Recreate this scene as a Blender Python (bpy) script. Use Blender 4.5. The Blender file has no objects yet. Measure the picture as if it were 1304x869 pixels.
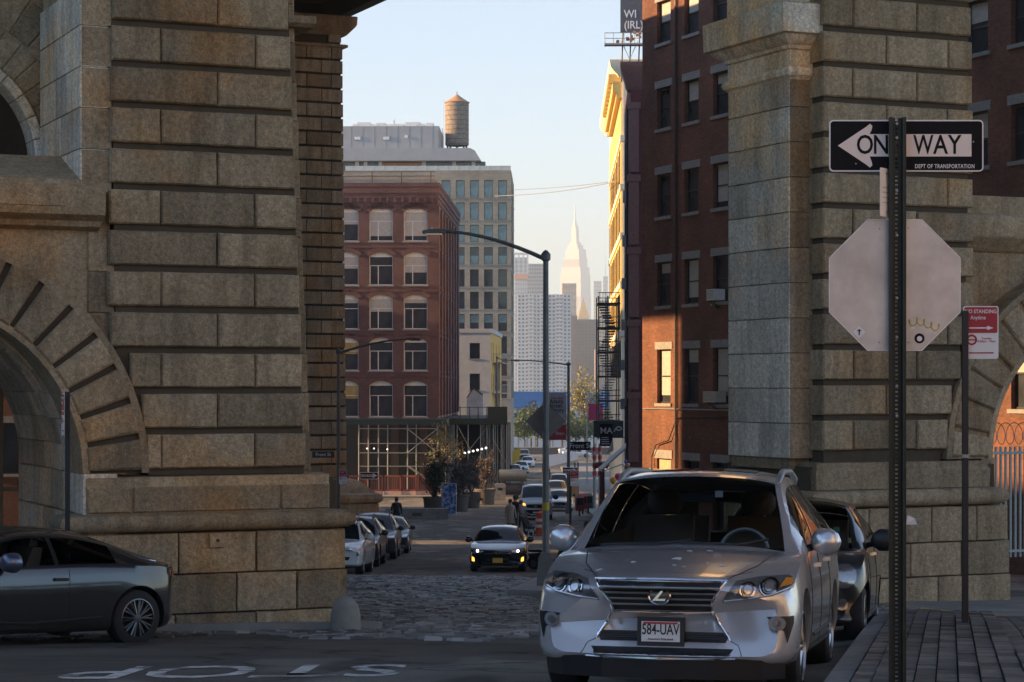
import bpy, bmesh, math, random
from mathutils import Vector, Matrix
from mathutils.bvhtree import BVHTree
R = math.radians
random.seed(7)
EYE = 14.0
F = 2790.0          # focal length in photo pixels (photo 1304 wide)
HZ = 491.0          # eye level in the photo
scene = bpy.context.scene
col = scene.collection
# ---------------- camera
cd = bpy.data.cameras.new('camera'); cam = bpy.data.objects.new('camera', cd); col.objects.link(cam)
cam.location = (0, 0, EYE); cam.rotation_euler = (R(90), 0, 0)
cd.sensor_width = 36; cd.lens = 36*F/1304; cd.shift_y = (HZ-434.5)/1304
cd.clip_start = .1; cd.clip_end = 30000
scene.camera = cam
# ---------------- sky and sun (low evening sun from the left)
SUN_AZ = R(-92)     # from +Y (view direction), negative = to the left
SUN_EL = R(14.5)
HAZE = .00023
world = bpy.data.worlds.new('World'); scene.world = world; world.use_nodes = True
nt = world.node_tree; nt.nodes.clear()
sky = nt.nodes.new('ShaderNodeTexSky'); sky.sky_type = 'NISHITA'; sky.sun_disc = False
sky.sun_elevation = SUN_EL; sky.sun_rotation = SUN_AZ
sky.altitude = 20; sky.air_density = 1.0; sky.dust_density = .1; sky.ozone_density = 4.0
bg = nt.nodes.new('ShaderNodeBackground'); bg.inputs['Strength'].default_value = .086
wo = nt.nodes.new('ShaderNodeOutputWorld')
hs = nt.nodes.new('ShaderNodeHueSaturation'); hs.inputs['Saturation'].default_value = .84
nt.links.new(sky.outputs[0], hs.inputs['Color']); nt.links.new(hs.outputs[0], bg.inputs['Color']); nt.links.new(bg.outputs[0], wo.inputs['Surface'])
sd = bpy.data.lights.new('sun', 'SUN'); sd.energy = 5.0; sd.angle = R(.5); sd.color = (1, .62, .30)
sun = bpy.data.objects.new('sun', sd); col.objects.link(sun)
sdir = Vector((math.sin(SUN_AZ)*math.cos(SUN_EL), math.cos(SUN_AZ)*math.cos(SUN_EL), math.sin(SUN_EL)))
sun.rotation_euler = sdir.to_track_quat('Z', 'Y').to_euler(); sun.location = (-40, 0, 60)
scene.view_settings.view_transform = 'Standard'; scene.view_settings.look = 'None'
scene.view_settings.exposure = 1.8; scene.view_settings.gamma = 1
scene.render.engine = 'CYCLES'
scene.cycles.max_bounces = 8; scene.cycles.diffuse_bounces = 4; scene.cycles.glossy_bounces = 3
scene.cycles.transparent_max_bounces = 8; scene.cycles.volume_bounces = 0
# ---------------- placement helpers
DROP = [(-80,-1.5),(-20,.2),(0,1.2),(10,1.8),(15,2.17),(20,2.55),(26,3.05),(30,3.35),(34,3.62),(50,4.7),(69,5.9),(90,6.75),(110,7.3),(133,8.1),
        (165,9.0),(200,9.8),(300,11.0),(400,12.0),(455,13.2),(470,17),(1150,17),(1170,13.5),(7000,12)]
def drop(y):
    for (a, da), (b, db) in zip(DROP, DROP[1:]):
        if y <= b: return da+(db-da)*(y-a)/(b-a)
    return DROP[-1][1]
def G(x, y):
    up = min(.25, max(0, .09*(x-1.4)))*max(0, min(1, (60-y)/20))
    return EYE-drop(y)+up
def W(px, Y): return (px-652)*Y/F
def ZP(py, Y): return EYE-(py-HZ)*Y/F

# ---------------- object helpers
def tag(o, label=None, cat=None, group=None, kind=None):
    if label: o['label'] = label
    if cat: o['category'] = cat
    if group: o['group'] = group
    if kind: o['kind'] = kind
    return o
def thing(name, label, cat, loc=(0,0,0), rz=0, group=None):
    o = bpy.data.objects.new(name, None); col.objects.link(o)
    o.location = loc; o.rotation_euler = (0,0,rz); o.empty_display_size = .2
    return tag(o, label, cat, group)
def obj(name, me, mat=None, parent=None, loc=None, rot=None, scale=None):
    if mat is not None and not me.materials: me.materials.append(mat)
    o = bpy.data.objects.new(name, me); col.objects.link(o)
    if parent is not None: o.parent = parent
    if loc is not None: o.location = loc
    if rot is not None: o.rotation_euler = rot
    if scale is not None: o.scale = scale
    return o
def copy_tree(o, parent=None):
    c = o.copy(); col.objects.link(c); c.parent = parent
    for ch in list(o.children): copy_tree(ch, c)
    return c

class MB:
    def __init__(s): s.v = []; s.f = []; s.m = []; s.mi = 0; s.xf = None
    def add(s, vs, fs):
        n = len(s.v)
        if s.xf is not None: vs = [tuple(s.xf @ Vector(p)) for p in vs]
        s.v += [tuple(p) for p in vs]
        for f in fs: s.f.append([i+n for i in f]); s.m.append(s.mi)
        return s
    def box(s, x0, x1, y0, y1, z0, z1):
        return s.add([(x0,y0,z0),(x1,y0,z0),(x1,y1,z0),(x0,y1,z0),(x0,y0,z1),(x1,y0,z1),(x1,y1,z1),(x0,y1,z1)],
            [(0,3,2,1),(4,5,6,7),(0,1,5,4),(1,2,6,5),(2,3,7,6),(3,0,4,7)])
    def quad(s, a, b, c, d): return s.add([a,b,c,d], [(0,1,2,3)])
    def chbox(s, x0, x1, y0, y1, z0, z1, c=.02):
        # box with its front (y0) face chamfered
        return s.add([(x0+c,y0,z0+c),(x1-c,y0,z0+c),(x1-c,y0,z1-c),(x0+c,y0,z1-c),
                      (x0,y0+c,z0),(x1,y0+c,z0),(x1,y0+c,z1),(x0,y0+c,z1),
                      (x0,y1,z0),(x1,y1,z0),(x1,y1,z1),(x0,y1,z1)],
            [(0,1,2,3),(4,5,1,0),(5,6,2,1),(6,7,3,2),(7,4,0,3),(8,9,5,4),(9,10,6,5),(10,11,7,6),(11,8,4,7),(11,10,9,8)])
    def prism(s, pts, y0, y1, plane='xz'):
        n = len(pts)
        mk = {'xz': lambda p, d: (p[0], d, p[1]), 'xy': lambda p, d: (p[0], p[1], d), 'yz': lambda p, d: (d, p[0], p[1])}[plane]
        vs = [mk(p, y0) for p in pts]+[mk(p, y1) for p in pts]
        fs = [list(range(n))[::-1], list(range(n, 2*n))]
        for i in range(n): fs.append([i, (i+1) % n, n+(i+1) % n, n+i])
        return s.add(vs, fs)
    def tube(s, p0, p1, r, n=8, r1=None, cap=True):
        p0 = Vector(p0); p1 = Vector(p1); d = (p1-p0)
        if d.length < 1e-6: return s
        q = d.to_track_quat('Z', 'Y'); r1 = r if r1 is None else r1
        vs = []
        for p, rr in ((p0, r), (p1, r1)):
            for i in range(n):
                a = 2*math.pi*i/n; vs.append(p+q @ Vector((rr*math.cos(a), rr*math.sin(a), 0)))
        fs = [(i, (i+1) % n, n+(i+1) % n, n+i) for i in range(n)]
        if cap: fs += [list(range(n))[::-1], list(range(n, 2*n))]
        return s.add(vs, fs)
    def path(s, pts, r, n=6):
        if not isinstance(r, (list, tuple)): r = [r]*len(pts)
        for i in range(len(pts)-1): s.tube(pts[i], pts[i+1], r[i], n, r[i+1])
        return s
    def lathe(s, prof, n=24, axis='z', c=(0,0,0)):
        vs = []; m = len(prof)
        for i in range(n):
            a = 2*math.pi*i/n; ca, sa = math.cos(a), math.sin(a)
            for (r, h) in prof:
                p = {'z': (r*ca, r*sa, h), 'x': (h, r*ca, r*sa), 'y': (r*sa, h, r*ca)}[axis]
                vs.append((p[0]+c[0], p[1]+c[1], p[2]+c[2]))
        fs = []
        for i in range(n):
            j = (i+1) % n
            for k in range(m-1): fs.append((i*m+k, j*m+k, j*m+k+1, i*m+k+1))
        return s.add(vs, fs)
    def mesh(s, name, mat=None, smooth=None):
        me = bpy.data.meshes.new(name); me.from_pydata(s.v, [], s.f); me.validate()
        if mat is not None:
            for m in (mat if isinstance(mat, (list, tuple)) else [mat]): me.materials.append(m)
            if isinstance(mat, (list, tuple)) and len(me.polygons) == len(s.m): me.polygons.foreach_set('material_index', s.m)
        bm = bmesh.new(); bm.from_mesh(me); bmesh.ops.recalc_face_normals(bm, faces=bm.faces); bm.to_mesh(me); bm.free()
        if smooth is not None:
            me.polygons.foreach_set('use_smooth', [True]*len(me.polygons)); me.set_sharp_from_angle(angle=R(smooth))
        return me
    def build(s, name, mat, parent=None, smooth=None, loc=None, rot=None):
        return obj(name, s.mesh(name, mat, smooth), None, parent, loc, rot)

def text_mesh(body, size, extrude=.002, align='CENTER', font_scale_x=1.0, spacing=1.0):
    cu = bpy.data.curves.new('lettering', 'FONT'); cu.body = body; cu.size = size; cu.extrude = extrude
    cu.align_x = align; cu.align_y = 'CENTER'; cu.space_character = spacing; cu.resolution_u = 3
    cu.offset = size*.012
    o = bpy.data.objects.new('lettering', cu); col.objects.link(o)
    bpy.context.view_layer.update()
    me = bpy.data.meshes.new_from_object(o.evaluated_get(bpy.context.evaluated_depsgraph_get()))
    bpy.data.objects.remove(o); bpy.data.curves.remove(cu)
    for v in me.vertices: v.co.x *= font_scale_x
    me.materials.clear()
    return me
def lettering(body, size, mat, parent, loc, rot=(R(90),0,0), sx=1.0, align='CENTER', spacing=1.0, name='lettering', ex=.002):
    # text stands in the xz plane and reads from -y
    return obj(name, text_mesh(body, size, ex, align, sx, spacing), mat, parent, loc, rot)

# ---------------- materials
MATS = {}
def nodes(name):
    m = bpy.data.materials.new(name); m.use_nodes = True
    nt = m.node_tree; b = nt.nodes['Principled BSDF']
    return m, nt, b
def N(nt, t, **kw):
    n = nt.nodes.new(t)
    for k, v in kw.items():
        if k in n.inputs: n.inputs[k].default_value = v
        else: setattr(n, k, v)
    return n
def coords(nt, kind='Object'):
    tc = N(nt, 'ShaderNodeTexCoord')
    return tc.outputs[kind]
def noise(nt, vec, scale, detail=4, rough=.6):
    n = N(nt, 'ShaderNodeTexNoise'); n.inputs['Scale'].default_value = scale; n.inputs['Detail'].default_value = detail
    n.inputs['Roughness'].default_value = rough; nt.links.new(vec, n.inputs['Vector']); return n.outputs['Fac']
def ramp(nt, fac, stops):
    r = N(nt, 'ShaderNodeValToRGB'); e = r.color_ramp.elements
    while len(e) < len(stops): e.new(.5)
    for i, (p, c) in enumerate(stops):
        e[i].position = p; e[i].color = (c[0], c[1], c[2], 1) if not isinstance(c, (int, float)) else (c, c, c, 1)
    nt.links.new(fac, r.inputs[0]); return r.outputs[0]
def mixc(nt, fac, a, b, mode='MIX'):
    m = N(nt, 'ShaderNodeMix', data_type='RGBA', blend_type=mode)
    for s, v in ((m.inputs[0], fac), (m.inputs[6], a), (m.inputs[7], b)):
        if hasattr(v, 'links'): nt.links.new(v, s)
        elif isinstance(v, (int, float)): s.default_value = v
        else: s.default_value = (v[0], v[1], v[2], 1)
    return m.outputs[2]
def bump(nt, b, h, strength=.3, dist=.02):
    bp = N(nt, 'ShaderNodeBump'); bp.inputs['Strength'].default_value = strength; bp.inputs['Distance'].default_value = dist
    nt.links.new(h, bp.inputs['Height']); nt.links.new(bp.outputs[0], b.inputs['Normal'])
def plain(name, c, rough=.6, metal=0, var=.15, scale=6, bmp=0, coat=0, rand=0):
    if name in MATS: return MATS[name]
    m, nt, b = nodes(name); v = coords(nt)
    f = noise(nt, v, scale)
    lo = tuple(x*(1-var) for x in c); hi = tuple(min(1, x*(1+var)) for x in c)
    cc = ramp(nt, f, [(.3, lo), (.7, hi)])
    if rand:
        oi = N(nt, 'ShaderNodeObjectInfo'); k = ramp(nt, oi.outputs['Random'], [(0, 1-rand), (1, 1+rand*.6)])
        cc = mixc(nt, 1, cc, k, 'MULTIPLY')
    nt.links.new(cc, b.inputs['Base Color'])
    b.inputs['Roughness'].default_value = rough; b.inputs['Metallic'].default_value = metal
    if coat: b.inputs['Coat Weight'].default_value = coat; b.inputs['Coat Roughness'].default_value = .04
    if bmp: bump(nt, b, noise(nt, v, scale*6, 6), bmp)
    MATS[name] = m; return m
def emit(name, c, strength):
    if name in MATS: return MATS[name]
    m, nt, b = nodes(name); b.inputs['Emission Color'].default_value = (*c, 1); b.inputs['Emission Strength'].default_value = strength
    b.inputs['Base Color'].default_value = (*c, 1); MATS[name] = m; return m
def stone(name, c, c2, bmp=.9, rand=.30, scale=3.0):
    # rough-tooled granite: speckle, soot streaks, rusty staining, one tone per block
    m, nt, b = nodes(name); tc = N(nt, 'ShaderNodeTexCoord'); oi = N(nt, 'ShaderNodeObjectInfo'); geo = N(nt, 'ShaderNodeNewGeometry')
    ad = N(nt, 'ShaderNodeVectorMath', operation='ADD'); sc = N(nt, 'ShaderNodeVectorMath', operation='SCALE'); sc.inputs['Scale'].default_value = 37
    nt.links.new(oi.outputs['Random'], sc.inputs[0]); nt.links.new(geo.outputs['Position'], ad.inputs[0]); nt.links.new(sc.outputs[0], ad.inputs[1])
    v = ad.outputs[0]
    base = ramp(nt, noise(nt, v, 1.1, 5), [(.3, c), (.7, c2)])
    spk = ramp(nt, noise(nt, v, 55, 3, .7), [(.35, .72), (.65, 1.22)])
    base = mixc(nt, 1, base, spk, 'MULTIPLY')
    base = mixc(nt, 1, base, ramp(nt, noise(nt, v, 17, 4, .75), [(.34, .68), (.66, 1.26)]), 'MULTIPLY')
    mp = N(nt, 'ShaderNodeMapping'); mp.inputs['Scale'].default_value = (3.5, 3.5, .5); nt.links.new(geo.outputs['Position'], mp.inputs[0])
    soot = ramp(nt, noise(nt, mp.outputs[0], 1.0, 6, .65), [(.36, .38), (.54, 1.0)])
    base = mixc(nt, .5, base, soot, 'MULTIPLY')
    rust = ramp(nt, noise(nt, geo.outputs['Position'], .42, 4), [(.5, 0), (.68, 1)])
    base = mixc(nt, rust, base, mixc(nt, 1, base, (1.25, .93, .62), 'MULTIPLY'))
    k = ramp(nt, oi.outputs['Random'], [(0, 1-rand), (.5, 1), (1, 1+rand*.5)])
    base = mixc(nt, 1, base, k, 'MULTIPLY')
    nt.links.new(base, b.inputs['Base Color']); b.inputs['Roughness'].default_value = .85
    h1 = noise(nt, v, 20, 7, .75); h2 = noise(nt, v, 7, 4)
    ma = N(nt, 'ShaderNodeMath', operation='ADD'); nt.links.new(h1, ma.inputs[0]); nt.links.new(h2, ma.inputs[1])
    bump(nt, b, ma.outputs[0], bmp, .03)
    MATS[name] = m; return m
def brick(name, c1, c2, mortar, bw=.21, bh=.075, dirt=.5, msz=.009):
    m, nt, b = nodes(name); v = coords(nt)
    sp = N(nt, 'ShaderNodeSeparateXYZ'); nt.links.new(v, sp.inputs[0])
    ad = N(nt, 'ShaderNodeMath', operation='ADD'); nt.links.new(sp.outputs[0], ad.inputs[0]); nt.links.new(sp.outputs[1], ad.inputs[1])
    cb = N(nt, 'ShaderNodeCombineXYZ'); nt.links.new(ad.outputs[0], cb.inputs[0]); nt.links.new(sp.outputs[2], cb.inputs[1])
    br = N(nt, 'ShaderNodeTexBrick'); nt.links.new(cb.outputs[0], br.inputs['Vector'])
    for k, x in (('Color1', c1), ('Color2', c2), ('Mortar', mortar)): br.inputs[k].default_value = (*x, 1)
    br.inputs['Scale'].default_value = 1; br.inputs['Brick Width'].default_value = bw; br.inputs['Row Height'].default_value = bh
    br.inputs['Mortar Size'].default_value = msz; br.inputs['Mortar Smooth'].default_value = .2; br.inputs['Bias'].default_value = 0
    dd = ramp(nt, noise(nt, v, .35, 6, .65), [(.3, 1-dirt), (.65, 1.1)])
    fine = ramp(nt, noise(nt, v, 9, 4), [(.3, .75), (.7, 1.2)])
    cc = mixc(nt, 1, mixc(nt, 1, br.outputs['Color'], dd, 'MULTIPLY'), fine, 'MULTIPLY')
    nt.links.new(cc, b.inputs['Base Color']); b.inputs['Roughness'].default_value = .88
    iv = N(nt, 'ShaderNodeMath', operation='SUBTRACT'); iv.inputs[0].default_value = 1; nt.links.new(br.outputs['Fac'], iv.inputs[1])
    bump(nt, b, iv.outputs[0], .5, .01)
    MATS[name] = m; return m
def glass_dark(name, c=(.02,.025,.03), rough=.06):
    if name in MATS: return MATS[name]
    m, nt, b = nodes(name); v = coords(nt)
    cc = ramp(nt, noise(nt, v, .9, 2), [(.35, c), (.7, tuple(x*1.8 for x in c))])
    nt.links.new(cc, b.inputs['Base Color']); b.inputs['Roughness'].default_value = rough; b.inputs['IOR'].default_value = 1.52
    bump(nt, b, noise(nt, v, 1.5, 2), .04, .05)
    MATS[name] = m; return m
def glass_clear(name, tint=(.55,.6,.6)):
    m = bpy.data.materials.new(name); m.use_nodes = True; nt = m.node_tree; nt.nodes.clear()
    o = N(nt, 'ShaderNodeOutputMaterial'); t = N(nt, 'ShaderNodeBsdfTransparent'); g = N(nt, 'ShaderNodeBsdfGlossy'); x = N(nt, 'ShaderNodeMixShader')
    t.inputs[0].default_value = (*tint, 1); g.inputs['Roughness'].default_value = .02
    fr = N(nt, 'ShaderNodeFresnel'); fr.inputs[0].default_value = 1.5
    nt.links.new(fr.outputs[0], x.inputs[0]); nt.links.new(t.outputs[0], x.inputs[1]); nt.links.new(g.outputs[0], x.inputs[2]); nt.links.new(x.outputs[0], o.inputs[0])
    MATS[name] = m; return m
def paint(name, c, metal=.0, rough=.32, coat=1.0, dust=.08):
    m, nt, b = nodes(name); v = coords(nt)
    d = ramp(nt, noise(nt, v, .9, 2, .5), [(.3, 0), (.85, dust)])
    cc = mixc(nt, d, c, (.32,.30,.27)); nt.links.new(cc, b.inputs['Base Color'])
    b.inputs['Roughness'].default_value = rough
    b.inputs['Metallic'].default_value = metal; b.inputs['Coat Weight'].default_value = coat; b.inputs['Coat Roughness'].default_value = .06
    MATS[name] = m; return m
STONE = stone('granite', (.36,.272,.158), (.52,.405,.258))
STONE2 = stone('granite_smooth', (.34,.26,.155), (.46,.36,.232), bmp=.4)
STONEG = stone('granite_grey', (.68,.61,.48), (.84,.77,.63), bmp=.35)  # lighter copy of the granite: side light put into the colour
JOINT = plain('joint_shadow', (.085,.065,.042), .95, bmp=.3)
CONC = plain('concrete', (.33,.32,.30), .9, var=.25, scale=3, bmp=.25)
STEEL = plain('dark_steel', (.05,.052,.05), .6, .3, bmp=.15)
GALV = plain('galvanised_steel', (.33,.35,.35), .5, .6, scale=8)
POSTG = plain('post_green_steel', (.028,.036,.031), .45, .4, scale=14)
BLACK = plain('black_paint', (.018,.018,.02), .5)
RUBBER = plain('rubber', (.02,.02,.02), .85, scale=20)
WHITE = plain('white_paint', (.78,.77,.74), .6, var=.06)
CHROME = plain('chrome', (.75,.76,.78), .12, 1.0, var=.04)
REDP = plain('red_paint', (.50,.045,.06), .5)
# ---------------- ground
def asphalt(name, lo, hi, patch=.45):
    m, nt, b = nodes(name); g = N(nt, 'ShaderNodeNewGeometry'); v = g.outputs['Position']
    base = ramp(nt, noise(nt, v, .55, 6, .6), [(.35, lo), (.65, hi)])
    mp = N(nt, 'ShaderNodeMapping'); mp.inputs['Scale'].default_value = (.22, .06, .2); nt.links.new(v, mp.inputs[0])
    pt = ramp(nt, noise(nt, mp.outputs[0], 1.5, 3), [(.48, 1-patch), (.52, 1.0)])
    base = mixc(nt, 1, base, pt, 'MULTIPLY')
    grit = ramp(nt, noise(nt, v, 60, 3, .7), [(.3, .65), (.7, 1.35)])
    base = mixc(nt, 1, base, grit, 'MULTIPLY')
    vo = N(nt, 'ShaderNodeTexVoronoi', feature='DISTANCE_TO_EDGE'); vo.inputs['Scale'].default_value = .33
    wn = N(nt, 'ShaderNodeTexNoise'); wn.inputs['Scale'].default_value = .8; wn.inputs['Detail'].default_value = 5; nt.links.new(v, wn.inputs['Vector'])
    ws = N(nt, 'ShaderNodeVectorMath', operation='SCALE'); ws.inputs['Scale'].default_value = 2.2; nt.links.new(wn.outputs['Color'], ws.inputs[0])
    wa = N(nt, 'ShaderNodeVectorMath', operation='ADD'); nt.links.new(v, wa.inputs[0]); nt.links.new(ws.outputs[0], wa.inputs[1]); nt.links.new(wa.outputs[0], vo.inputs['Vector'])
    cr = ramp(nt, vo.outputs['Distance'], [(0, .25), (.03, 1)])
    base = mixc(nt, .8, base, cr, 'MULTIPLY')
    nt.links.new(base, b.inputs['Base Color'])
    rr = ramp(nt, noise(nt, v, .9, 5), [(.3, .72), (.7, .95)]); nt.links.new(rr, b.inputs['Roughness']); b.inputs['Specular IOR Level'].default_value = .3
    bump(nt, b, noise(nt, v, 45, 5, .7), .5, .02)
    MATS[name] = m; return m
ASPH = asphalt('asphalt', (.145,.133,.112), (.250,.232,.196))
def sheet(name, xs, ys, dz, mat, kind='structure', f=G):
    mb = MB(); nx = len(xs)
    vs = [(x, y, f(x, y)+dz) for y in ys for x in xs]
    fs = [(j*nx+i, j*nx+i+1, (j+1)*nx+i+1, (j+1)*nx+i) for j in range(len(ys)-1) for i in range(nx-1)]
    mb.add(vs, fs); o = mb.build(name, mat, smooth=30); o['kind'] = kind; return o
xs = [-3000,-800,-300,-120,-60,-30,-15,-8,-4,-2,0,1.4,2.1,2.8,3.5,4.18,6,9,15,30,60,120,300,800,3000]
ys = [-80,-60,-40,-20,-10,-5,0,5,10,12.5,15,17.5,20,23,26,28,30,32,34,38,42,46,50,55,60,64,69,75,80,85,90,100,110,120,133,150,165,180,200,250,300,350,400,455,470,800,1150,1170,2500,7000]
ground = sheet('ground', xs, ys, 0, ASPH)
# river beyond the end of the street
WATER = plain('river_water', (.06,.09,.11), .15, 0, scale=.05, bmp=.3)
mb = MB(); mb.quad((-3000,456,EYE-14.6),(3000,456,EYE-14.6),(3000,1168,EYE-14.6),(-3000,1168,EYE-14.6)); o = mb.build('river', WATER); o['kind'] = 'structure'
# cobblestone paving of the street under the bridge
def cobble_mat():
    m, nt, b = nodes('cobble'); g = N(nt, 'ShaderNodeNewGeometry')
    c = ramp(nt, g.outputs['Random Per Island'], [(0, (.06,.059,.056)), (.6, (.16,.157,.147)), (1, (.36,.35,.33))])  # random tone per stone, range widened to imitate glints off the paving
    gr = ramp(nt, noise(nt, g.outputs['Position'], .5, 5), [(.35, .6), (.65, 1.2)])
    nt.links.new(mixc(nt, 1, c, gr, 'MULTIPLY'), b.inputs['Base Color']); b.inputs['Roughness'].default_value = .55
    bump(nt, b, noise(nt, g.outputs['Position'], 30, 4), .4, .01); MATS['cobble'] = m; return m
COB = cobble_mat()
rc = random.Random(3); mb = MB(); y = 25.5; row = 0
while y < 66.5:
    dp = rc.uniform(.17, .22)
    x = -7.5+rc.uniform(0, .25)
    while x < 6.5:
        w = rc.uniform(.2, .34)
        e1 = -6.6+.6*math.sin(y*.31)+.5*math.sin(y*1.1); e2 = 5.4+.5*math.sin(y*.5)
        near = 27.2+.9*math.sin(x*1.3)+.5*math.sin(x*3.1); far = 64.5+.6*math.sin(x*.9)
        hole = math.sin(x*.9+1.3)*math.sin(y*.33)+.45*math.sin(x*2.3+y*.7) > .95
        if e1 < x < e2 and near < y < far and not hole and rc.random() > .03:
            z = G(x, y)+rc.uniform(.006, .034); t = rc.uniform(-.012, .012); t2 = rc.uniform(-.008, .008); g_ = .012; c_ = .022
            x0, x1, y0, y1 = x+g_, x+w-g_, y+g_, y+dp-g_
            mb.add([(x0,y0,z-.07),(x1,y0,z-.07),(x1,y1,z-.07),(x0,y1,z-.07),(x0+c_,y0+c_,z-t+t2),(x1-c_,y0+c_,z+t+t2),(x1-c_,y1-c_,z+t-t2),(x0+c_,y1-c_,z-t-t2)],
                   [(4,5,6,7),(0,1,5,4),(1,2,6,5),(2,3,7,6),(3,0,4,7)])
        x += w
    y += dp; row += 1
o = mb.build('cobblestones', COB); tag(o, 'worn grey cobblestone paving across the street under the bridge', 'cobblestones', kind='stuff')
# lettering painted on the foreground asphalt, worn, facing the oncoming traffic
def worn_paint(name, c, thr=.5, scale=3):
    m, nt, b = nodes(name); g = N(nt, 'ShaderNodeNewGeometry'); v = g.outputs['Position']
    f = ramp(nt, noise(nt, v, scale, 7, .72), [(thr-.06, 0), (thr+.05, 1)])
    nt.links.new(mixc(nt, f, c, (.15,.145,.13)), b.inputs['Base Color']); b.inputs['Roughness'].default_value = .8; MATS[name] = m; return m
me = text_mesh('STOP', 1.0, 0)
bm = bmesh.new(); bm.from_mesh(me); bmesh.ops.triangulate(bm, faces=bm.faces); bmesh.ops.subdivide_edges(bm, edges=[e for e in bm.edges if e.calc_length() > .25], cuts=2); bm.to_mesh(me); bm.free()
mnx = min(v.co.x for v in me.vertices); mxx = max(v.co.x for v in me.vertices); mny = min(v.co.y for v in me.vertices); mxy = max(v.co.y for v in me.vertices)
for v in me.vertices:
    x = -.95-(v.co.x-mnx)/(mxx-mnx)*2.8; y = 19.9-(v.co.y-mny)/(mxy-mny)*2.0+(x+2)*.16
    v.co = (x, y, G(x, y)+.005)
me.flip_normals()
o = obj('road_lettering', me, worn_paint('worn_white_paint', (.66,.66,.62), .52, 2.2)); o['kind'] = 'structure'
# right-hand kerb and paver sidewalk
KA = R(11.3); kd = Vector((math.sin(KA), math.cos(KA))); kn = Vector((math.cos(KA), -math.sin(KA))); K0 = Vector((2.3, 15.6))
def kp(s, t): p = K0+kd*s+kn*t; return p.x, p.y
def paver_mat():
    m, nt, b = nodes('paver'); g = N(nt, 'ShaderNodeNewGeometry'); oi = N(nt, 'ShaderNodeObjectInfo')
    ma = N(nt, 'ShaderNodeMath', operation='ADD'); nt.links.new(g.outputs['Random Per Island'], ma.inputs[0]); nt.links.new(oi.outputs['Random'], ma.inputs[1])
    fr = N(nt, 'ShaderNodeMath', operation='FRACT'); nt.links.new(ma.outputs[0], fr.inputs[0])
    c = ramp(nt, fr.outputs[0], [(0, (.055,.051,.046)), (.5, (.105,.098,.088)), (1, (.17,.158,.14))])
    d = ramp(nt, noise(nt, g.outputs['Position'], 9, 5), [(.3, .7), (.7, 1.25)])
    nt.links.new(mixc(nt, 1, c, d, 'MULTIPLY'), b.inputs['Base Color']); b.inputs['Roughness'].default_value = .8
    bump(nt, b, noise(nt, g.outputs['Position'], 50, 4), .4, .01); MATS['paver'] = m; return m
PAVE = paver_mat()
KERB = plain('kerb_granite', (.22,.215,.205), .8, var=.25, scale=8, bmp=.3, rand=.2)
walk = MB()
def far_s(t): return 9.6-1.0*t     # far end of the pavers
ns = 34; ST = [-9+i*(18.6/ns) for i in range(ns+1)]
vs = []; fs = []
TT = [.02, 1.2, 2.4, 3.6, 4.8, 6.0]
for i in range(len(ST)):
    for t in TT:
        s = -9+(far_s(t)+9)*i/ns; x, y = kp(s, t); vs.append((x, y, G(x, y)+.118))
for i in range(ns):
    for j in range(len(TT)-1): a = i*len(TT)+j; fs.append((a, a+1, a+len(TT)+1, a+len(TT)))
walk.add(vs, fs); side = walk.build('sidewalk', JOINT); side['kind'] = 'structure'
def proj(p): return 652+F*p[0]/p[1], HZ-F*(p[2]-EYE)/p[1]
pvm = {}
rest = MB(); rc = random.Random(5); npv = 0
ci = 0; t = .2
while t < 5.6:
    s = -9+(ci % 2)*.16+rc.uniform(-.03, .03)
    while s+.32 < far_s(t)-.05:
        x, y = kp(s+.16, t+.065); z = G(x, y)+.125
        px, py = proj((x, y, z))
        zs = [G(*kp(s+.16+e, t+.065))+.125 for e in (-.2, .2)]
        w_, l_ = .120, .309
        if -20 < px < 1320 and py < 885:
            key = 'p'
            if key not in pvm:
                q = MB(); q.xf = Matrix.Rotation(R(90), 4, 'X'); q.chbox(-w_/2, w_/2, -.012, .05, -l_/2, l_/2, .008); q.xf = None
                pvm[key] = q.mesh('paver', PAVE)
            if npv < 300:
                o = obj('paver', pvm[key], None, side, (x, y, z-.006+rc.uniform(-.004, .005)), (math.atan2(zs[1]-zs[0], .4)+rc.uniform(-.012,.012), rc.uniform(-.012,.012), -KA))
                npv += 1
                s += .32; continue
        c4 = [kp(s+.006, t+.005), kp(s+.006, t+.125), kp(s+.314, t+.125), kp(s+.314, t+.005)]
        rest.add([(a, b_, G(a, b_)+.127) for a, b_ in c4], [(0,1,2,3)])
        s += .32
    t += .13; ci += 1
if rest.v: o = rest.build('paver_field', PAVE, side); o['kind'] = 'stuff'
for i in range(13):      # kerb stones
    s0 = -9+i*1.43; mbk = MB(); p = [kp(s0+.006, 0), kp(s0+.006, .17), kp(s0+1.424, .17), kp(s0+1.424, 0)]
    zt = [G(*q)+.135 for q in p]; zb = [G(*q)-.05 for q in p]
    mbk.add([(q[0], q[1], z) for q, z in zip(p, zb)]+[(q[0], q[1], z) for q, z in zip(p, zt)], [(0,3,2,1),(4,5,6,7),(0,1,5,4),(1,2,6,5),(2,3,7,6),(3,0,4,7)])
    mbk.build('kerb_stone', KERB, side)
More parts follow.
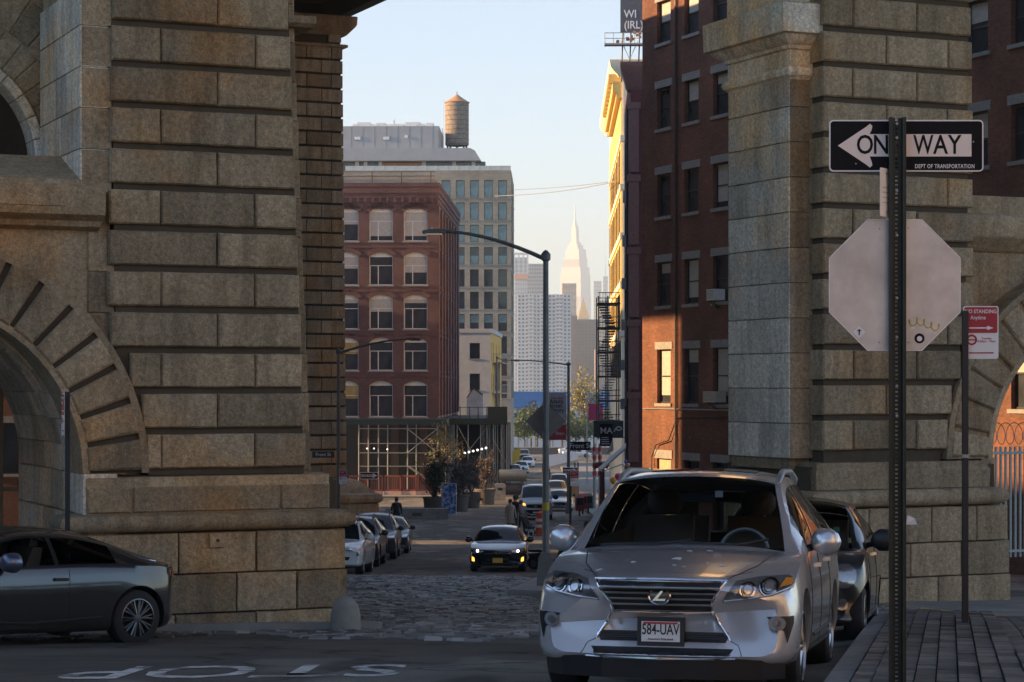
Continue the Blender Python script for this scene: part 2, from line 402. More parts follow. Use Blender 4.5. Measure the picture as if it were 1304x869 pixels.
# concrete apron and yellow line between the pavers and the right-hand pier
ap = MB(); pts = [(4.35,25.6),(9,21.5),(14,24),(14,41),(7.4,35.6),(4.2,31.5)]
def flat_poly(name, pts, dz, mat, cuts=5):
    bm = bmesh.new(); f = bm.faces.new([bm.verts.new((x, y, 0)) for x, y in pts]); bmesh.ops.triangulate(bm, faces=[f])
    bmesh.ops.subdivide_edges(bm, edges=bm.edges, cuts=cuts, use_grid_fill=True)
    for v in bm.verts: v.co.z = G(v.co.x, v.co.y)+dz
    bmesh.ops.recalc_face_normals(bm, faces=bm.faces)
    if sum(f.normal.z for f in bm.faces) < 0: bmesh.ops.reverse_faces(bm, faces=bm.faces)
    me = bpy.data.meshes.new(name); bm.to_mesh(me); bm.free(); o = obj(name, me, mat); o['kind'] = 'structure'; return o
flat_poly('pavement', pts, .02, plain('apron_concrete', (.20,.195,.18), .9, var=.3, scale=1.4, bmp=.3))
flat_poly('yellow_line', [(5.40,32.6),(5.56,32.9),(6.28,27.1),(6.08,26.9)], .028, worn_paint('worn_yellow_paint', (.50,.31,.05), .56, 3), 6)
# concrete traffic island round the tall lamp post, and its kerb
isl = [(-.1,46),(1.0,44.2),(2.6,44.5),(3.6,52),(2.2,61),(.9,61),(.3,52)]
mb = MB(); n = len(isl); vs = [(x,y,G(x,y)-.05) for x,y in isl]+[(x,y,G(x,y)+.15) for x,y in isl]
mb.add(vs, [list(range(n,2*n))]+[(i,(i+1)%n,n+(i+1)%n,n+i) for i in range(n)]); o = mb.build('traffic_island', CONC); o['kind'] = 'structure'
# sidewalks and the raised plaza edge farther down the street
def slab(name, pts, h, mat):
    mb = MB(); n = len(pts); vs = [(x,y,G(x,y)-.2) for x,y in pts]+[(x,y,G(x,y)+h) for x,y in pts]
    mb.add(vs, [list(range(n,2*n))]+[(i,(i+1)%n,n+(i+1)%n,n+i) for i in range(n)]); o = mb.build(name, mat); o['kind'] = 'structure'; return o
SW = plain('sidewalk_concrete', (.24,.235,.22), .9, var=.25, scale=1.2, bmp=.2)
def lane(name, x0a, x1a, y0, y1, x0b, x1b, h):
    n = max(2, int((y1-y0)/12)); mb = MB(); vs = []
    for i in range(n+1):
        t = i/n; y = y0+(y1-y0)*t; a = x0a+(x0b-x0a)*t; b = x1a+(x1b-x1a)*t
        vs += [(a,y,G(a,y)-.2),(a,y,G(a,y)+h),(b,y,G(b,y)+h),(b,y,G(b,y)-.2)]
    fs = []
    for i in range(n):
        for k in range(3): fs.append((4*i+k, 4*i+k+1, 4*i+4+k+1, 4*i+4+k))
    fs += [(0,1,2,3)]
    mb.add(vs, fs); o = mb.build(name, SW); o['kind'] = 'structure'
lane('sidewalk', 4.6, 9, 94, 300, 6.5, 14, .15)
lane('sidewalk', -30, -3.2, 183, 215, -30, -3.4, .15)
lane('sidewalk', -7.5, -2.2, 215, 300, -7, -2.4, .151)
# ---------------- the bridge: cross walls of granite on the axis (u across, v along), deck above
TH = R(24); cu_, su_ = math.cos(TH), math.sin(TH)
OL = (-2.84, 30.0); OR_ = (4.755, 33.5); ZB = 3.3
def zz(zr): return zr+ZB
blk_cache = {}
def block(parent, x0, x1, y0, y1, z0, z1, name='block', mat=None, g=.004, ch=.025, rough=True, face='front'):
    """granite block proud of the wall; face 'front' looks to -y, 'left' looks to -x"""
    mat = mat or STONE
    w = round(x1-x0-2*g, 2); d = round(y1-y0, 2); h = round(z1-z0-2*g, 2)
    if w <= .03 or h <= .03: return
    sd = random.randint(0, 3); key = (w, d, h, sd, face, mat.name, ch, rough)
    if key not in blk_cache:
        rr = random.Random(str(key)); mb = MB()
        if face == 'left': mb.xf = Matrix.Rotation(R(-90), 4, 'Z'); W2, D2 = d, w
        else: W2, D2 = w, d
        nx = 5 if W2 > .5 else 3; nz = 3
        vs = []; fs = []
        for k in range(nz+1):
            for i in range(nx+1):
                X = -W2/2+ch+(W2-2*ch)*i/nx; Z = -h/2+ch+(h-2*ch)*k/nz
                e = 0 if (i in (0, nx) or k in (0, nz)) else (rr.uniform(-.016, .004) if rough else 0)
                vs.append((X, -D2/2+e, Z))
        for k in range(nz):
            for i in range(nx): a = k*(nx+1)+i; fs.append((a, a+1, a+nx+2, a+nx+1))
        b0 = len(vs)
        ring = [i for i in range(nx+1)]+[(k*(nx+1)+nx) for k in range(1, nz+1)]+[nz*(nx+1)+i for i in range(nx-1, -1, -1)]+[k*(nx+1) for k in range(nz-1, 0, -1)]
        def outp(p): return (max(-W2/2, min(W2/2, p[0]*1.0+(ch if p[0] > W2/2-ch-1e-6 else (-ch if p[0] < -W2/2+ch+1e-6 else 0)))),
                             -D2/2+ch*1.2, p[2]+(ch if p[2] > h/2-ch-1e-6 else (-ch if p[2] < -h/2+ch+1e-6 else 0)))
        for r_ in ring:
            q_ = outp(vs[r_]); j_ = .007 if rough else .002
            cx_ = abs(abs(vs[r_][0])-(W2/2-ch)) < 1e-6; cz_ = abs(abs(vs[r_][2])-(h/2-ch)) < 1e-6
            vs.append((q_[0]-(rr.uniform(0, j_)*(1 if q_[0] > 0 else -1) if cx_ else 0), q_[1]+rr.uniform(-.004, .008), q_[2]-(rr.uniform(0, j_)*(1 if q_[2] > 0 else -1) if cz_ else 0)))
        n = len(ring)
        for i in range(n): fs.append((ring[i], b0+i, b0+(i+1) % n, ring[(i+1) % n]))
        c0 = len(vs)
        for i in range(n): p = vs[b0+i]; vs.append((p[0], D2/2, p[2]))
        for i in range(n): fs.append((b0+i, c0+i, c0+(i+1) % n, b0+(i+1) % n))
        mb.add(vs, fs); blk_cache[key] = mb.mesh(name, mat)
    return obj(name, blk_cache[key], None, parent, ((x0+x1)/2, (y0+y1)/2, (z0+z1)/2))
def arc(cx, cz, r, a0, a1, n): return [(cx+r*math.cos(R(a0+(a1-a0)*i/n)), cz+r*math.sin(R(a0+(a1-a0)*i/n))) for i in range(n+1)]
def voussoir(parent, cx, cz, r0, r1, a0, a1, y0, y1, name='voussoir', mat=None, c=.03, flip=1):
    """wedge with chamfered front"""
    n = 3; mb = MB()
    def ringpts(r0, r1, a0, a1): return arc(cx, cz, r0, a0, a1, n)+arc(cx, cz, r1, a1, a0, n)
    da = math.degrees(c/((r0+r1)/2))
    A = ringpts(r0+c, r1-c, a0+da, a1-da); Bq = ringpts(r0, r1, a0, a1); m = len(A)
    vs = [(p[0], y0, p[1]) for p in A]+[(p[0], y0+c, p[1]) for p in Bq]+[(p[0], y1, p[1]) for p in Bq]
    fs = [[i, 2*n+1-i-0, 2*n-i, i+1] for i in range(n)]
    for i in range(m): fs += [(i, m+i, m+(i+1) % m, (i+1) % m), (m+i, 2*m+i, 2*m+(i+1) % m, m+(i+1) % m)]
    fs += [[2*m+i, 2*m+i+1, 2*m+2*n-i, 2*m+2*n+1-i] for i in range(n)]
    mb.add(vs, fs); return mb.build(name, mat or STONE, parent)

def wall_with_arch(parent, x0, x1, z0, z1, cx, cz, r, y0, y1, mat, name='wall'):
    """wall slab in xz with a round-headed opening (jambs go down to z0)"""
    mb = MB(); n = 20; A = arc(cx, cz, r, 180, 0, n)
    xl, xr = cx-r, cx+r
    def slabq(pts): mb.prism(pts, y0, y1)
    if x0 < xl: slabq([(x0,z0),(xl,z0),(xl,z1),(x0,z1)])
    if x1 > xr: slabq([(xr,z0),(x1,z0),(x1,z1),(xr,z1)])
    for i in range(n): slabq([A[i], A[i+1], (A[i+1][0], z1), (A[i][0], z1)])
    return mb.build(name, mat, parent)

def moulding(parent, prof, x0, x1, y1, name, mat, retl=False, retr=False):
    """profile [(y_out, z)...] from bottom to top (y_out = front offset); mitred returns on the ends"""
    mb = MB(); vs = []; n = len(prof)
    for (y, z) in prof:
        vs += [(x0+(y if retl else 0), y, z), (x1-(y if retr else 0), y, z), (x1-(y if retr else 0), y1, z), (x0+(y if retl else 0), y1, z)]
    fs = [(0,3,2,1), (4*n-4,4*n-3,4*n-2,4*n-1)]
    for i in range(n-1):
        for k in range(4): fs.append((4*i+k, 4*i+(k+1) % 4, 4*i+4+(k+1) % 4, 4*i+4+k))
    mb.add(vs, fs); return mb.build(name, mat, parent, smooth=35)
def torus_prof(y0, proj, z0, z1, n=8):
    h = (z1-z0)/2; return [(y0-proj*math.cos(math.pi/2*(i/n*2-1)) if True else 0, z0+h+h*math.sin(math.pi/2*(i/n*2-1))) for i in range(n+1)]

def rustic(parent, rows, zt, pitch, aL, aR, y0, y1, splits, start=None, mat=None):
    """courses of rusticated blocks from zt downwards; aL/aR functions of z"""
    for r_ in range(rows[0], rows[1]):
        z1 = zt-r_*pitch; z0 = z1-pitch+.075
        l = aL((z0+z1)/2); rr = aR((z0+z1)/2)
        if start: l = max(l, start(z0))
        sp = splits[r_ % 2]; xs = [l]+[aL(0)+(aR(0)-aL(0))*q for q in sp]+[rr]
        xs = [x for x in xs if x >= l]
        if len(xs) > 2 and xs[1]-xs[0] < .12: xs.pop(1)
        for i in range(len(xs)-1): block(parent, xs[i], xs[i+1], y0+random.uniform(-.012, .012), y1, z0, z1, mat=mat)

# ---- pier on the left of the street, with the left-hand archway and the window opening above it
LP = thing('stone_pier', 'rusticated granite bridge pier with arch and window opening beside the grey coupe', 'pier', (OL[0], OL[1], EYE-ZB), TH)
PT = .5417
aL = lambda z: -2.665-(4.77+ZB-z)*.0176; aR = lambda z: -.20+(4.77+ZB-z)*.040
acx, acz, aR1, aR0 = -5.295, zz(-1.16), 3.1, 2.235
def ring_at(z):
    q = aR1**2-max(0, (z-acz))**2
    return acx+math.sqrt(q)-.02 if z < acz+aR1 and q > 0 else -99
rustic(LP, (-3, 12), zz(4.768)+PT, PT, aL, aR, 0, .35, [(.54,), (.275, .72)], ring_at)
bk = MB()
bk.prism([(-2.66,zz(5.5)),(-2.66,zz(15)),(-.3,zz(15)),(-.2,zz(5)),(.02,zz(-1.2)),(-2.15,zz(-1.2)),(-2.6,zz(.3))], .085, 2.6)
bk.build('core', JOINT, LP)
# set-back strip on the street side, with its ledge
mb = MB(); mb.prism([(-.6,zz(15)),(-.02,zz(15)),(.06,zz(4.6)),(.30,zz(-1.2)),(-.6,zz(-1.2))], .62, 3.2); mb.build('return_strip', STONE2, LP)
for r_ in range(-2, 11):
    z1 = zz(4.768)-r_*PT; w = .05+(zz(4.77)-z1)*.04
    block(LP, -.3, w+.02, .585, 1.2, z1-PT, z1, mat=STONE2, rough=False, ch=.012)
moulding(LP, [(.45,zz(4.98)),(.38,zz(5.03)),(.38,zz(5.13)),(.5,zz(5.14))], -.3, .30, 1.2, 'ledge', STONE2, False, False)
# margin left of the blocks and the deep reveal of the window opening
ztop = 5.85
for r_ in range(-1, 5):
    z1 = zz(4.768)-r_*PT-.02
    lo = max(z1-PT, zz(2.62)) if r_ == 4 else z1-PT
    block(LP, -3.06, -2.64, .10, .5, lo, z1, mat=STONE2, rough=False, ch=.012)
    xs = [.105, .9, 1.6, 2.6] if r_ % 2 else [.105, 1.25, 2.6]
    for i in range(len(xs)-1): block(LP, -3.075, -2.7, xs[i], xs[i+1], lo, z1, mat=STONEG, rough=True, ch=.01, face='left', g=.003)
mb = MB(); mb.box(-3.03, -2.65, .2, 2.58, zz(2.0), zz(7)); mb.build('reveal_core', STONE2, LP)
block(LP, -3.075, -2.7, .105, 2.6, zz(2.55), zz(2.62), mat=STONEG, rough=False, ch=.01, face='left')
for r_ in range(5, 13):
    z1 = zz(4.768)-r_*PT-.02
    block(LP, -2.97, -2.6, .11, .5, z1-PT, z1, mat=STONE2, rough=False, ch=.012)
mb = MB(); mb.prism([(.06,zz(2.56)),(.06,zz(2.70)),(1.25,zz(3.12)),(3.2,zz(3.12)),(3.2,zz(2.56))], -7.5, -3.06, 'yz'); mb.build('sill', STONE2, LP)
moulding(LP, [(.10,zz(2.04)),(-.06,zz(2.08)),(-.10,zz(2.15)),(-.28,zz(2.22)),(-.32,zz(2.30)),(-.33,zz(2.57)),(-.26,zz(2.62))], -7.5, -2.83, .4, 'cornice', STONE2)
for x in (-3.95, -5.3): block(LP, x-.6, x+.6, -.336, -.2, zz(2.31), zz(2.57), mat=STONE2, rough=False, ch=.01)
wall_with_arch(LP, -8, -2.93, zz(-1.16), zz(2.06), acx, acz, aR1-.25, .14, .9, STONE2, 'spandrel_wall')
# back wall of the opening: smaller arch, rim in the side-lit stone tone, dim brick pier behind
for k in range(13):
    a0 = 0+k*12; voussoir(LP, -4.58, zz(3.2), 1.48, 1.62, a0, a0+11.6, 2.75, 3.3, 'rim_stone', STONEG, c=.02)
wall_with_arch(LP, -8, -2.8, zz(2.6), zz(7), -4.58, zz(3.2), 1.55, 2.85, 3.2, STONE2, 'inner_wall')
for k in range(16):
    a0 = 20+k*8; voussoir(LP, -4.58, zz(3.2), 1.64, 2.1, a0, a0+7.5, 2.83, 3.1, 'wall_stone', STONE2, c=.015)
    if k < 13: a0 = 24+k*8.6; voussoir(LP, -4.58, zz(3.2), 2.13, 2.7, a0, a0+8.2, 2.82, 3.1, 'wall_stone', STONE2, c=.015)
for r_ in range(5):
    for c_ in range(3):
        x = -5.0+c_*.62+(r_ % 2)*.3-.3; block(LP, x, x+.6, 7, 7.4, zz(2.9)+r_*.32, zz(2.9)+r_*.32+.31, name='inner_block', mat=STONE, rough=False)
mb = MB(); mb.box(-10, -1.5, 9, 9.3, zz(2.3), zz(9)); mb.box(-10, -1.5, 3.3, 9, zz(7.2), zz(7.5)); mb.box(-10,-9.7,3.3,9,zz(2.3),zz(7.4)); mb.build('chamber_wall', JOINT, LP)  # dark walls and roof added so the opening's interior stays dark
# archway ring and its soffit stones
for k in range(17):
    a0 = k*9.3+.8; voussoir(LP, acx, acz, aR0+.07, aR1-.07, a0, a0+7.6, -.05, .8)
n = 30
for (ra, rb, ya, nm) in ((aR1-.075, aR1+.02, -.02, 'outer_fillet'), (aR0, aR0+.09, -.02, 'inner_fillet')):
    mb = MB()
    for i in range(n):
        a0 = 158*i/n; a1 = 158*(i+1)/n; mb.prism([*arc(acx, acz, ra, a0, a1, 1), *arc(acx, acz, rb, a1, a0, 1)], ya, .8)
    mb.build(nm, STONE2, LP)
mb = MB()
for i in range(24):
    a0 = 160*i/24; a1 = 160*(i+1)/24; mb.prism([*arc(acx, acz, aR0+.04, a0, a1, 1), *arc(acx, acz, aR1-.05, a1, a0, 1)], .04, .75)
mb.build('ring_backing', JOINT, LP)
rc = random.Random(11)
for k in range(16):
    a0 = k*9.3; cuts = [.05, 1.2, 2.0, 3.1, 4.4] if k % 2 else [.05, .75, 1.7, 2.6, 3.6, 4.4]
    for i in range(len(cuts)-1):
        voussoir(LP, acx, acz, aR0+rc.uniform(0,.02)+(.05 if cuts[i] > 1 else 0), aR0+.6, a0+.15, a0+9.15, cuts[i]+.004, cuts[i+1]-.004, 'soffit_stone', STONEG, c=.012)
for r_ in range(4):
    z1 = zz(-1.16)-r_*.55; cuts = [-.02, .75, 1.8, 2.7, 4.4] if r_ % 2 else [-.02, 1.2, 2.2, 3.3, 4.4]
    for i in range(len(cuts)-1):
        block(LP, -3.06+(.04 if cuts[i] > 1 else 0), -2.6, cuts[i], cuts[i+1], z1-.55, z1, name='jamb_stone', mat=STONEG, rough=True, ch=.012, face='left', g=.003)
# moulded base
moulding(LP, [(-.05,zz(-1.70)),(-.06,zz(-1.36)),(-.04,zz(-1.33)),(-.04,zz(-1.22)),(.3,zz(-1.20))], -3.02, .34, .5, 'base_moulding', STONE2, False, False)
for x0, x1 in ((-3.02,-2.42),(-2.41,-.38),(-.37,.34)): block(LP, x0, x1, -.085, .2, zz(-1.69), zz(-1.345), mat=STONE2, rough=False, ch=.02)
moulding(LP, torus_prof(-.08, .17, zz(-1.95), zz(-1.70)), -3.16, .42, .45, 'torus', STONE2, True, True)
def plinth(parent, z0, z1, xs, y0, mat=None):
    for i in range(len(xs)-1): block(parent, xs[i], xs[i+1], y0+random.uniform(-.006,.006), y0+.5, z0, z1, name='plinth_block', mat=mat or STONE, ch=.015)
plinth(LP, zz(-2.52), zz(-1.96), [-3.35,-1.80,-.72,.56], -.12)
plinth(LP, zz(-3.05), zz(-2.52), [-3.4,-2.5,-1.0,-.15,.58], -.135)
plinth(LP, zz(-3.9), zz(-3.05), [-3.42,-1.85,-.73,.60], -.15)
mb = MB(); mb.box(-2.7, .5, .1, 3, zz(-4), zz(-1.3)); mb.build('base_core', JOINT, LP)
mb = MB(); mb.box(-3.42, -3.0, .1, 4.4, zz(-4), zz(-3.3)); mb.build('jamb_plinth', STONEG, LP)
# iron bar gate inside the archway
ig = thing('iron_gate', 'tall rusty iron bar fence seen through the left archway', 'gate', (OL[0]+cu_*-5.2-su_*4.8, OL[1]+su_*-5.2+cu_*4.8, EYE-3.4), TH)
BARM = plain('rusty_bar', (.22,.16,.10), .7, .3, scale=20)
for i in range(30):
    mb = MB(); mb.box(-.025, .025, -.02, .02, .1, 3.6); mb.build('bar', BARM, ig, loc=(-2.2+i*.145, 0, 0))
for z in (.2, 1.8, 3.4): mb = MB(); mb.box(-2.3, 2.3, -.03, .03, z, z+.06); mb.build('rail', BARM, ig)
# narrow sidewalk at the foot of the left wall
mb = MB(); pts = []
for a in (-9, -6, -4, -2, 0, .9):
    for b in (-.62, -.1): x = OL[0]+a*cu_-b*su_; y = OL[1]+a*su_+b*cu_; pts += [(x, y, G(x, y)-.1), (x, y, G(x, y)+.12)]
fs = []
for i in range(5): a = i*4; fs += [(a,a+4,a+5,a+1),(a+1,a+5,a+7,a+3)]
fs.append((20,22,23,21)); mb.add(pts, fs); o = mb.build('sidewalk', SW); o['kind'] = 'structure'

# ---- pier on the right of the street
RP = thing('stone_pier', 'rusticated granite bridge pier with pale side face behind the one way sign', 'pier', (OR_[0], OR_[1], EYE-ZB), TH)
bL = lambda z: 0+(z-ZB)*.002; bR = lambda z: 2.785-(zz(4)-z)*-.012
rcx, rcz = 5.385, zz(-1.16)
def endR(z):
    q = aR1**2-max(0, z-rcz)**2
    return rcx-math.sqrt(q)+.02 if z < rcz+aR1 and q > 0 else 99
rz0 = zz((491-45.6)/81.9)
for r_ in range(-3, 12):
    z1 = rz0-r_*.543; z0 = z1-.543+.075; l = 0; rr = min(bR((z0+z1)/2), endR(z0))
    xs = [l]+[q*2.78 for q in ((.42, .83), (.2, .62))[r_ % 2]]; xs = [x for x in xs if x < rr-.15]+[rr]
    for i in range(len(xs)-1): block(RP, xs[i], xs[i+1], random.uniform(-.012,.012), .42, z0, z1)
mb = MB(); mb.prism([(.06,zz(-1.2)),(2.2,zz(-1.2)),(2.55,zz(.3)),(2.72,zz(2)),(2.76,zz(15)),(.06,zz(15))], .08, 2.6); mb.build('core', JOINT, RP)
# wing; its left face takes the lighter stone standing for side light
for r_ in range(2, 13):
    z1 = rz0-(r_-.9)*.543; z0 = z1-.543
    if z0 < zz(-1.25): z0 = zz(-1.25)
    block(RP, -.342, .3, .40, .9, z0, z1, mat=STONE2, rough=False, ch=.01)
    xs = [.41, .95, 1.7, 2.3] if r_ % 2 else [.41, 1.35, 2.3]
    for i in range(len(xs)-1): block(RP, -.356, .2, xs[i], xs[i+1], z0, z1, mat=STONEG, rough=True, ch=.012, face='left', g=.003)
mb = MB(); mb.box(-.3, .3, .5, 2.28, zz(-1.3), zz(15)); mb.build('wing_core', STONE2, RP)
ztp = rz0-.1*.543-.543
def cap(prof, name):   # capital moulding wrapping front and left of the wing
    mb = MB(); vs = []; n = len(prof)
    for (o_, z) in prof: vs += [(-.342-o_, .40-o_, z), (.3, .40-o_, z), (.3, 2.3+o_, z), (-.342-o_, 2.3+o_, z)]
    fs = [(0,3,2,1), (4*n-4,4*n-3,4*n-2,4*n-1)]
    for i in range(n-1):
        for k in range(4): fs.append((4*i+k, 4*i+(k+1) % 4, 4*i+4+(k+1) % 4, 4*i+4+k))
    mb.add(vs, fs); mb.build(name, STONEG, RP, smooth=35)
cap([(.0,zz(4.72)),(.02,zz(4.75)),(.07,zz(4.78)),(.09,zz(4.84)),(.07,zz(4.90)),(.0,zz(4.91))], 'astragal')
cap([(.01,zz(4.90)),(.01,zz(5.17)),(.05,zz(5.19)),(.06,zz(5.24)),(.16,zz(5.30)),(.22,zz(5.38)),(.30,zz(5.40)),(.31,zz(5.84)),(.22,zz(5.88))], 'capital')
cap([(.02,zz(5.88)),(.02,zz(15))], 'upper_wing')
# lower wall and cornice right of the blocks, archway ring
moulding(RP, [(.5,zz(2.12)),(.36,zz(2.18)),(.30,zz(2.26)),(.12,zz(2.34)),(.08,zz(2.40)),(.06,zz(2.70)),(.14,zz(2.74))], 2.80, 8.5, 1.2, 'cornice', STONE2)
mb = MB(); mb.box(2.78, 8.5, .42, 1.2, zz(2.75), zz(3.05)); mb.build('coping', STONE2, RP)
wall_with_arch(RP, 2.4, 8.5, zz(-1.16), zz(2.14), rcx, rcz, aR1-.25, .46, 1.0, STONE2, 'spandrel_wall')
for k in range(17):
    a0 = 180-(k*9.3+.8); voussoir(RP, rcx, rcz, aR0+.07, aR1-.07, a0-7.6, a0, -.03+.02, .85)
for (ra, rb, ya, nm) in ((aR1-.075, aR1+.02, -.02, 'outer_fillet'), (aR0, aR0+.09, -.0, 'inner_fillet')):
    mb = MB()
    for i in range(n):
        a0 = 180-158*i/n; a1 = 180-158*(i+1)/n; mb.prism([*arc(rcx, rcz, ra, a0, a1, 1), *arc(rcx, rcz, rb, a1, a0, 1)], ya, .85)
    mb.build(nm, STONE2, RP)
mb = MB()
for i in range(24):
    a0 = 180-160*i/24; a1 = 180-160*(i+1)/24; mb.prism([*arc(rcx, rcz, aR0+.04, a0, a1, 1), *arc(rcx, rcz, aR1-.05, a1, a0, 1)], .06, 2.2)
mb.build('ring_backing', STONE2, RP)
# base
def base_left(prof, name, x1, mat):
    mb = MB(); vs = []; n = len(prof)
    for (o_, z) in prof: vs += [(-.1-o_, -.0-o_, z), (x1+o_, -.0-o_, z), (x1+o_, 2.6, z), (-.1-o_, 2.6, z)]
    fs = [(0,3,2,1), (4*n-4,4*n-3,4*n-2,4*n-1)]
    for i in range(n-1):
        for k in range(4): fs.append((4*i+k, 4*i+(k+1) % 4, 4*i+4+(k+1) % 4, 4*i+4+k))
    mb.add(vs, fs); mb.build(name, mat, RP, smooth=35)
base_left([(.05,zz(-1.60)),(.06,zz(-1.32)),(.03,zz(-1.28)),(.03,zz(-1.19)),(-.2,zz(-1.18))], 'base_moulding', 3.0, STONE2)
base_left([(-y, z) for y, z in torus_prof(-.06, .16, zz(-1.88), zz(-1.61))], 'torus', 3.1, STONE2)
for (z0, z1, xs, y0) in ((-2.45,-1.89,[-.28,.75,1.9,2.75,3.35],-.14), (-2.98,-2.45,[-.3,.4,1.5,2.45,3.37],-.155), (-3.9,-2.98,[-.32,.9,2.0,3.38],-.17)):
    plinth(RP, zz(z0), zz(z1), xs, y0)
    for c0, c1 in ((.36, 1.4), (1.4, 2.6)): block(RP, xs[0]+.004, .2, c0, c1, zz(z0), zz(z1), name='plinth_block', mat=STONE2, face='left', ch=.015)
mb = MB(); mb.box(-.2, 3.25, .1, 2.6, zz(-4), zz(-1.25)); mb.build('base_core', JOINT, RP)
for r_ in range(4):
    mb = MB(); z1 = zz(-1.16)-r_*.7; mb.box(3.14, 3.4, .3+r_*0, 2.4, z1-.69, z1); mb.build('jamb_stone', STONE2, RP)

# ---- far pier on the left, at the far edge of the deck
YF = 91.0; XF = W(440, YF)
FP = thing('stone_pier', 'distant banded granite bridge pier beside the row of parked cars', 'pier', (XF, YF, EYE-6.8), TH)
fz = lambda py: ZP(py, YF)-(EYE-6.8)
fs_ = F/YF
ptf = 18.35/fs_; z = fz(60)
for r_ in range(0, 31):
    z1 = z-r_*ptf; z0 = z1-ptf+.07; e = -.12+r_*.0062
    if z0 < fz(613): break
    xs = [-2.6, -1.05, e] if r_ % 2 else [-2.6, -1.7, -.62, e]
    if r_ % 2 == 0: xs[-2:] = [xs[-2], e]
    for i in range(len(xs)-1): block(FP, xs[i], xs[i+1], random.uniform(-.015,.015), .5, z0, z1, ch=.02)
mb = MB(); mb.prism([(-2.7,fz(615)),(.02,fz(615)),(-.2,fz(40)),(-2.7,fz(40))], .1, 2.6); mb.build('core', JOINT, FP)
mb = MB(); mb.box(-.75, -.2, -.02, .4, fz(55), fz(43)); mb.build('panel_stone', STONE2, FP)
moulding(FP, [(.1,fz(62)),(-.1,fz(61)),(-.1,fz(58)),(.0,fz(57))], -2.8, -.02, 2.6, 'band', STONE2, False, True)
moulding(FP, [(.0,fz(46)),(-.1,fz(43)),(-.18,fz(40)),(-.3,fz(36)),(-.36,fz(33)),(-.38,fz(23)),(-.3,fz(22))], -2.8, .02, 3, 'cornice', STONE2, False, True)
def fbase(prof, name):
    mb = MB(); vs = []; n = len(prof)
    for (o_, z) in prof: vs += [(-2.8, -o_, z), (.1+o_, -o_, z), (.1+o_, 2.6+o_, z), (-2.8, 2.6+o_, z)]
    fs = [(0,3,2,1), (4*n-4,4*n-3,4*n-2,4*n-1)]
    for i in range(n-1):
        for k in range(4): fs.append((4*i+k, 4*i+(k+1) % 4, 4*i+4+(k+1) % 4, 4*i+4+k))
    mb.add(vs, fs); mb.build(name, STONE2, FP, smooth=35)
fbase([(.9,fz(627)),(.75,fz(622)),(.3,fz(611)),(.0,fz(609))], 'base_slope')
fbase([(.95,fz(641)),(1.1,fz(638)),(1.15,fz(634)),(1.1,fz(629)),(.92,fz(627))], 'torus')
fbase([(1.0,fz(735)),(1.0,fz(641))], 'plinth')
# ---- deck overhead
DU0, DV0 = -5, 11
DK = thing('bridge_deck', 'dark riveted steel underside of the bridge deck overhead', 'bridge deck', (0,0,EYE+15.6), TH)
mb = MB(); mb.box(DU0, 31.5, DV0, 230, .9, 2.2); mb.build('deck_slab', STEEL, DK)
for i in range(10):
    u_ = DU0+.3+i*(31.2-DU0-.3)/9; mb = MB(); mb.box(u_-.25, u_+.25, DV0, 230, 0, .9); mb.build('girder', STEEL, DK)
for i in range(38):
    v_ = DV0+1+i*6; mb = MB(); mb.box(DU0, 31.4, v_-.15, v_+.15, .25, .9); mb.build('floor_beam', STEEL, DK)
# ---------------- buildings
BR_DARK = brick('brick_dark', (.25,.085,.045), (.17,.060,.034), (.15,.108,.08), dirt=.55)
BR_RED = brick('brick_red', (.145,.066,.064), (.11,.051,.052), (.11,.08,.076), dirt=.45)
BR_MAROON = brick('brick_maroon', (.16,.040,.035), (.12,.030,.028), (.09,.04,.035), dirt=.4)
BR_TAN = brick('brick_tan', (.36,.32,.26), (.29,.26,.21), (.30,.28,.24), bw=.6, bh=.2, dirt=.25)
LINTEL = plain('lintel_stone', (.27,.26,.24), .85, var=.2, bmp=.2)
SASH_D = plain('dark_sash', (.03,.028,.026), .5)
SASH_W = plain('white_sash', (.66,.66,.64), .5)
GL = glass_dark('window_glass', (.035,.04,.045))
GLB = glass_dark('window_glass_blue', (.13,.19,.20), .1)
GLY = glass_dark('window_glass_warm', (.30,.22,.09), .1)  # golden reflection painted into the pane colour
BLIND = plain('window_blind', (.42,.40,.36), .7, var=.12)
STUCCO = plain('grey_stucco', (.50,.51,.52), .85, var=.1, scale=1)
TARP = plain('grey_panel', (.37,.38,.40), .7, var=.08, scale=.6)

def facade(mb, x0, x1, z0, z1, holes, y=0, depth=.18):
    xs = sorted({x0, x1, *[h[0] for h in holes], *[h[1] for h in holes]}); zs = sorted({z0, z1, *[h[2] for h in holes], *[h[3] for h in holes]})
    xs = [x for x in xs if x0 <= x <= x1]; zs = [z for z in zs if z0 <= z <= z1]
    for i in range(len(xs)-1):
        k = 0
        while k < len(zs)-1:
            def hole(k): 
                cx = (xs[i]+xs[i+1])/2; cz = (zs[k]+zs[k+1])/2
                return any(h[0] < cx < h[1] and h[2] < cz < h[3] for h in holes)
            if hole(k): k += 1; continue
            e = k
            while e+1 < len(zs)-1 and not hole(e+1): e += 1
            mb.quad((xs[i],y,zs[k]), (xs[i+1],y,zs[k]), (xs[i+1],y,zs[e+1]), (xs[i],y,zs[e+1])); k = e+1
    for (a, b, c, d) in holes:
        mb.quad((a,y,c),(a,y,d),(a,y+depth,d),(a,y+depth,c)); mb.quad((b,y,d),(b,y,c),(b,y+depth,c),(b,y+depth,d))
        mb.quad((a,y,d),(b,y,d),(b,y+depth,d),(a,y+depth,d)); mb.quad((a,y,c),(a,y+depth,c),(b,y+depth,c),(b,y,c))
wcache = {}
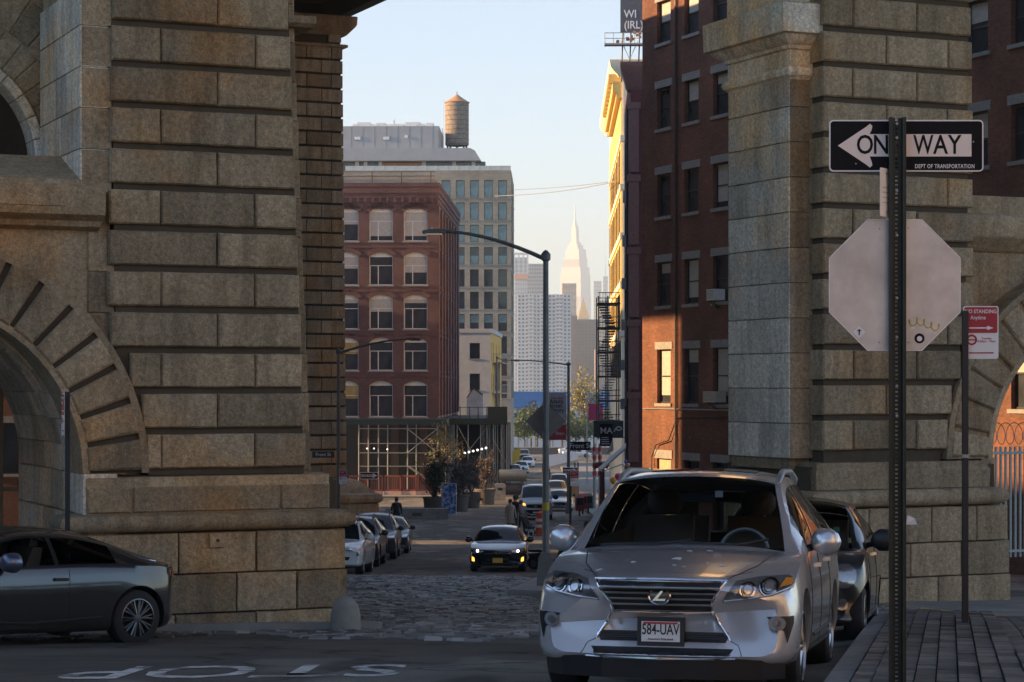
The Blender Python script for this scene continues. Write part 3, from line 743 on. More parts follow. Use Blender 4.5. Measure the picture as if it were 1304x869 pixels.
def window(parent, x, y, z, w, h, rz=0, style='sash', sash=None, pane=None, lintel=None, depth=.18, blind=0, arch=0, pane2=None):
    """window in a hole of width w, height h, whose sill centre is at x,y,z on the wall face (wall looks to -y before rz)"""
    sash = sash or SASH_D; pane = pane or GL
    key = (round(w,2), round(h,2), style, sash.name, arch)
    if key not in wcache:
        f = MB(); t = .055 if w > .8 else .04; yb = depth-.02; yf = yb-.07
        f.box(-w/2, -w/2+t, yf, yb, 0, h); f.box(w/2-t, w/2, yf, yb, 0, h); f.box(-w/2, w/2, yf+.003, yb, 0, t*1.2); f.box(-w/2, w/2, yf+.003, yb, h-t*1.2, h)
        if style == 'sash': f.box(-w/2, w/2, yf-.003, yb, h*.49, h*.49+t)
        if style == 'pair':
            f.box(-w/2, w/2, yf-.003, yb, h*.58, h*.58+t*1.1); f.box(-w*.13-t*.5, -w*.13+t*.9, yf-.006, yb, 0, h*.58); f.box(-w/2, -w/2+t*2, yf-.005, yb, 0, h*.6)
        if style == 'grid':
            f.box(-t/2, t/2, yf-.003, yb, 0, h)
        if arch:   # segmental head filling
            A = arc(0, h-arch*0-(w*w/8/arch+arch/2)+0, w*w/8/arch+arch/2, 90+math.degrees(math.asin(min(1,w/2/(w*w/8/arch+arch/2)))), 90-math.degrees(math.asin(min(1,w/2/(w*w/8/arch+arch/2)))), 8)
            f.prism(A+[(w/2, h-arch-.04), (-w/2, h-arch-.04)], yf-.01, yb)
        s = MB(); s.box(-w/2-.12, w/2+.12, -.07, depth-.1, -.13, -.003)
        l = MB(); l.box(-w/2-.16, w/2+.16, -.03, .1, h+.003, h+.30)
        g = MB(); g.quad((-w/2,depth-.045,h*.5),(w/2,depth-.045,h*.5),(w/2,depth-.045,h),(-w/2,depth-.045,h))
        g2 = MB(); g2.quad((-w/2,depth-.035,0),(w/2,depth-.035,0),(w/2,depth-.035,h*.5),(-w/2,depth-.035,h*.5))
        b = MB(); b.box(-w/2+.06, w/2-.06, depth-.06, depth-.05, h*.5, h-.05)
        wcache[key] = [f.mesh('window', sash), s.mesh('sill', LINTEL), l.mesh('lintel', LINTEL), g, g2, b]
    f, s, l, g, g2, b = wcache[key]
    o = obj('window', f, None, parent, (x, y, z), (0, 0, rz))
    for gm, mt in ((g, pane), (g2, pane2 or pane)):
        kk = (key, id(gm), mt.name)
        if kk not in wcache: wcache[kk] = gm.mesh('pane', mt)
        obj('pane', wcache[kk], None, o)
    obj('sill', s, None, o)
    if lintel: obj('lintel', l, None, o)
    if blind:
        fr_ = random.choice((.25,.4,.5,.5,.62,.85)); kk = (key, 'b', fr_)
        if kk not in wcache:
            q = MB(); q.box(-w/2+.06, w/2-.06, depth-.06, depth-.05, h*(1-fr_), h-.05); wcache[kk] = q.mesh('blind', BLIND)
        obj('blind', wcache[kk], None, o)
    return o

# ---- R1: brick building on the right, its long face parallel to the bridge
T1 = R(90+22.8)   # facade runs toward the camera along local +x
X1, Y1 = W(818, 90), 90.0
z1b = EYE-7.2
R1 = thing('brick_building', 'dark red brick loft building with stone lintels rising behind the right pier', 'building', (X1, Y1, z1b), -R(90-22.8))
# local x points toward the camera along the facade, outward normal -y looks left toward the street
rel = lambda z: z+7.2
holes = []; wins = []
cols = [1.05+2.4*i+.9 for i in range(13)]
rows = [(-.72,1.45),(3.2,4.97),(6.8,8.52),(10.35,12.0),(13.8,15.5),(17.2,18.9)]
for ri, (a, b) in enumerate(rows):
    for ci, c in enumerate(cols): holes.append((c-.6, c+.6, rel(a), rel(b))); wins.append((ri, c, rel(a), b-a, ci))
doors = [(c, rel(-5.6), 2.65) for c in cols[:4]]
for c, z, h in doors: holes.append((c-.62, c+.62, z, z+h))
mb = MB(); facade(mb, 0, 33, 0, rel(21), holes)
mb.quad((0,0,0),(0,0,rel(21)),(0,16,rel(21)),(0,16,0)); mb.quad((33,0,0),(33,16,0),(33,16,rel(21)),(33,0,rel(21))); mb.quad((0,0,rel(21)),(33,0,rel(21)),(33,16,rel(21)),(0,16,rel(21))); mb.quad((0,16,0),(33,16,0),(33,16,rel(21)),(0,16,rel(21)))
mb.build('wall', BR_DARK, R1)
rw = random.Random(4)
for ri, c, z, h, ci in wins:
    window(R1, c, 0, z, 1.2, h, lintel=True, blind=(rw.random() < .55), depth=.25)
for c, z, h in doors[1:]: window(R1, c, 0, z, 1.24, h, style='grid', lintel=True, depth=.3)
d = MB(); d.box(-.6, .6, .1, .2, 0, 2.6); dr = d.build('door', plain('door_tan', (.45,.36,.22), .6), R1, loc=(cols[0], 0, rel(-5.6)))
d = MB(); d.box(-.78, .78, -.04, .1, 2.66, 3.0); d.build('lintel', LINTEL, dr)
mb = MB(); mb.tube((3.15,-.08,0),(3.15,-.08,rel(21)), .05, 8); mb.build('drain_pipe', BLACK, R1)
mb = MB()
for z in (-.95, -3.4): mb.tube((.2,-.06,rel(z)),(12,-.06,rel(z+.02)), .028, 6)
mb.build('conduit', GALV, R1)
mb = MB(); mb.path([(1.0,-.1,rel(-5)),(1.1,-.12,rel(-2.9)),(1.5,-.12,rel(-2.4)),(2.6,-.12,rel(-2.2)),(3.3,-.1,rel(-1.3)),(8,-.1,rel(-1.2))], .025, 6); mb.build('cable', BLACK, R1)
mb = MB(); mb.box(.45,.95,-.18,-.01,rel(-5.0),rel(-3.9)); mb.build('meter_box', plain('meter_box', (.42,.38,.28), .6), R1)
mb = MB(); mb.box(4.6,4.75,-.35,-.01,rel(-3.75),rel(-3.6)); mb.box(4.55,4.8,-.45,-.2,rel(-3.85),rel(-3.7)); mb.build('wall_lamp', BLACK, R1)
lettering('NIPKI OTHERS', .62, plain('faded_lettering', (.19,.085,.058), .9), R1, (4.3, -.006, rel(-1.9)), sx=.9, ex=.003, name='painted_lettering')
# window air conditioners
def aircon(label, c, z, w=.62, mat=None):
    p = R1.matrix_basis @ Vector((c, -.12, z))
    a = thing('air_conditioner', label, 'air conditioner', p, R1.rotation_euler.z)
    m = MB(); m.box(-w/2, w/2, -.32, .15, 0, .42); m.build('housing', mat or WHITE, a)
    m = MB()
    for k in range(7): m.box(-w/2+.04, w/2-.04, -.335, -.321, .05+k*.05, .08+k*.05)
    m.build('grille', GALV, a)
    m = MB(); m.box(-w/2-.015, -w/2-.004, -.25, .05, .06, .36); m.build('side_vent', BLACK, a)
    m = MB(); m.tube((0,-.3,0),(0,.1,-.3),.02,6); m.tube((-.2,-.3,0),(-.2,.1,-.3),.02,6); m.build('bracket', STEEL, a)
bpy.context.view_layer.update()
aircon('white air conditioner in an upper window of the dark brick building', cols[2], rel(3.25))
aircon('beige air conditioner on a bracket in the lower window beside the pier', cols[2]-.1, rel(-.65), 1.0, plain('beige_metal', (.55,.48,.36), .6))
# low railing at the foot of the building
rl = thing('railing', 'grey metal pipe railing at the foot of the brick building', 'railing', R1.matrix_basis @ Vector((2.2,-1.4,0)), R1.rotation_euler.z)
for x in (-2.2,-1.1,0,1.2,2.4): mb = MB(); mb.tube((x,0,0),(x,0,2.5),.035,8); mb.build('post', GALV, rl)
for z in (1.6,2.45): mb = MB(); mb.tube((-2.2,0,z),(2.4,0,z),.03,8); mb.build('rail', GALV, rl)

# ---- R2: maroon loft building with iron front past the corner
def simple_building(name, label, x, y, rz, w, d, h, mat, zb=None):
    zb = G(x, y)-.3 if zb is None else zb
    return thing(name, label, 'building', (x, y, zb), rz)
X2, Y2 = W(803, 118), 118.0; zb2 = G(X2, Y2)-.3
R2 = thing('brick_building', 'narrow maroon brick building with iron cornice next along the street', 'building', (X2, Y2, zb2), R(-2))
h2 = ZP(80, Y2)-zb2; zr2 = lambda py: ZP(py, Y2)-zb2
mb = MB(); mb.box(0, 9, 0, 20, 0, h2); mb.build('wall', BR_MAROON, R2)
moulding(R2, [(0,zr2(115)),(-.12,zr2(110)),(-.15,zr2(104)),(-.35,zr2(92)),(-.4,zr2(84)),(-.42,zr2(80)),(0,zr2(79))], -.15, 9, 1, 'cornice', plain('maroon_iron', (.16,.075,.065), .6), True)
mb = MB()
for k in range(5):
    zt = h2-2.5-k*3.9
    mb.box(-.12, .45, -.10, 0, zt-3.4, zt); mb.box(-.2, .55, -.16, -.003, zt, zt+.35)
mb.build('iron_pilaster', plain('maroon_iron', (.16,.075,.065), .6), R2)
for k in range(5):
    zt = h2-2.9-k*3.9
    for q in range(3): window(R2, 0, 3+q*4.5, zt-2.4, 1.3, 2.3, rz=R(-90), lintel=True, depth=-.02)
mb = MB(); mb.tube((-.15,2,0),(-.15,2,h2-2),.07,8); mb.build('drain_pipe', STEEL, R2)
mb = MB()
for k in range(6): q = MB(); q.box(-.35, -.02, 4+k*2, 4.4+k*2, zr2(250+k*55), zr2(235+k*55)); q.build('wall_fixture', GALV, R2)


# ---- R3: tall pale building whose sunlit yellow cornice overhangs the street
X3, Y3 = W(792, 165), 165.0; zb3 = G(X3, Y3)-.3; zr3 = lambda py: ZP(py, Y3)-zb3
R3 = thing('pale_building', 'tall pale stone building with deep overhanging sunlit cornice', 'building', (X3, Y3, zb3), R(-1.2))
CRM = plain('cream_stone', (.68,.62,.48), .8, var=.08); CRM2 = plain('yellow_stone', (.60,.43,.15), .8, var=.1, bmp=.1)  # second tone: the sun's yellow put into the cream stone
mb = MB(); mb.box(0, 10, .0, 40, 0, zr3(98)); mb.build('wall', CRM, R3)
mb = MB(); mb.box(.1, .8, -.08, 0, zr3(420), zr3(105)); mb.build('corner_pilaster', CRM, R3)
def cor(prof, name, mat, y1):
    mb = MB(); vs = []; n = len(prof)
    for (o_, z) in prof: vs += [(-o_, -o_*.45, z), (10, -o_*.45, z), (10, y1, z), (-o_, y1, z)]
    fs = [(0,3,2,1), (4*n-4,4*n-3,4*n-2,4*n-1)]
    for i in range(n-1):
        for k in range(4): fs.append((4*i+k, 4*i+(k+1) % 4, 4*i+4+(k+1) % 4, 4*i+4+k))
    mb.add(vs, fs); mb.build(name, mat, R3, smooth=30)
cor([(.25,zr3(98)),(.35,zr3(95)),(.6,zr3(91)),(.85,zr3(86)),(.92,zr3(80)),(.95,zr3(77)),(.2,zr3(75))], 'cornice', CRM, 40)
for k in range(9):
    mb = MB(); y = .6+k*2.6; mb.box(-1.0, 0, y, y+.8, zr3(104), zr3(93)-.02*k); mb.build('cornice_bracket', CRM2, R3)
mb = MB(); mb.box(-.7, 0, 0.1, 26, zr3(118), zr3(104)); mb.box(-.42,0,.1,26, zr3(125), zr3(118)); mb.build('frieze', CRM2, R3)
for k in range(5):
    mb = MB(); z = zr3(180+k*62); mb.box(-.14, .9, -.16, 38, z, z+.45); mb.build('string_course', CRM, R3)
    for q in range(7): 
        window(R3, -.002, 3+q*4.6, z-3.0, 1.5, 2.6, rz=R(-90), lintel=True, depth=-.02)
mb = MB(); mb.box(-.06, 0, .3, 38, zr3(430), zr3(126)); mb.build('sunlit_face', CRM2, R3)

# ---- billboard and its scaffold above R2's roof
X4, Y4 = W(790, 124), 124.0
bb = thing('billboard', 'dark grey rooftop billboard with white serif letters', 'billboard', (X4, Y4, zb2+h2), R(-2))
zq = lambda py: ZP(py, Y4)-(zb2+h2)
mb = MB(); mb.box(0, 3.6, 0, .15, zq(41), zq(-30)); mb.build('panel', plain('billboard_grey', (.10,.105,.125), .6), bb)
LET = plain('white_lettering', (.8,.8,.78), .6, var=.03)
for s_, py in (('WI', 18), ('(IRL)', 32)):
    lettering(s_, .62, LET, bb, (.2, -.01, zq(py)-.02), align='LEFT', sx=.9)
for x in (.05, .5, 1.0): 
    mb = MB(); mb.tube((x,.0,-.2),(x+.1,.1,zq(41)),.04,6); mb.build('support', STEEL, bb)
for a, b in (((.05,0,.0),(1.0,0,zq(52))),((1.0,0,0),(.05,0,zq(52)))): mb = MB(); mb.tube(a,b,.025,6); mb.build('brace', GALV, bb)
mb = MB(); mb.box(-.9,1.5,-.3,.4,zq(58),zq(56)); mb.build('platform', GALV, bb)
for x in (-.88,-.4,.2,.8): mb = MB(); mb.tube((x,-.28,zq(57)),(x,-.28,zq(43)),.02,6); mb.build('rail_post', GALV, bb)
for z in (43,50): mb = MB(); mb.tube((-.9,-.28,zq(z)),(1.2,-.28,zq(z)),.02,6); mb.build('rail', GALV, bb)
mb = MB(); rr = random.Random(2)
for k in range(12): x = rr.uniform(-.3,1.1); z = rr.uniform(zq(56),zq(44)); mb.box(x,x+.16,-.25,-.1,z,z+.14)
mb.build('lamp_cluster', plain('orange_lamp', (.75,.30,.12), .6), bb)

# ---- L1: red brick loft building on the left, arched windows
Y5 = 200.0; s5 = F/Y5; zb5 = G(-10, Y5)-.3; zr5 = lambda py: ZP(py, Y5)-zb5
X5 = W(556, Y5)
L1 = thing('brick_building', 'red brick warehouse with white arched windows above the scaffold shed', 'building', (X5, Y5, zb5), R(-1.7))
holes = []; ws = []
cx5 = [W(p, Y5)-X5 for p in (441, 485, 529)]+[W(397, Y5)-X5, W(353, Y5)-X5]
rows5 = [(264,307),(321,363),(375,419),(430,472),(485,531)]
for (t, b) in rows5:
    for c in cx5: holes.append((c-1.08, c+1.08, zr5(b), zr5(t))); ws.append((c, zr5(b), zr5(t)-zr5(b), t))
mb = MB(); facade(mb, -18, 0, zr5(535), zr5(240), holes, depth=.3)
# street side: brick piers between tall narrow windows
sh = []
for q in range(7):
    y = 2.2+q*4.7
    for (t, b) in rows5: sh.append((y-.0, y+2.1, zr5(b), zr5(t)))
mbs = MB(); mbs.xf = Matrix.Rotation(R(90), 4, 'Z'); facade(mbs, 0, 35.5, zr5(535), zr5(240), sh, depth=.35); mb.add(mbs.v, mbs.f)
mb.quad((-18,0,zr5(240)),(0,0,zr5(240)),(0,35.5,zr5(240)),(-18,35.5,zr5(240))); mb.quad((-18,35.5,0),(0,35.5,0),(0,35.5,zr5(240)),(-18,35.5,zr5(240))); mb.quad((-18,0,0),(-18,35.5,0),(-18,35.5,zr5(240)),(-18,0,zr5(240)))
mb.build('wall', BR_RED, L1)
rw = random.Random(9)
for c, z, h, t in ws:
    warm = c < -7.5 and t > 420
    o = window(L1, c, 0, z, 2.16, h, style='pair', sash=SASH_W, depth=.3, arch=.42, blind=(t < 400 and rw.random() < .85), pane=GLY if warm else GL, pane2=GL)
    ab = MB(); rad = 2.16*2.16/8/.42+.21
    an = math.degrees(math.asin(1.08/rad)); A = arc(0, h-rad, rad, 90+an, 90-an, 8); O = arc(0, h-rad, rad+.42, 90-an*1.05, 90+an*1.05, 8)
    ab.prism(A+[(1.08, h+.02), (-1.08, h+.02)], -.001, .2)
    obj('arch_fill', ab.mesh('arch_fill', BR_RED), None, o)
    ab = MB(); ab.prism(A+O, -.06, .1); obj('brick_arch', ab.mesh('brick_arch', BR_RED), None, o)
for (y, _, zb_, zt_) in [s for s in sh]:
    window(L1, 0, y+1.05, zb_, 2.1, zt_-zb_, rz=R(90), style='sash', sash=SASH_D, depth=.35)
for q in range(8):
    y = .0+q*4.7; mb = MB(); mb.box(-.002, .22, y, y+1.6, zr5(530), zr5(262)); mb.build('pilaster', BR_RED, L1)
mb = MB()
for i, (py0, py1, o_) in enumerate(((266,258,.06),(258,252,.12),(252,246,.18),(246,238,.26),(238,233,.3))): mb.box(-18, o_, -o_, 35.5, zr5(py0), zr5(py1)-.002)
mb.build('cornice', BR_RED, L1)
for i in range(26):
    mb = MB(); x = -.4-i*.68; mb.box(x-.12, x+.12, -.22, -.1, zr5(258), zr5(252)); mb.build('dentil', BR_RED, L1)
for (t, b) in rows5[:-1]:
    mb = MB(); mb.box(-18, .1, -.06, 35.5, zr5(b)-.62, zr5(b)-.45); mb.build('belt_course', BR_RED, L1)
mb = MB(); mb.box(-18, -.05, .1, 35, 0, zr5(536)); mb.build('ground_floor', plain('dark_storefront', (.02,.017,.017), .8), L1)
for i in range(7):
    mb = MB(); x = -1.2-i*2.6; mb.box(x-.35, x+.35, -.12, .1, 0, zr5(536)); mb.build('storefront_pier', plain('storefront_brown', (.038,.023,.020), .7), L1)
for i in range(6):
    mb = MB(); x = -2.5-i*2.6; mb.box(x-.9, x+.9, -.02, .1, .7, 5.2); mb.build('storefront_pane', plain('storefront_glass', (.012,.012,.013), .5), L1)
# roof terrace railing of L1
mb = MB(); mb.box(-18, -.2, 1.2, 1.4, zr5(233), zr5(221)); mb.build('parapet', plain('parapet_stone', (.34,.32,.28), .9, bmp=.3), L1)
for i in range(7): mb = MB(); x = -.6-i*2.7; mb.tube((x,1.0,zr5(233)),(x,1.0,zr5(217)),.045,6); mb.build('rail_post', STEEL, L1)
for z in (217.5, 223): mb = MB(); mb.tube((-18,1.0,zr5(z)),(-.2,1.0,zr5(z)),.03,6); mb.build('rail', STEEL, L1)

# ---- L2: tan building with a regular window grid behind, glazed set-back storey and grey penthouse
Y6 = 290.0; zb6 = G(-8, Y6)-.3; zr6 = lambda py: ZP(py, Y6)-zb6; X6 = W(651, Y6)
L2 = thing('office_building', 'tan masonry building with a regular grid of square windows', 'building', (X6, Y6, zb6), R(-1))
cx6 = [W(p, Y6)-X6 for p in (640, 622, 604, 586, 568, 550, 532, 514, 496, 478, 460, 442)]
holes = []; ws = []
for r_ in range(10):
    py = 240.6+28.4*r_
    for c in cx6: holes.append((c-.58, c+.58, zr6(py+11), zr6(py-11))); ws.append((c, zr6(py+11), zr6(py-11)-zr6(py+11), r_))
mb = MB(); facade(mb, W(420,Y6)-X6, 0, 0, zr6(217), holes, depth=.3)
sh = []
for q in range(5):
    for r_ in range(10): py = 240.6+28.4*r_; sh.append((1.6+q*3.9, 4.5+q*3.9, zr6(py+11), zr6(py-11)))
mbs = MB(); mbs.xf = Matrix.Rotation(R(90), 4, 'Z'); facade(mbs, 0, 22, 0, zr6(217), sh, depth=.3); mb.add(mbs.v, mbs.f)
xl = W(420,Y6)-X6
mb.quad((xl,0,zr6(217)),(0,0,zr6(217)),(0,22,zr6(217)),(xl,22,zr6(217))); mb.quad((xl,22,0),(0,22,0),(0,22,zr6(217)),(xl,22,zr6(217)))
mb.build('wall', BR_TAN, L2)
for c, z, h, r_ in ws:
    if c > -13: window(L2, c, 0, z, 1.16, h, style='plain', sash=SASH_D, depth=.3, pane=GLB if r_ < 3 or r_ == 6 else GL, pane2=GLB if r_ < 4 else GL)
for (y, y2, a, b) in sh: window(L2, 0, (y+y2)/2, a, y2-y, b-a, rz=R(90), style='grid', sash=SASH_D, depth=.3, pane=GLB)
# balustrade, set-back storey
for i in range(16): mb = MB(); x = -.1-i*1.4; mb.tube((x,.15,zr6(217)),(x,.15,zr6(214)+.35),.03,5); mb.build('rail_post', GALV, L2)
mb = MB(); mb.box(-22, -.05, .14, .17, zr6(217), zr6(214)+.3); mb.build('glass_balustrade', plain('pale_glass', (.5,.52,.5), .3), L2)
mb = MB(); mb.box(xl, -3.5, 3, 20, zr6(217), zr6(203)); mb.build('set_back_storey', GL, L2)
for px in (452, 463, 482, 538, 577, 602): mb = MB(); x = W(px, Y6)-X6; mb.box(x-.25, x+.25, 2.8, 3, zr6(217), zr6(203)); mb.build('column', STUCCO, L2)
mb = MB(); x = W(485,Y6)-X6; mb.box(x, x+5.4, 2.85, 2.99, zr6(217), zr6(204.5)); mb.build('timber_panel', plain('timber_panel', (.34,.17,.09), .7, scale=2), L2)
mb = MB(); mb.prism([(xl,zr6(203)),(W(612,Y6)-X6,zr6(203)),(W(604,Y6)-X6,zr6(190)),(W(598,Y6)-X6,zr6(187)),(xl,zr6(187))], 1.5, 20); mb.build('roof_slab', TARP, L2)
mb = MB(); mb.box(xl, W(558,Y6)-X6, 2.2, 14, zr6(187), zr6(158)); mb.build('penthouse', TARP, L2)
for i in range(8): mb = MB(); x = W(445+i*15,Y6)-X6; mb.box(x-.03, x+.03, 2.19, 2.2, zr6(187), zr6(158.5)); mb.build('panel_joint', plain('joint_grey', (.25,.26,.28), .8), L2)
for px in (453, 490): mb = MB(); x = W(px,Y6)-X6; mb.box(x-.55, x+.55, 2.14, 2.2, zr6(176), zr6(171)); v_ = mb.build('vent', GALV, L2); mb = MB(); mb.box(x-.4,x+.4,2.12,2.139,zr6(175.4),zr6(171.6)); mb.build('louvre', WHITE, v_)
mb = MB(); x = W(516,Y6)-X6; mb.lathe([(0,2.12),(.22,2.12),(.22,2.2)], 12, 'y', (x, 0, zr6(171.5))); mb.build('vent', WHITE, L2)
rr = random.Random(8)
for px, w in ((450,1.0),(460,1.8),(474,1.5),(482,1.3),(492,1.2),(505,1.6),(523,2.0),(533,1.2),(545,1.0)):
    mb = MB(); x = W(px,Y6)-X6; h = rr.uniform(.45,.75); mb.box(x-w/2, x+w/2, 4, 6, zr6(158), zr6(158)+h); mb.box(x-w/2+.1,x+w/2-.1,3.97,4,zr6(158)+.08,zr6(158)+h-.12); mb.build('rooftop_unit', WHITE, L2)
mb = MB(); x = W(498,Y6)-X6; mb.tube((x,5,zr6(158)),(x,5,zr6(147)),.09,6); mb.build('mast', GALV, L2)
for dx in (0, .5): mb = MB(); x = W(558,Y6)-X6+dx; mb.tube((x,2,zr6(188)),(x,2,zr6(161)),.04,5); mb.build('ladder_rail', STEEL, L2)

# ---- water tower on the roof
Yt = 300.0; xt = W(582, Yt); zt = ZP(188, Yt); rt = W(597,Yt)-W(582,Yt)
WT = thing('water_tower', 'round timber water tower with conical copper coloured roof', 'water tower', (xt, Yt, zt))
zrt = lambda py: ZP(py, Yt)-zt
TW = plain('weathered_timber', (.26,.21,.165), .85, var=.3, scale=3)
nst = 40
for i in range(nst):
    a0 = 2*math.pi*i/nst; a1 = 2*math.pi*(i+.94)/nst; mb = MB()
    o4 = [((rt-d_)*math.cos(a), (rt-d_)*math.sin(a)) for a, d_ in ((a0,0),(a1,0),(a1,.12),(a0,.12))]
    mb.prism(o4, zrt(185), zrt(131), 'xy'); mb.build('stave', TW, WT)
mb = MB(); mb.lathe([(rt-.1,zrt(186)),(rt-.1,zrt(132))], 24); mb.build('tank', TW, WT)
for py in (184,178,172,166,160,154,148,142,136): mb = MB(); mb.lathe([(rt+.003,zrt(py)-.03),(rt+.03,zrt(py)),(rt+.003,zrt(py)+.03)], 32); mb.build('hoop', STEEL, WT)
mb = MB(); mb.lathe([(0,zrt(120)),(rt*.5,zrt(125.4)),(rt+.15,zrt(131)),(rt+.1,zrt(131.6)),(0,zrt(131.5))], 28); mb.build('roof', plain('copper_roof', (.48,.27,.13), .6, var=.12), WT)
mb = MB(); mb.tube((0,0,zrt(121)),(0,0,zrt(117)),.05,6); mb.build('finial', STEEL, WT)
for i in range(8): a = i*math.pi/4; mb = MB(); mb.box(-.12,.12,-.12,.12,zrt(190),zrt(185)); mb.build('leg', STEEL, WT, loc=(rt*.8*math.cos(a), rt*.8*math.sin(a), 0))
mb = MB(); 
for dx in (-.15,.15): mb.tube((-rt-.2,dx,zrt(190)),(-rt-.2,dx,zrt(127)),.03,5)
for k in range(14): mb.tube((-rt-.2,-.15,zrt(188-k*4.4)),(-rt-.2,.15,zrt(188-k*4.4)),.02,5)
mb.build('ladder', GALV, WT)

# ---- L3: low building, grey painted front and ochre street side
Y7 = 240.0; zb7 = G(-4, Y7)-.3; zr7 = lambda py: ZP(py, Y7)-zb7; X7 = W(625, Y7)
L3 = thing('painted_building', 'low building with grey painted front and ochre yellow side', 'building', (X7, Y7, zb7), R(-2.3))
hl = [(W(598,Y7)-X7, W(611,Y7)-X7, zr7(457), zr7(437)), (W(598,Y7)-X7, W(611,Y7)-X7, zr7(497), zr7(476))]
mb = MB(); facade(mb, W(575,Y7)-X7, 0, 0, zr7(420), hl, depth=.3)
mb.quad((W(575,Y7)-X7,0,zr7(420)),(0,0,zr7(420)),(0,26,zr7(420)),(W(575,Y7)-X7,26,zr7(420)))
mb.build('front_wall', STUCCO, L3)
OCH = plain('ochre_paint', (.66,.40,.10), .8, var=.12, scale=1)  # one near-even ochre over the whole street side
hs = [(1.5+q*2.2, 2.6+q*2.2, zr7(b), zr7(t)) for q in (0,2,5,8) for (t,b) in ((436,458),(476,500),(520,545))]
mb = MB(); mb.xf = Matrix.Rotation(R(90), 4, 'Z'); facade(mb, 0, 26, 0, zr7(420), hs, depth=.2); mb.xf = None; mb.build('side_wall', OCH, L3)
for (a, b, c, d_) in hl: window(L3, (a+b)/2, 0, c, b-a, d_-c, depth=.3)
for (a, b, c, d_) in hs: window(L3, 0, (a+b)/2, c, b-a, d_-c, rz=R(90), depth=.2)
mb = MB(); mb.box(W(575,Y7)-X7, .12, -.08, 26, zr7(424), zr7(420)+.1); mb.build('coping', STUCCO, L3)
# fire escape on its ochre side
fe = thing('fire_escape', 'grey iron fire escape on the ochre building side', 'fire escape', (X7+.2, Y7+10, zb7), R(-2.3))
for (t) in (462, 502, 545):
    z = zr7(t); mb = MB(); mb.box(.05, 1.3, -6, 7, z, z+.08); mb.build('platform', GALV, fe)
    for y in (-6,-3,0,3.5,7): mb = MB(); mb.tube((1.28,y,z),(1.28,y,z+1.0),.03,5); mb.build('post', GALV, fe)
    mb = MB(); mb.tube((1.28,-6,z+1.0),(1.28,7,z+1.0),.03,5); mb.tube((0.05,-6,z+1.0),(1.28,-6,z+1.0),.03,5); mb.build('rail', GALV, fe)
    mb = MB(); mb.box(.3,.9,-3.2,-3.1,z-3.1,z); mb.build('stair', GALV, fe)
    for k in range(8): mb = MB(); mb.box(.3,1.0,-4+k*.5,-3.8+k*.5,z-3.2+k*.4,z-3.16+k*.4); mb.build('tread', GALV, fe)

# ---- unseen corner building and left-hand row, added to block and shape the sun
def plain_block(label, x0, y0, w, d, h, mat, rz=0):
    zb = G(x0, y0)-1
    b = thing('brick_building', label, 'building', (x0, y0, zb), rz)
    hs = []; n = int(w//3.2); k = int((h-4)//3.8)
    for i in range(n):
        for j in range(k): hs.append((1+i*3.2, 2.6+i*3.2, 4+j*3.8, 6.3+j*3.8))
    m = MB(); facade(m, 0, w, 0, h, hs, depth=.25); m.quad((w,0,0),(w,d,0),(w,d,h),(w,0,h)); m.quad((0,d,0),(0,0,0),(0,0,h),(0,d,h)); m.quad((0,0,h),(w,0,h),(w,d,h),(0,d,h)); m.quad((w,d,0),(0,d,0),(0,d,h),(w,d,h))
    m.build('wall', mat, b)
    for q in hs: window(b, (q[0]+q[1])/2, 0, q[2], 1.6, 2.3, depth=.25, lintel=True)
    m = MB(); m.box(-.25, w+.25, -.3, d, h, h+.6); m.build('cornice', LINTEL, b)
    return b
# left row added out of frame, its heights set to screen the low sun
def ub(u, v): return (u*cu_-v*su_, u*su_+v*cu_)
def left_row(label, v0, v1, top, mat):
    x, y = ub(-26, v0); zb = G(x, y)-1
    plain_block(label, x, y, v1-v0, 14, EYE+top-zb, mat, TH+R(90))
plain_block('brick corner building hidden behind the far pier', -44, 98.6, 29, 60, 30, BR_DARK)
left_row('tan brick building across the side street left of the bridge', -5, 18, 6.5, BR_TAN)
left_row('low red brick building across the side street left of the bridge', 18.3, 41, 11, BR_RED)
left_row('tall red brick building across the side street left of the bridge', 41.3, 75, 19, BR_RED)
left_row('low dark brick building across the side street level with the far pier', 75.3, 91, 15, BR_DARK)
left_row('tall dark brick building across the side street beyond the far pier', 91.3, 104, 25, BR_DARK)
p = ub(50, -24); plain_block('pale building behind the viewpoint closing the street', p[0], p[1], 80, 12, EYE+9-(G(*p)-1), plain('pale_facade', (.55,.47,.37), .85), TH+R(180))
# sunlit corner building to the right behind the viewpoint
p = ub(14, 2); plain_block('cream corner building to the right behind the viewpoint', p[0], p[1], 42, 14, EYE+13.5-(G(*p)-1), plain('cream_facade', (.62,.52,.40), .85), TH-R(90))
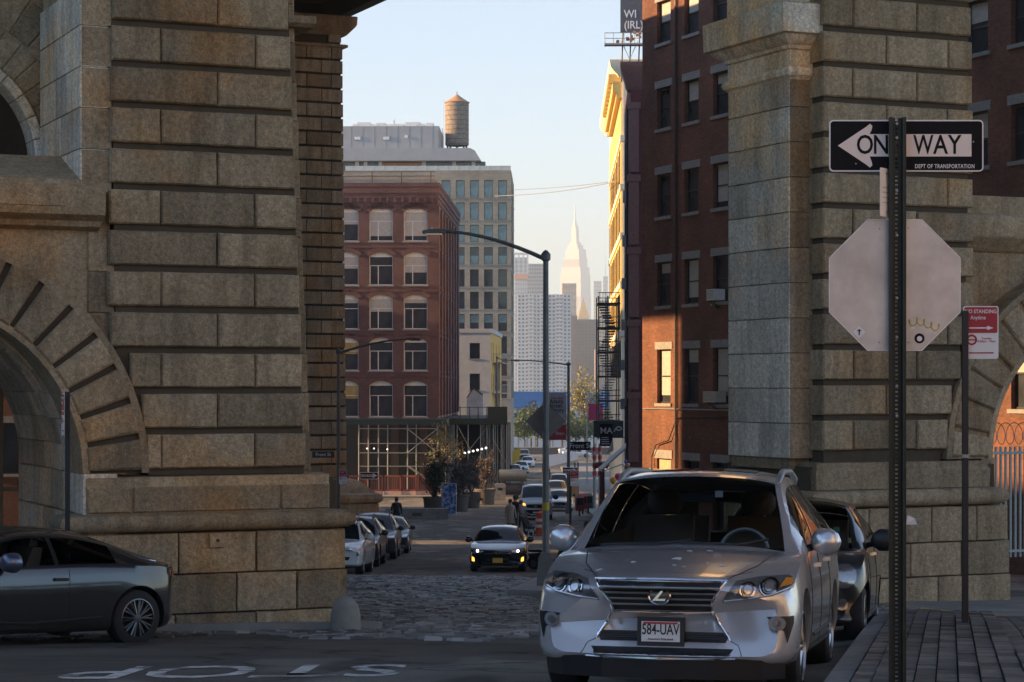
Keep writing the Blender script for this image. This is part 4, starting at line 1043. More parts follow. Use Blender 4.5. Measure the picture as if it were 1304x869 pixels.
# ---------------- vehicles: lofted bodies (front toward -y, x to the driver's left as seen from the front's right), wheels cut in
def interp(tab, s):
    # Catmull-Rom through table points
    if s <= tab[0][0]: return tab[0][1]
    if s >= tab[-1][0]: return tab[-1][1]
    for i in range(len(tab)-1):
        if tab[i][0] <= s <= tab[i+1][0]:
            a, b = tab[i], tab[i+1]; p = tab[i-1] if i else a; q = tab[i+2] if i+2 < len(tab) else b
            h = b[0]-a[0]; t = (s-a[0])/h
            m0 = (b[1]-p[1])/(b[0]-p[0]) if b[0] > p[0] else 0; m1 = (q[1]-a[1])/(q[0]-a[0]) if q[0] > a[0] else 0
            d = (b[1]-a[1])/h
            if d*m0 <= 0: m0 = 0
            if d*m1 <= 0: m1 = 0
            m0 = max(-3*abs(d), min(3*abs(d), m0)); m1 = max(-3*abs(d), min(3*abs(d), m1))
            return (2*t**3-3*t*t+1)*a[1]+(t**3-2*t*t+t)*h*m0+(-2*t**3+3*t*t)*b[1]+(t**3-t*t)*h*m1
TYRE_C = {}
def wheel_meshes(r, w, spokes, rimm):
    key = (r, w, spokes, rimm.name)
    if key in TYRE_C: return TYRE_C[key]
    t = MB(); ri = r*.70
    t.lathe([(ri,-w/2),(r*.86,-w/2),(r*.97,-w/2+.02),(r,-w/2+.05),(r,w/2-.05),(r*.97,w/2-.02),(r*.86,w/2),(ri,w/2),(ri*.98,0),(ri,-w/2)], 40, 'x')
    tm = t.mesh('tyre', RUBBER, smooth=40)
    rm = MB()   # outer face at x = +w/2
    rm.lathe([(ri*1.0,w/2-.001),(ri*.94,w/2+.004),(ri*.90,w/2-.03),(ri*.90,-w/2+.04)], 40, 'x')
    for k in range(spokes):
        a = 2*math.pi*k/spokes
        for da in ((-.10, .10) if spokes < 8 else (-.07, .07)):
            p0 = (w/2-.012, .05*math.cos(a), .05*math.sin(a)); p1 = (w/2-.02, ri*.93*math.cos(a+da*1.6), ri*.93*math.sin(a+da*1.6)); rm.tube(p0, p1, .016, 5, .013)
    rm.lathe([(0,w/2),(.05,w/2-.002),(.065,w/2-.02),(.065,w/2-.06)], 16, 'x')
    rmm = rm.mesh('rim', rimm, smooth=40)
    dk = MB(); dk.lathe([(0,w/2-.07),(ri*.9,w/2-.075)], 24, 'x'); dkm = dk.mesh('brake_disc', plain('brake_dark', (.03,.03,.032), .6, .5))
    TYRE_C[key] = (tm, rmm, dkm); return TYRE_C[key]

def loft(sp):
    L = sp['L']; S = sp['stations']; NS = len(S)
    seg = [2, 2, 3, 3, 2, 9, 4, 5]
    verts = []; faces = []; mi = []
    rings = []
    for s in S:
        top = interp(sp['top'], s); belt = min(interp(sp['belt'], s), top-.03); w = interp(sp['w'], s); wt = min(interp(sp['wt'], s), w*.98); zb = interp(sp['zb'], s); dr = interp(sp['drop'], s)
        bw = interp(sp['bow'], s)
        H = belt-zb
        kp_ = [(0, zb), (.84*w, zb), (.965*w, zb+.08*H), (1.0*w, zb+.42*H), (.995*w, zb+.72*H), (.955*w, belt), (wt, max(belt+.012, top-dr)), (.62*wt, max(belt+.02, top-.28*dr)), (0, top)]
        pts = []
        for i in range(8):
            a, b = kp_[i], kp_[i+1]; p = kp_[i-1] if i else (-kp_[1][0], kp_[1][1]); q = kp_[i+2] if i+2 < 9 else (-kp_[7][0], kp_[7][1])
            lin = i in (0, 5)
            for k in range(seg[i]):
                t = k/seg[i]
                if lin: pt = (a[0]+(b[0]-a[0])*t, a[1]+(b[1]-a[1])*t+(.0 if i == 0 else 0)); 
                else:
                    if i == 1: p = a
                    if i == 4: q = b
                    if i == 6: p = a
                    def cr(j): return .5*((2*a[j])+(-p[j]+b[j])*t+(2*p[j]-5*a[j]+4*b[j]-q[j])*t*t+(-p[j]+3*a[j]-3*b[j]+q[j])*t**3)
                    pt = (cr(0), cr(1))
                if i == 5: pt = (pt[0]+sp.get('tumble', .03)*math.sin(math.pi*t)*min(1, (kp_[6][1]-belt)/.3), pt[1])
                pts.append(pt)
        pts.append(kp_[8])
        M = len(pts)
        y0 = -L/2+s*L
        full = []
        for (x, z) in pts:
            full.append((x, y0+bw*(abs(x)/w)**2.4, z))
        left = [(-x, y, z) for (x, y, z) in full[1:-1]][::-1]
        rings.append(full+left)
    n = len(rings[0])
    for r_ in rings: verts += r_
    cum = [0]
    for k in seg: cum.append(cum[-1]+k)
    M = cum[-1]+1
    for i in range(NS-1):
        sm = (S[i]+S[i+1])/2
        for j in range(n):
            faces.append((i*n+j, i*n+(j+1) % n, (i+1)*n+(j+1) % n, (i+1)*n+j))
            jj = j if j < M-1 else n-1-j     # mirrored segment index
            m = 0
            if jj >= cum[6]:
                ws = sp['ws']
                if ws[0] < sm < ws[1]: m = 1
                elif sp['rw'][0] < sm < sp['rw'][1]: m = 2
                if jj == cum[6] and m: m = 0
            elif cum[5]+1 <= jj < cum[6]-1:
                for (a, b) in sp['side']:
                    if a < sm < b: m = 3
            mi.append(m)
    faces.append(list(range(n))[::-1]); mi.append(0); faces.append([(NS-1)*n+j for j in range(n)]); mi.append(0)
    me = bpy.data.meshes.new('body'); me.from_pydata(verts, [], faces); me.polygons.foreach_set('material_index', mi)
    bm = bmesh.new(); bm.from_mesh(me); bmesh.ops.recalc_face_normals(bm, faces=bm.faces); bm.to_mesh(me); bm.free()
    return me
def cut_wheels(me, sp):
    for k in range(4): me.materials.append((TRIM, CGLASS, CHROME, RUBBER)[k])
    o = bpy.data.objects.new('tmp', me); col.objects.link(o)
    cut = MB(); tmp = []
    for (yw, r_) in ((sp['yf'], sp['rw_']+.055), (sp['yr'], sp['rw_']+.055)):
        for sx in (-1, 1):
            a = sx*(sp['hw']+.2); b = sx*(sp['hw']-.33)
            c = MB(); c.lathe([(0,min(a,b)),(r_,min(a,b)),(r_,max(a,b)),(0,max(a,b))], 36, 'x', (0, yw, sp['rw_'])); cut.add(c.v, c.f)
    cm = cut.mesh('cut'); bm = bmesh.new(); bm.from_mesh(cm); bmesh.ops.remove_doubles(bm, verts=bm.verts, dist=1e-5); bmesh.ops.recalc_face_normals(bm, faces=bm.faces); bm.to_mesh(cm); bm.free()
    co = bpy.data.objects.new('cut', cm); col.objects.link(co)
    md = o.modifiers.new('b', 'BOOLEAN'); md.operation = 'DIFFERENCE'; md.object = co; md.solver = 'EXACT'
    bpy.context.view_layer.update()
    r_ = bpy.data.meshes.new_from_object(o.evaluated_get(bpy.context.evaluated_depsgraph_get()))
    bpy.data.objects.remove(o); bpy.data.objects.remove(co); bpy.data.meshes.remove(cm)
    ix = [p.material_index for p in r_.polygons]; r_.materials.clear(); r_.polygons.foreach_set('material_index', ix); return r_
def pick(me, idx, name, off=0):
    bm = bmesh.new(); bm.from_mesh(me)
    bmesh.ops.delete(bm, geom=[f for f in bm.faces if f.material_index not in idx], context='FACES')
    if off:
        bm.normal_update()
        for v in bm.verts: v.co -= v.normal*off
    for f in bm.faces: f.material_index = 0; f.smooth = True
    m = bpy.data.meshes.new(name); bm.to_mesh(m); bm.free(); m.set_sharp_from_angle(angle=R(38)); return m
def islands(me):
    bm = bmesh.new(); bm.from_mesh(me); bm.faces.ensure_lookup_table(); seen = set(); out = []
    for f in bm.faces:
        if f.index in seen: continue
        st = [f]; seen.add(f.index); grp = []
        while st:
            g = st.pop(); grp.append(g)
            for e in g.edges:
                for h in e.link_faces:
                    if h.index not in seen: seen.add(h.index); st.append(h)
        mp = {}; vs = []; fs = []
        for g in grp:
            fl = []
            for v in g.verts:
                if v.index not in mp: mp[v.index] = len(vs); vs.append(tuple(v.co))
                fl.append(mp[v.index])
            fs.append(fl)
        m = bpy.data.meshes.new('side_window'); m.from_pydata(vs, [], fs); m.polygons.foreach_set('use_smooth', [True]*len(fs)); out.append(m)
    bm.free(); return out
class Proj:
    """conform outlines drawn in front (x,z) or side (y,z) view to the body surface"""
    def __init__(s, me): s.b = BVHTree.FromPolygons([v.co.copy() for v in me.vertices], [list(p.vertices) for p in me.polygons])
    def hit(s, view, a, b):
        if view == 'front': o, d = Vector((a, -6, b)), Vector((0, 1, 0))
        elif view == 'rear': o, d = Vector((a, 6, b)), Vector((0, -1, 0))
        elif view == 'right': o, d = Vector((6, a, b)), Vector((-1, 0, 0))
        elif view == 'left': o, d = Vector((-6, a, b)), Vector((1, 0, 0))
        else: o, d = Vector((a, b, 6)), Vector((0, 0, -1))
        h = s.b.ray_cast(o, d)
        return h[0], h[1], d
    def patch(s, view, pts, name, mat, parent, off=.006, cuts=3, thick=.0, smooth=True):
        bm = bmesh.new(); f = bm.faces.new([bm.verts.new((p[0], p[1], 0)) for p in pts])
        bmesh.ops.triangulate(bm, faces=[f])
        for c_ in range(cuts):
            es = [e for e in bm.edges if e.calc_length() > .05]
            if es: bmesh.ops.subdivide_edges(bm, edges=es, cuts=1); bmesh.ops.triangulate(bm, faces=bm.faces)
        last = None; bad = []
        for v in bm.verts:
            h, n_, d = s.hit(view, v.co.x, v.co.y)
            if h is None: bad.append(v); continue
            if n_.dot(d) > 0: n_ = -n_
            v.co = h-d*off*.7+n_*off*.6
        if bad: bmesh.ops.delete(bm, geom=bad, context='VERTS')
        bmesh.ops.recalc_face_normals(bm, faces=bm.faces)
        for f in bm.faces: f.smooth = smooth
        me = bpy.data.meshes.new(name); bm.to_mesh(me); bm.free(); return obj(name, me, mat, parent)
    def line(s, view, pts, w, name, mat, parent, off=.004, n=6):
        P = []
        for i in range(len(pts)-1):
            for k in range(n): t = k/n; P.append((pts[i][0]+(pts[i+1][0]-pts[i][0])*t, pts[i][1]+(pts[i+1][1]-pts[i][1])*t))
        P.append(pts[-1]); H = []
        for p in P:
            h, n_, d = s.hit(view, *p)
            if h is not None: H.append(h-d*off)
        if len(H) < 2: return None
        mb = MB(); mb.path([tuple(h) for h in H], w/2, 6); return mb.build(name, mat, parent, smooth=40)

CGLASS = glass_dark('car_glass', (.012,.015,.016), .03)
CCLEAR = glass_clear('car_windscreen', (.72,.77,.75))
TRIM = plain('black_trim', (.015,.015,.016), .45)
LENS = plain('lamp_lens', (.55,.57,.60), .08, .7, coat=1); LENSD = plain('lamp_housing', (.24,.25,.265), .18, .6, coat=1)
AMBER = plain('amber_lens', (.70,.28,.04), .2, coat=1); TAIL = plain('tail_lens', (.35,.015,.015), .15, coat=1)
RIM = plain('alloy', (.45,.46,.47), .3, .9); RIMD = plain('dark_alloy', (.16,.165,.17), .3, .9)
GREYLINE = plain('panel_gap', (.012,.012,.012), .7)
HEADON = emit('headlamp_lit', (1,.90,.68), 3.0); BLINK = emit('amber_lit', (1,.42,.05), .9)
body_cache = {}
def make_car(sp, name, label, cat, paintm, loc, rz, group=None, clear=False, rim=None, detail=True):
    key = sp['id']
    if key not in body_cache:
        me = cut_wheels(loft(sp), sp); body_cache[key] = (me, Proj(me), {})
    me, pj, parts = body_cache[key]
    root = thing(name, label, cat, loc, rz, group)
    for idx, nm, off in (((0,), 'body', 0), ((1,), 'windscreen', .004), ((2,), 'rear_window', .004), ((3,), 'side_window', .004)):
        if nm not in parts: parts[nm] = pick(me, idx, nm, off)
    bm_ = parts['body'].copy(); bm_.materials.append(paintm); b = obj('body', bm_, None, root)
    if 'sides' not in parts: parts['sides'] = islands(parts['side_window'])
    for nm, src in [('windscreen', parts['windscreen']), ('rear_window', parts['rear_window'])]+[('side_window', q) for q in parts['sides']]:
        g = src.copy(); g.materials.append(CCLEAR if clear else CGLASS); obj(nm, g, None, root)
    tm, rm, dk = wheel_meshes(sp['rw_'], sp['tw'], sp.get('spokes', 5), rim or RIM)
    for yw in (sp['yf'], sp['yr']):
        for sx in (-1, 1):
            o = obj('wheel', tm, None, root, (sx*(sp['hw']-sp['tw']/2-.03), yw, sp['rw_']), (random.uniform(0, 1), 0, 0 if sx > 0 else math.pi))
            obj('rim', rm, None, o); obj('brake_disc', dk, None, o)
    # underbody so no light passes through
    u = MB(); u.box(-sp['hw']*.62, sp['hw']*.62, -sp['L']*.42, sp['L']*.42, .2, .45); u.build('underbody', RUBBER, root)
    return root, pj, b
def mirror_pair(root, sp, paintm, x, y, z, sx_=(1, -1), s=1.0):
    for sx in sx_:
        mb = MB(); n = 10; m = 6
        vs = []; fs = []
        for i in range(m+1):
            t = i/m; rr = [.02,.075,.10,.11,.108,.10,.095][i]*s; yy = [-.10,-.085,-.05,0,.04,.07,.08][i]*s
            for k in range(n): a = 2*math.pi*k/n; vs.append((sx*(x+.10*s+1.08*rr*math.cos(a)), y+yy+.04*math.cos(a)*0, z+.98*rr*math.sin(a)))
        for i in range(m):
            for k in range(n): fs.append((i*n+k, i*n+(k+1) % n, (i+1)*n+(k+1) % n, (i+1)*n+k))
        fs += [list(range(n)), list(range(m*n, m*n+n))]
        mb.add(vs, fs); o = mb.build('wing_mirror', paintm, root, smooth=50)
        mb = MB(); mb.tube((sx*(x-.10),y+.06,z-.07),(sx*(x+.04),y,z-.03),.03,6); mb.build('mirror_stalk', TRIM, o)
def stations(extra=()):
    S = [0,.004,.012,.024,.04,.06,.08]+[.1+.0125*i for i in range(65)]+[.92,.94,.96,.976,.988,.996,1.0]
    return sorted(set([round(s, 4) for s in S]+list(extra)))

# ---- generic body shapes
SUV = dict(id='suv', L=4.77, hw=.94, rw_=.365, tw=.235, yf=-1.42, yr=1.32, spokes=5, ws=(.262,.415), rw=(.90,.965), side=((.33,.475),(.487,.66),(.672,.84)),
    top=[(0,.80),(.012,.845),(.03,.875),(.06,.905),(.12,.965),(.2,1.035),(.262,1.085),(.30,1.23),(.36,1.45),(.415,1.60),(.5,1.665),(.62,1.68),(.78,1.64),(.88,1.57),(.92,1.42),(.965,1.12),(.985,1.0),(1,.85)],
    belt=[(0,.70),(.03,.79),(.06,.83),(.15,.93),(.262,1.015),(.5,1.05),(.8,1.13),(.93,1.14),(.985,.95),(1,.8)],
    w=[(0,.80),(.01,.865),(.03,.915),(.08,.935),(.2,.94),(.85,.94),(.96,.91),(.99,.86),(1,.80)],
    wt=[(0,.62),(.03,.72),(.1,.80),(.2,.83),(.262,.80),(.32,.74),(.415,.645),(.6,.63),(.85,.60),(.92,.64),(.965,.78),(1,.65)],
    zb=[(0,.33),(.02,.28),(.1,.24),(.9,.25),(1,.36)], drop=[(0,.05),(.06,.05),(.2,.06),(.262,.055),(.34,.05),(.415,.06),(.85,.07),(1,.05)],
    bow=[(0,.27),(.05,.24),(.12,.12),(.2,.02),(.262,-.0),(.3,.05),(.42,.03),(.5,0),(.9,0),(1,-.15)], stations=stations((.262,.415)))
SED = dict(id='sedan', L=4.85, hw=.91, rw_=.335, tw=.215, yf=-1.45, yr=1.35, spokes=5, ws=(.27,.42), rw=(.70,.83), side=((.35,.50),(.512,.665),(.675,.74)),
    top=[(0,.66),(.012,.70),(.03,.735),(.08,.80),(.18,.90),(.27,.965),(.32,1.12),(.38,1.31),(.42,1.39),(.5,1.445),(.6,1.45),(.7,1.39),(.77,1.24),(.83,1.10),(.9,1.07),(.97,1.03),(1,.85)],
    belt=[(0,.58),(.03,.66),(.1,.76),(.27,.91),(.5,.93),(.8,1.0),(.96,.98),(1,.75)],
    w=[(0,.76),(.01,.83),(.03,.88),(.08,.905),(.2,.91),(.85,.91),(.96,.88),(1,.78)],
    wt=[(0,.60),(.03,.70),(.1,.77),(.2,.80),(.27,.77),(.34,.68),(.42,.595),(.6,.575),(.7,.60),(.83,.72),(.95,.74),(1,.62)],
    zb=[(0,.26),(.02,.22),(.1,.19),(.9,.21),(1,.32)], drop=[(0,.05),(.2,.06),(.42,.06),(.7,.06),(.9,.05),(1,.05)],
    bow=[(0,.30),(.05,.26),(.12,.12),(.2,.02),(.3,.05),(.42,.02),(.5,0),(.9,0),(1,-.18)], stations=stations((.27,.42)))
COUPE = dict(id='coupe', L=4.77, hw=.925, rw_=.335, tw=.245, yf=-1.40, yr=1.45, spokes=10, ws=(.31,.455), rw=(.70,.87), side=((.385,.565),(.578,.735)),
    top=[(0,.66),(.012,.71),(.03,.74),(.08,.81),(.18,.90),(.31,.985),(.36,1.12),(.42,1.28),(.455,1.335),(.53,1.38),(.62,1.375),(.7,1.32),(.78,1.21),(.87,1.07),(.92,1.01),(.975,.95),(1,.80)],
    belt=[(0,.58),(.03,.66),(.1,.77),(.31,.90),(.5,.91),(.75,.955),(.87,.95),(.96,.88),(1,.74)],
    w=[(0,.74),(.01,.82),(.03,.88),(.1,.905),(.25,.915),(.55,.90),(.8,.925),(.92,.87),(.97,.78),(1,.68)],
    wt=[(0,.60),(.03,.70),(.1,.77),(.2,.80),(.31,.76),(.38,.66),(.455,.575),(.6,.55),(.7,.575),(.87,.70),(.95,.76),(1,.66)],
    zb=[(0,.24),(.02,.2),(.1,.17),(.9,.20),(.97,.28),(1,.36)], drop=[(0,.05),(.2,.06),(.455,.07),(.7,.08),(.9,.04),(1,.05)],
    bow=[(0,.32),(.05,.28),(.12,.12),(.2,.02),(.3,.05),(.45,.02),(.5,0),(.85,0),(1,-.30)], stations=stations((.31,.455)), tumble=.02)
HATCH = dict(id='hatch', L=3.65, hw=.815, rw_=.30, tw=.195, yf=-1.13, yr=1.17, spokes=7, ws=(.25,.43), rw=(.86,.955), side=((.36,.60),(.612,.80)),
    top=[(0,.66),(.015,.74),(.04,.80),(.1,.89),(.18,.97),(.25,1.02),(.30,1.16),(.37,1.36),(.43,1.45),(.55,1.49),(.7,1.48),(.82,1.43),(.88,1.28),(.955,1.0),(1,.75)],
    belt=[(0,.56),(.04,.68),(.12,.82),(.25,.94),(.5,.97),(.8,1.03),(.93,1.03),(1,.7)],
    w=[(0,.62),(.012,.70),(.04,.765),(.1,.80),(.2,.815),(.85,.81),(.95,.76),(1,.62)],
    wt=[(0,.48),(.04,.60),(.1,.68),(.2,.70),(.25,.68),(.34,.62),(.43,.565),(.6,.56),(.82,.54),(.9,.58),(1,.5)],
    zb=[(0,.30),(.03,.23),(.1,.2),(.9,.22),(1,.34)], drop=[(0,.06),(.2,.07),(.43,.07),(.8,.08),(1,.06)],
    bow=[(0,.34),(.05,.28),(.12,.14),(.2,.03),(.3,.06),(.43,.02),(.5,0),(.9,0),(1,-.2)], stations=stations((.25,.43)))
VAN = dict(id='van', L=5.53, hw=1.02, rw_=.35, tw=.225, yf=-1.78, yr=1.55, spokes=5, ws=(.145,.265), rw=(.97,.985), side=((.22,.35),),
    top=[(0,.95),(.01,1.02),(.03,1.08),(.08,1.20),(.145,1.33),(.2,1.68),(.265,2.0),(.32,2.09),(.5,2.12),(.9,2.10),(.97,2.06),(.99,1.9),(1,1.6)],
    belt=[(0,.82),(.03,.95),(.1,1.10),(.145,1.20),(.3,1.24),(.9,1.25),(1,1.2)],
    w=[(0,.84),(.01,.91),(.04,.97),(.1,1.01),(.9,1.02),(.98,1.0),(1,.95)],
    wt=[(0,.68),(.04,.80),(.1,.86),(.145,.87),(.2,.83),(.265,.80),(.4,.80),(.9,.82),(1,.82)],
    zb=[(0,.32),(.03,.27),(.9,.3),(1,.4)], drop=[(0,.05),(.145,.06),(.265,.1),(.5,.1),(1,.1)],
    bow=[(0,.26),(.06,.2),(.12,.08),(.18,.03),(.27,.02),(.4,0),(.9,0),(1,-.03)], stations=stations((.145,.265)), tumble=.02)

def mir(pts): return [(-x, z) for x, z in pts][::-1]
def generic_front(root, pj, b, sp, lit=False, plate=None, lampz=.70, gz=(.42,.62), gw=.45, lw=.30, chrome=True, lampmat=None, rail=False):
    """headlamps, grille, lower intake, fog lamps for small cars"""
    w = sp['hw']; lm = lampmat or (LENS)
    for sx in (1, -1):
        pts = [(w*.46,lampz-.07),(w*.62,lampz-.09),(w*.88,lampz-.02),(w*.93,lampz+.08),(w*.78,lampz+.06),(w*.52,lampz+.01)]
        pts = pts if sx > 0 else mir(pts)
        h = pj.patch('front', pts, 'headlight', lm, root)
        c = [(sx*w*.70+.038*math.cos(a), lampz-.015+.038*math.sin(a)) for a in [k*math.pi/5 for k in range(10)]]
        pj.patch('front', c, 'bulb', HEADON if lit else LENS, h, off=.012)
        pts = [(w*.80,gz[0]-.02),(w*.90,gz[0]),(w*.90,gz[0]+.14),(w*.82,gz[0]+.10)]
        pts = pts if sx > 0 else mir(pts)
        pj.patch('front', pts, 'fog_lamp', BLINK if lit else LENSD, root)
    g = pj.patch('front', [(-gw,gz[1]),(-gw*.8,gz[0]),(gw*.8,gz[0]),(gw,gz[1])], 'grille', TRIM, root)
    if chrome: pj.line('front', [(-gw,gz[1]),(0,gz[1]+.01),(gw,gz[1])], .025, 'grille_trim', CHROME, g, off=.01)
    pj.patch('front', [(-w*.6,gz[0]-.04),(-w*.55,gz[0]-.14),(w*.55,gz[0]-.14),(w*.6,gz[0]-.04)], 'lower_intake', TRIM, root)
    if plate is not None:
        h, n_, d = pj.hit('front', 0, gz[0]+.02)
        m = MB(); m.box(-.16,.16,-.02,0,-.075,.075); m.build('number_plate', plate, root, loc=(0, h.y-.015, gz[0]+.02))
def side_lines(root, pj, sp, b, rails=True, doors=None, handles=True):
    y = lambda s: -sp['L']/2+s*sp['L']
    for sx, v in ((1, 'right'), (-1, 'left')):
        for (s, zb_, zt_) in doors or ():
            pj.line(v, [(y(s),zb_),(y(s),zt_)], .008, 'door_gap', GREYLINE, b, off=.001, n=8)
        if handles:
            for (s, z) in sp.get('handles', ()):
                h, n_, d = pj.hit(v, y(s), z)
                if h: m = MB(); m.box(-.018,.018,-.09,.09,-.016,.016); m.build('door_handle', sp.get('hmat') or TRIM, root, loc=(h.x+sx*.012, y(s), z))
def on_ground(x, y, rz, half):
    """z and pitch of a car standing on the sloping street"""
    dx, dy = math.sin(-rz)*half, math.cos(rz)*half   # car +y axis
    return (G(x+dx, y+dy)+G(x-dx, y-dy))/2, math.atan2(G(x+dx, y+dy)-G(x-dx, y-dy), 2*half)
def stand(root, x, y, rz, half=1.35):
    z, p = on_ground(x, y, rz, half); root.location = (x, y, z); root.rotation_mode = 'XYZ'; root.rotation_euler = (p, 0, rz)

# ================= the silver SUV parked on the right
SILVER = paint('silver_paint', (.66,.685,.71), metal=.6, rough=.24, dust=.08)
def front_suv():
    rz = R(-12.5); fx, fy = .99, 15.0; hl = SUV['L']/2
    cx, cy = fx+math.sin(-rz)*hl, fy+math.cos(rz)*hl
    root, pj, b = make_car(SUV, 'parked_suv', 'silver SUV with dusty bonnet parked at the kerb beside the one way sign', 'car', SILVER, (0,0,0), rz, clear=True)
    stand(root, cx, cy, rz)
    # grille
    g = pj.patch('front', [(-.43,.835),(-.40,.78),(-.35,.685),(-.34,.635),(.34,.635),(.35,.685),(.40,.78),(.43,.835)], 'grille', TRIM, root, off=.004, cuts=4)
    for z, hw_ in ((.795,.405),(.755,.385),(.715,.365),(.675,.35)): pj.line('front', [(-hw_,z),(0,z),(hw_,z)], .016, 'grille_bar', GALV, g, off=.014)
    pj.line('front', [(-.46,.845),(0,.85),(.46,.845)], .026, 'grille_trim', CHROME, g, off=.012)
    for sx in (1, -1):
        pj.line('front', [(sx*.45,.84),(sx*.355,.70),(sx*.345,.64),(sx*.40,.54),(sx*.475,.43)], .02, 'grille_trim', CHROME, g, off=.01)
    pj.line('front', [(-.34,.625),(0,.62),(.34,.625)], .014, 'grille_trim', CHROME, g, off=.01)
    # emblem: an oval ring with a slanted L
    h, n_, d = pj.hit('front', 0, .735); ye = h.y-.022
    em = MB(); em.lathe([(0,-.006),(.072,-.004),(.076,.004)], 28, 'y'); 
    for i, v in enumerate(em.v): em.v[i] = (v[0], v[1], v[2]*.78)
    e = em.build('emblem', plain('emblem_dark', (.03,.035,.06), .2, coat=1), root, loc=(0, ye, .735))
    m = MB()
    for k in range(28):
        a0, a1 = 2*math.pi*k/28, 2*math.pi*(k+1)/28; m.tube((.074*math.cos(a0),-.01,.058*math.sin(a0)),(.074*math.cos(a1),-.01,.058*math.sin(a1)),.0075,6)
    m.build('emblem_ring', CHROME, e)
    m = MB(); m.prism([(.018,.045),(.034,.045),(-.012,-.018),(.045,-.018),(.038,-.032),(-.05,-.032)], -.016, -.008); m.build('emblem_letter', CHROME, e)
    # lower openings
    m1 = pj.patch('front', [(-.46,.485),(-.44,.415),(.44,.415),(.46,.485)], 'bumper_slot', TRIM, root, off=.003, cuts=4)
    for z in (.465,.45,.435): pj.line('front', [(-.45,z),(0,z),(.45,z)], .006, 'slot_bar', GREYLINE, m1, off=.006)
    pj.patch('front', [(-.50,.375),(-.46,.325),(.46,.325),(.50,.375)], 'lower_intake', TRIM, root, off=.003, cuts=4)
    pj.line('front', [(-.52,.312),(0,.305),(.52,.312)], .014, 'intake_trim', CHROME, root, off=.006)
    # black valance under the bumper
    v = MB(); pts = [(-.84,-1.98),(-.7,-2.16),(-.4,-2.30),(0,-2.34),(.4,-2.30),(.7,-2.16),(.84,-1.98)]
    vs = [(x,y,.17) for x,y in pts]+[(x,y-.015,.315) for x,y in pts]; n = len(pts)
    v.add(vs, [(i,i+1,n+i+1,n+i) for i in range(n-1)]+[list(range(n))]); v.build('valance', TRIM, root)
    # headlights: dark housing, projector lenses, amber corner, clear outline
    for sx in (1, -1):
        P = [(.425,.70),(.55,.715),(.76,.745),(.885,.80),(.90,.86),(.84,.885),(.66,.875),(.52,.845),(.47,.77)]
        P = P if sx > 0 else mir(P)
        hl_ = pj.patch('front', P, 'headlight', LENSD, root, off=.006, cuts=4)
        for (x, z, r_) in ((.60,.785,.055),(.735,.805,.062)):
            for rr, mt, of, nm in ((r_, CHROME, .012, 'reflector'), (r_*.72, LENSD, .017, 'bezel'), (r_*.5, LENS, .022, 'lens')):
                pj.patch('front', [(sx*x+rr*math.cos(k*math.pi/8), z+rr*math.sin(k*math.pi/8)) for k in range(16)], nm, mt, hl_, off=of, cuts=1)
        A = [(.80,.80),(.875,.82),(.885,.86),(.83,.865)]; A = A if sx > 0 else mir(A)
        pj.patch('front', A, 'turn_lamp', AMBER if sx > 0 else LENS, hl_, off=.012, cuts=2)
        pj.line('front', [(sx*.44,.705),(sx*.6,.725),(sx*.76,.755),(sx*.875,.805)], .016, 'lamp_strip', LENS, hl_, off=.014)
        # fog lamp in its slit
        Q = [(.72,.60),(.90,.61),(.90,.56),(.86,.42),(.84,.50),(.76,.565)]; Q = Q if sx > 0 else mir(Q)
        fg = pj.patch('front', Q, 'fog_recess', TRIM, root, off=.003, cuts=3)
        pj.patch('front', [(sx*.79+.058*math.cos(k*math.pi/8), .555+.05*math.sin(k*math.pi/8)) for k in range(16)], 'fog_lamp', LENS, fg, off=.010, cuts=1)
        pj.patch('front', [(sx*.79+.03*math.cos(k*math.pi/8), .555+.026*math.sin(k*math.pi/8)) for k in range(16)], 'fog_bulb', LENSD, fg, off=.014, cuts=1)
        pj.patch('front', [(sx*.30+.016*math.cos(k*math.pi/5), .55+.016*math.sin(k*math.pi/5)) for k in range(10)], 'parking_sensor', GALV, root, off=.004, cuts=0)
    # number plate in its black frame
    h, n_, d = pj.hit('front', 0, .5)
    pl = MB(); pl.box(-.165,.165,-.02,.03,-.10,.10); fr = pl.build('plate_frame', TRIM, root, loc=(-.01, h.y-.03, .485))
    pl = MB(); pl.box(-.135,.135,-.026,-.018,-.07,.07); pl.build('number_plate', plain('plate_white', (.72,.73,.72), .4, var=.05), fr)
    PB = plain('plate_black', (.02,.02,.025), .5)
    lettering('584-UAV', .105, PB, fr, (0,-.0285,.012), sx=.66, name='plate_number', ex=.001)
    lettering("America's Dairyland", .022, PB, fr, (0,-.0285,-.052), name='plate_motto', ex=.001)
    m = MB(); m.box(-.12,.12,-.029,-.0265,.052,.066); m.build('plate_band', REDP, fr)
    # bonnet creases and shut lines
    for sx in (1, -1):
        pj.line('top', [(sx*.46,-2.2),(sx*.62,-1.75),(sx*.70,-1.25)], .008, 'bonnet_gap', GREYLINE, b, off=.001, n=10)
        pj.line('front', [(sx*.47,.43),(sx*.53,.40),(sx*.56,.33)], .005, 'bumper_gap', GREYLINE, b, off=.001)
        pj.line('front', [(sx*.44,.872),(sx*.6,.905)], .006, 'bonnet_gap', GREYLINE, b, off=.001)
    # bird droppings and dust on the bonnet
    rr = random.Random(12); DR = plain('bird_dropping', (.60,.60,.58), .8)
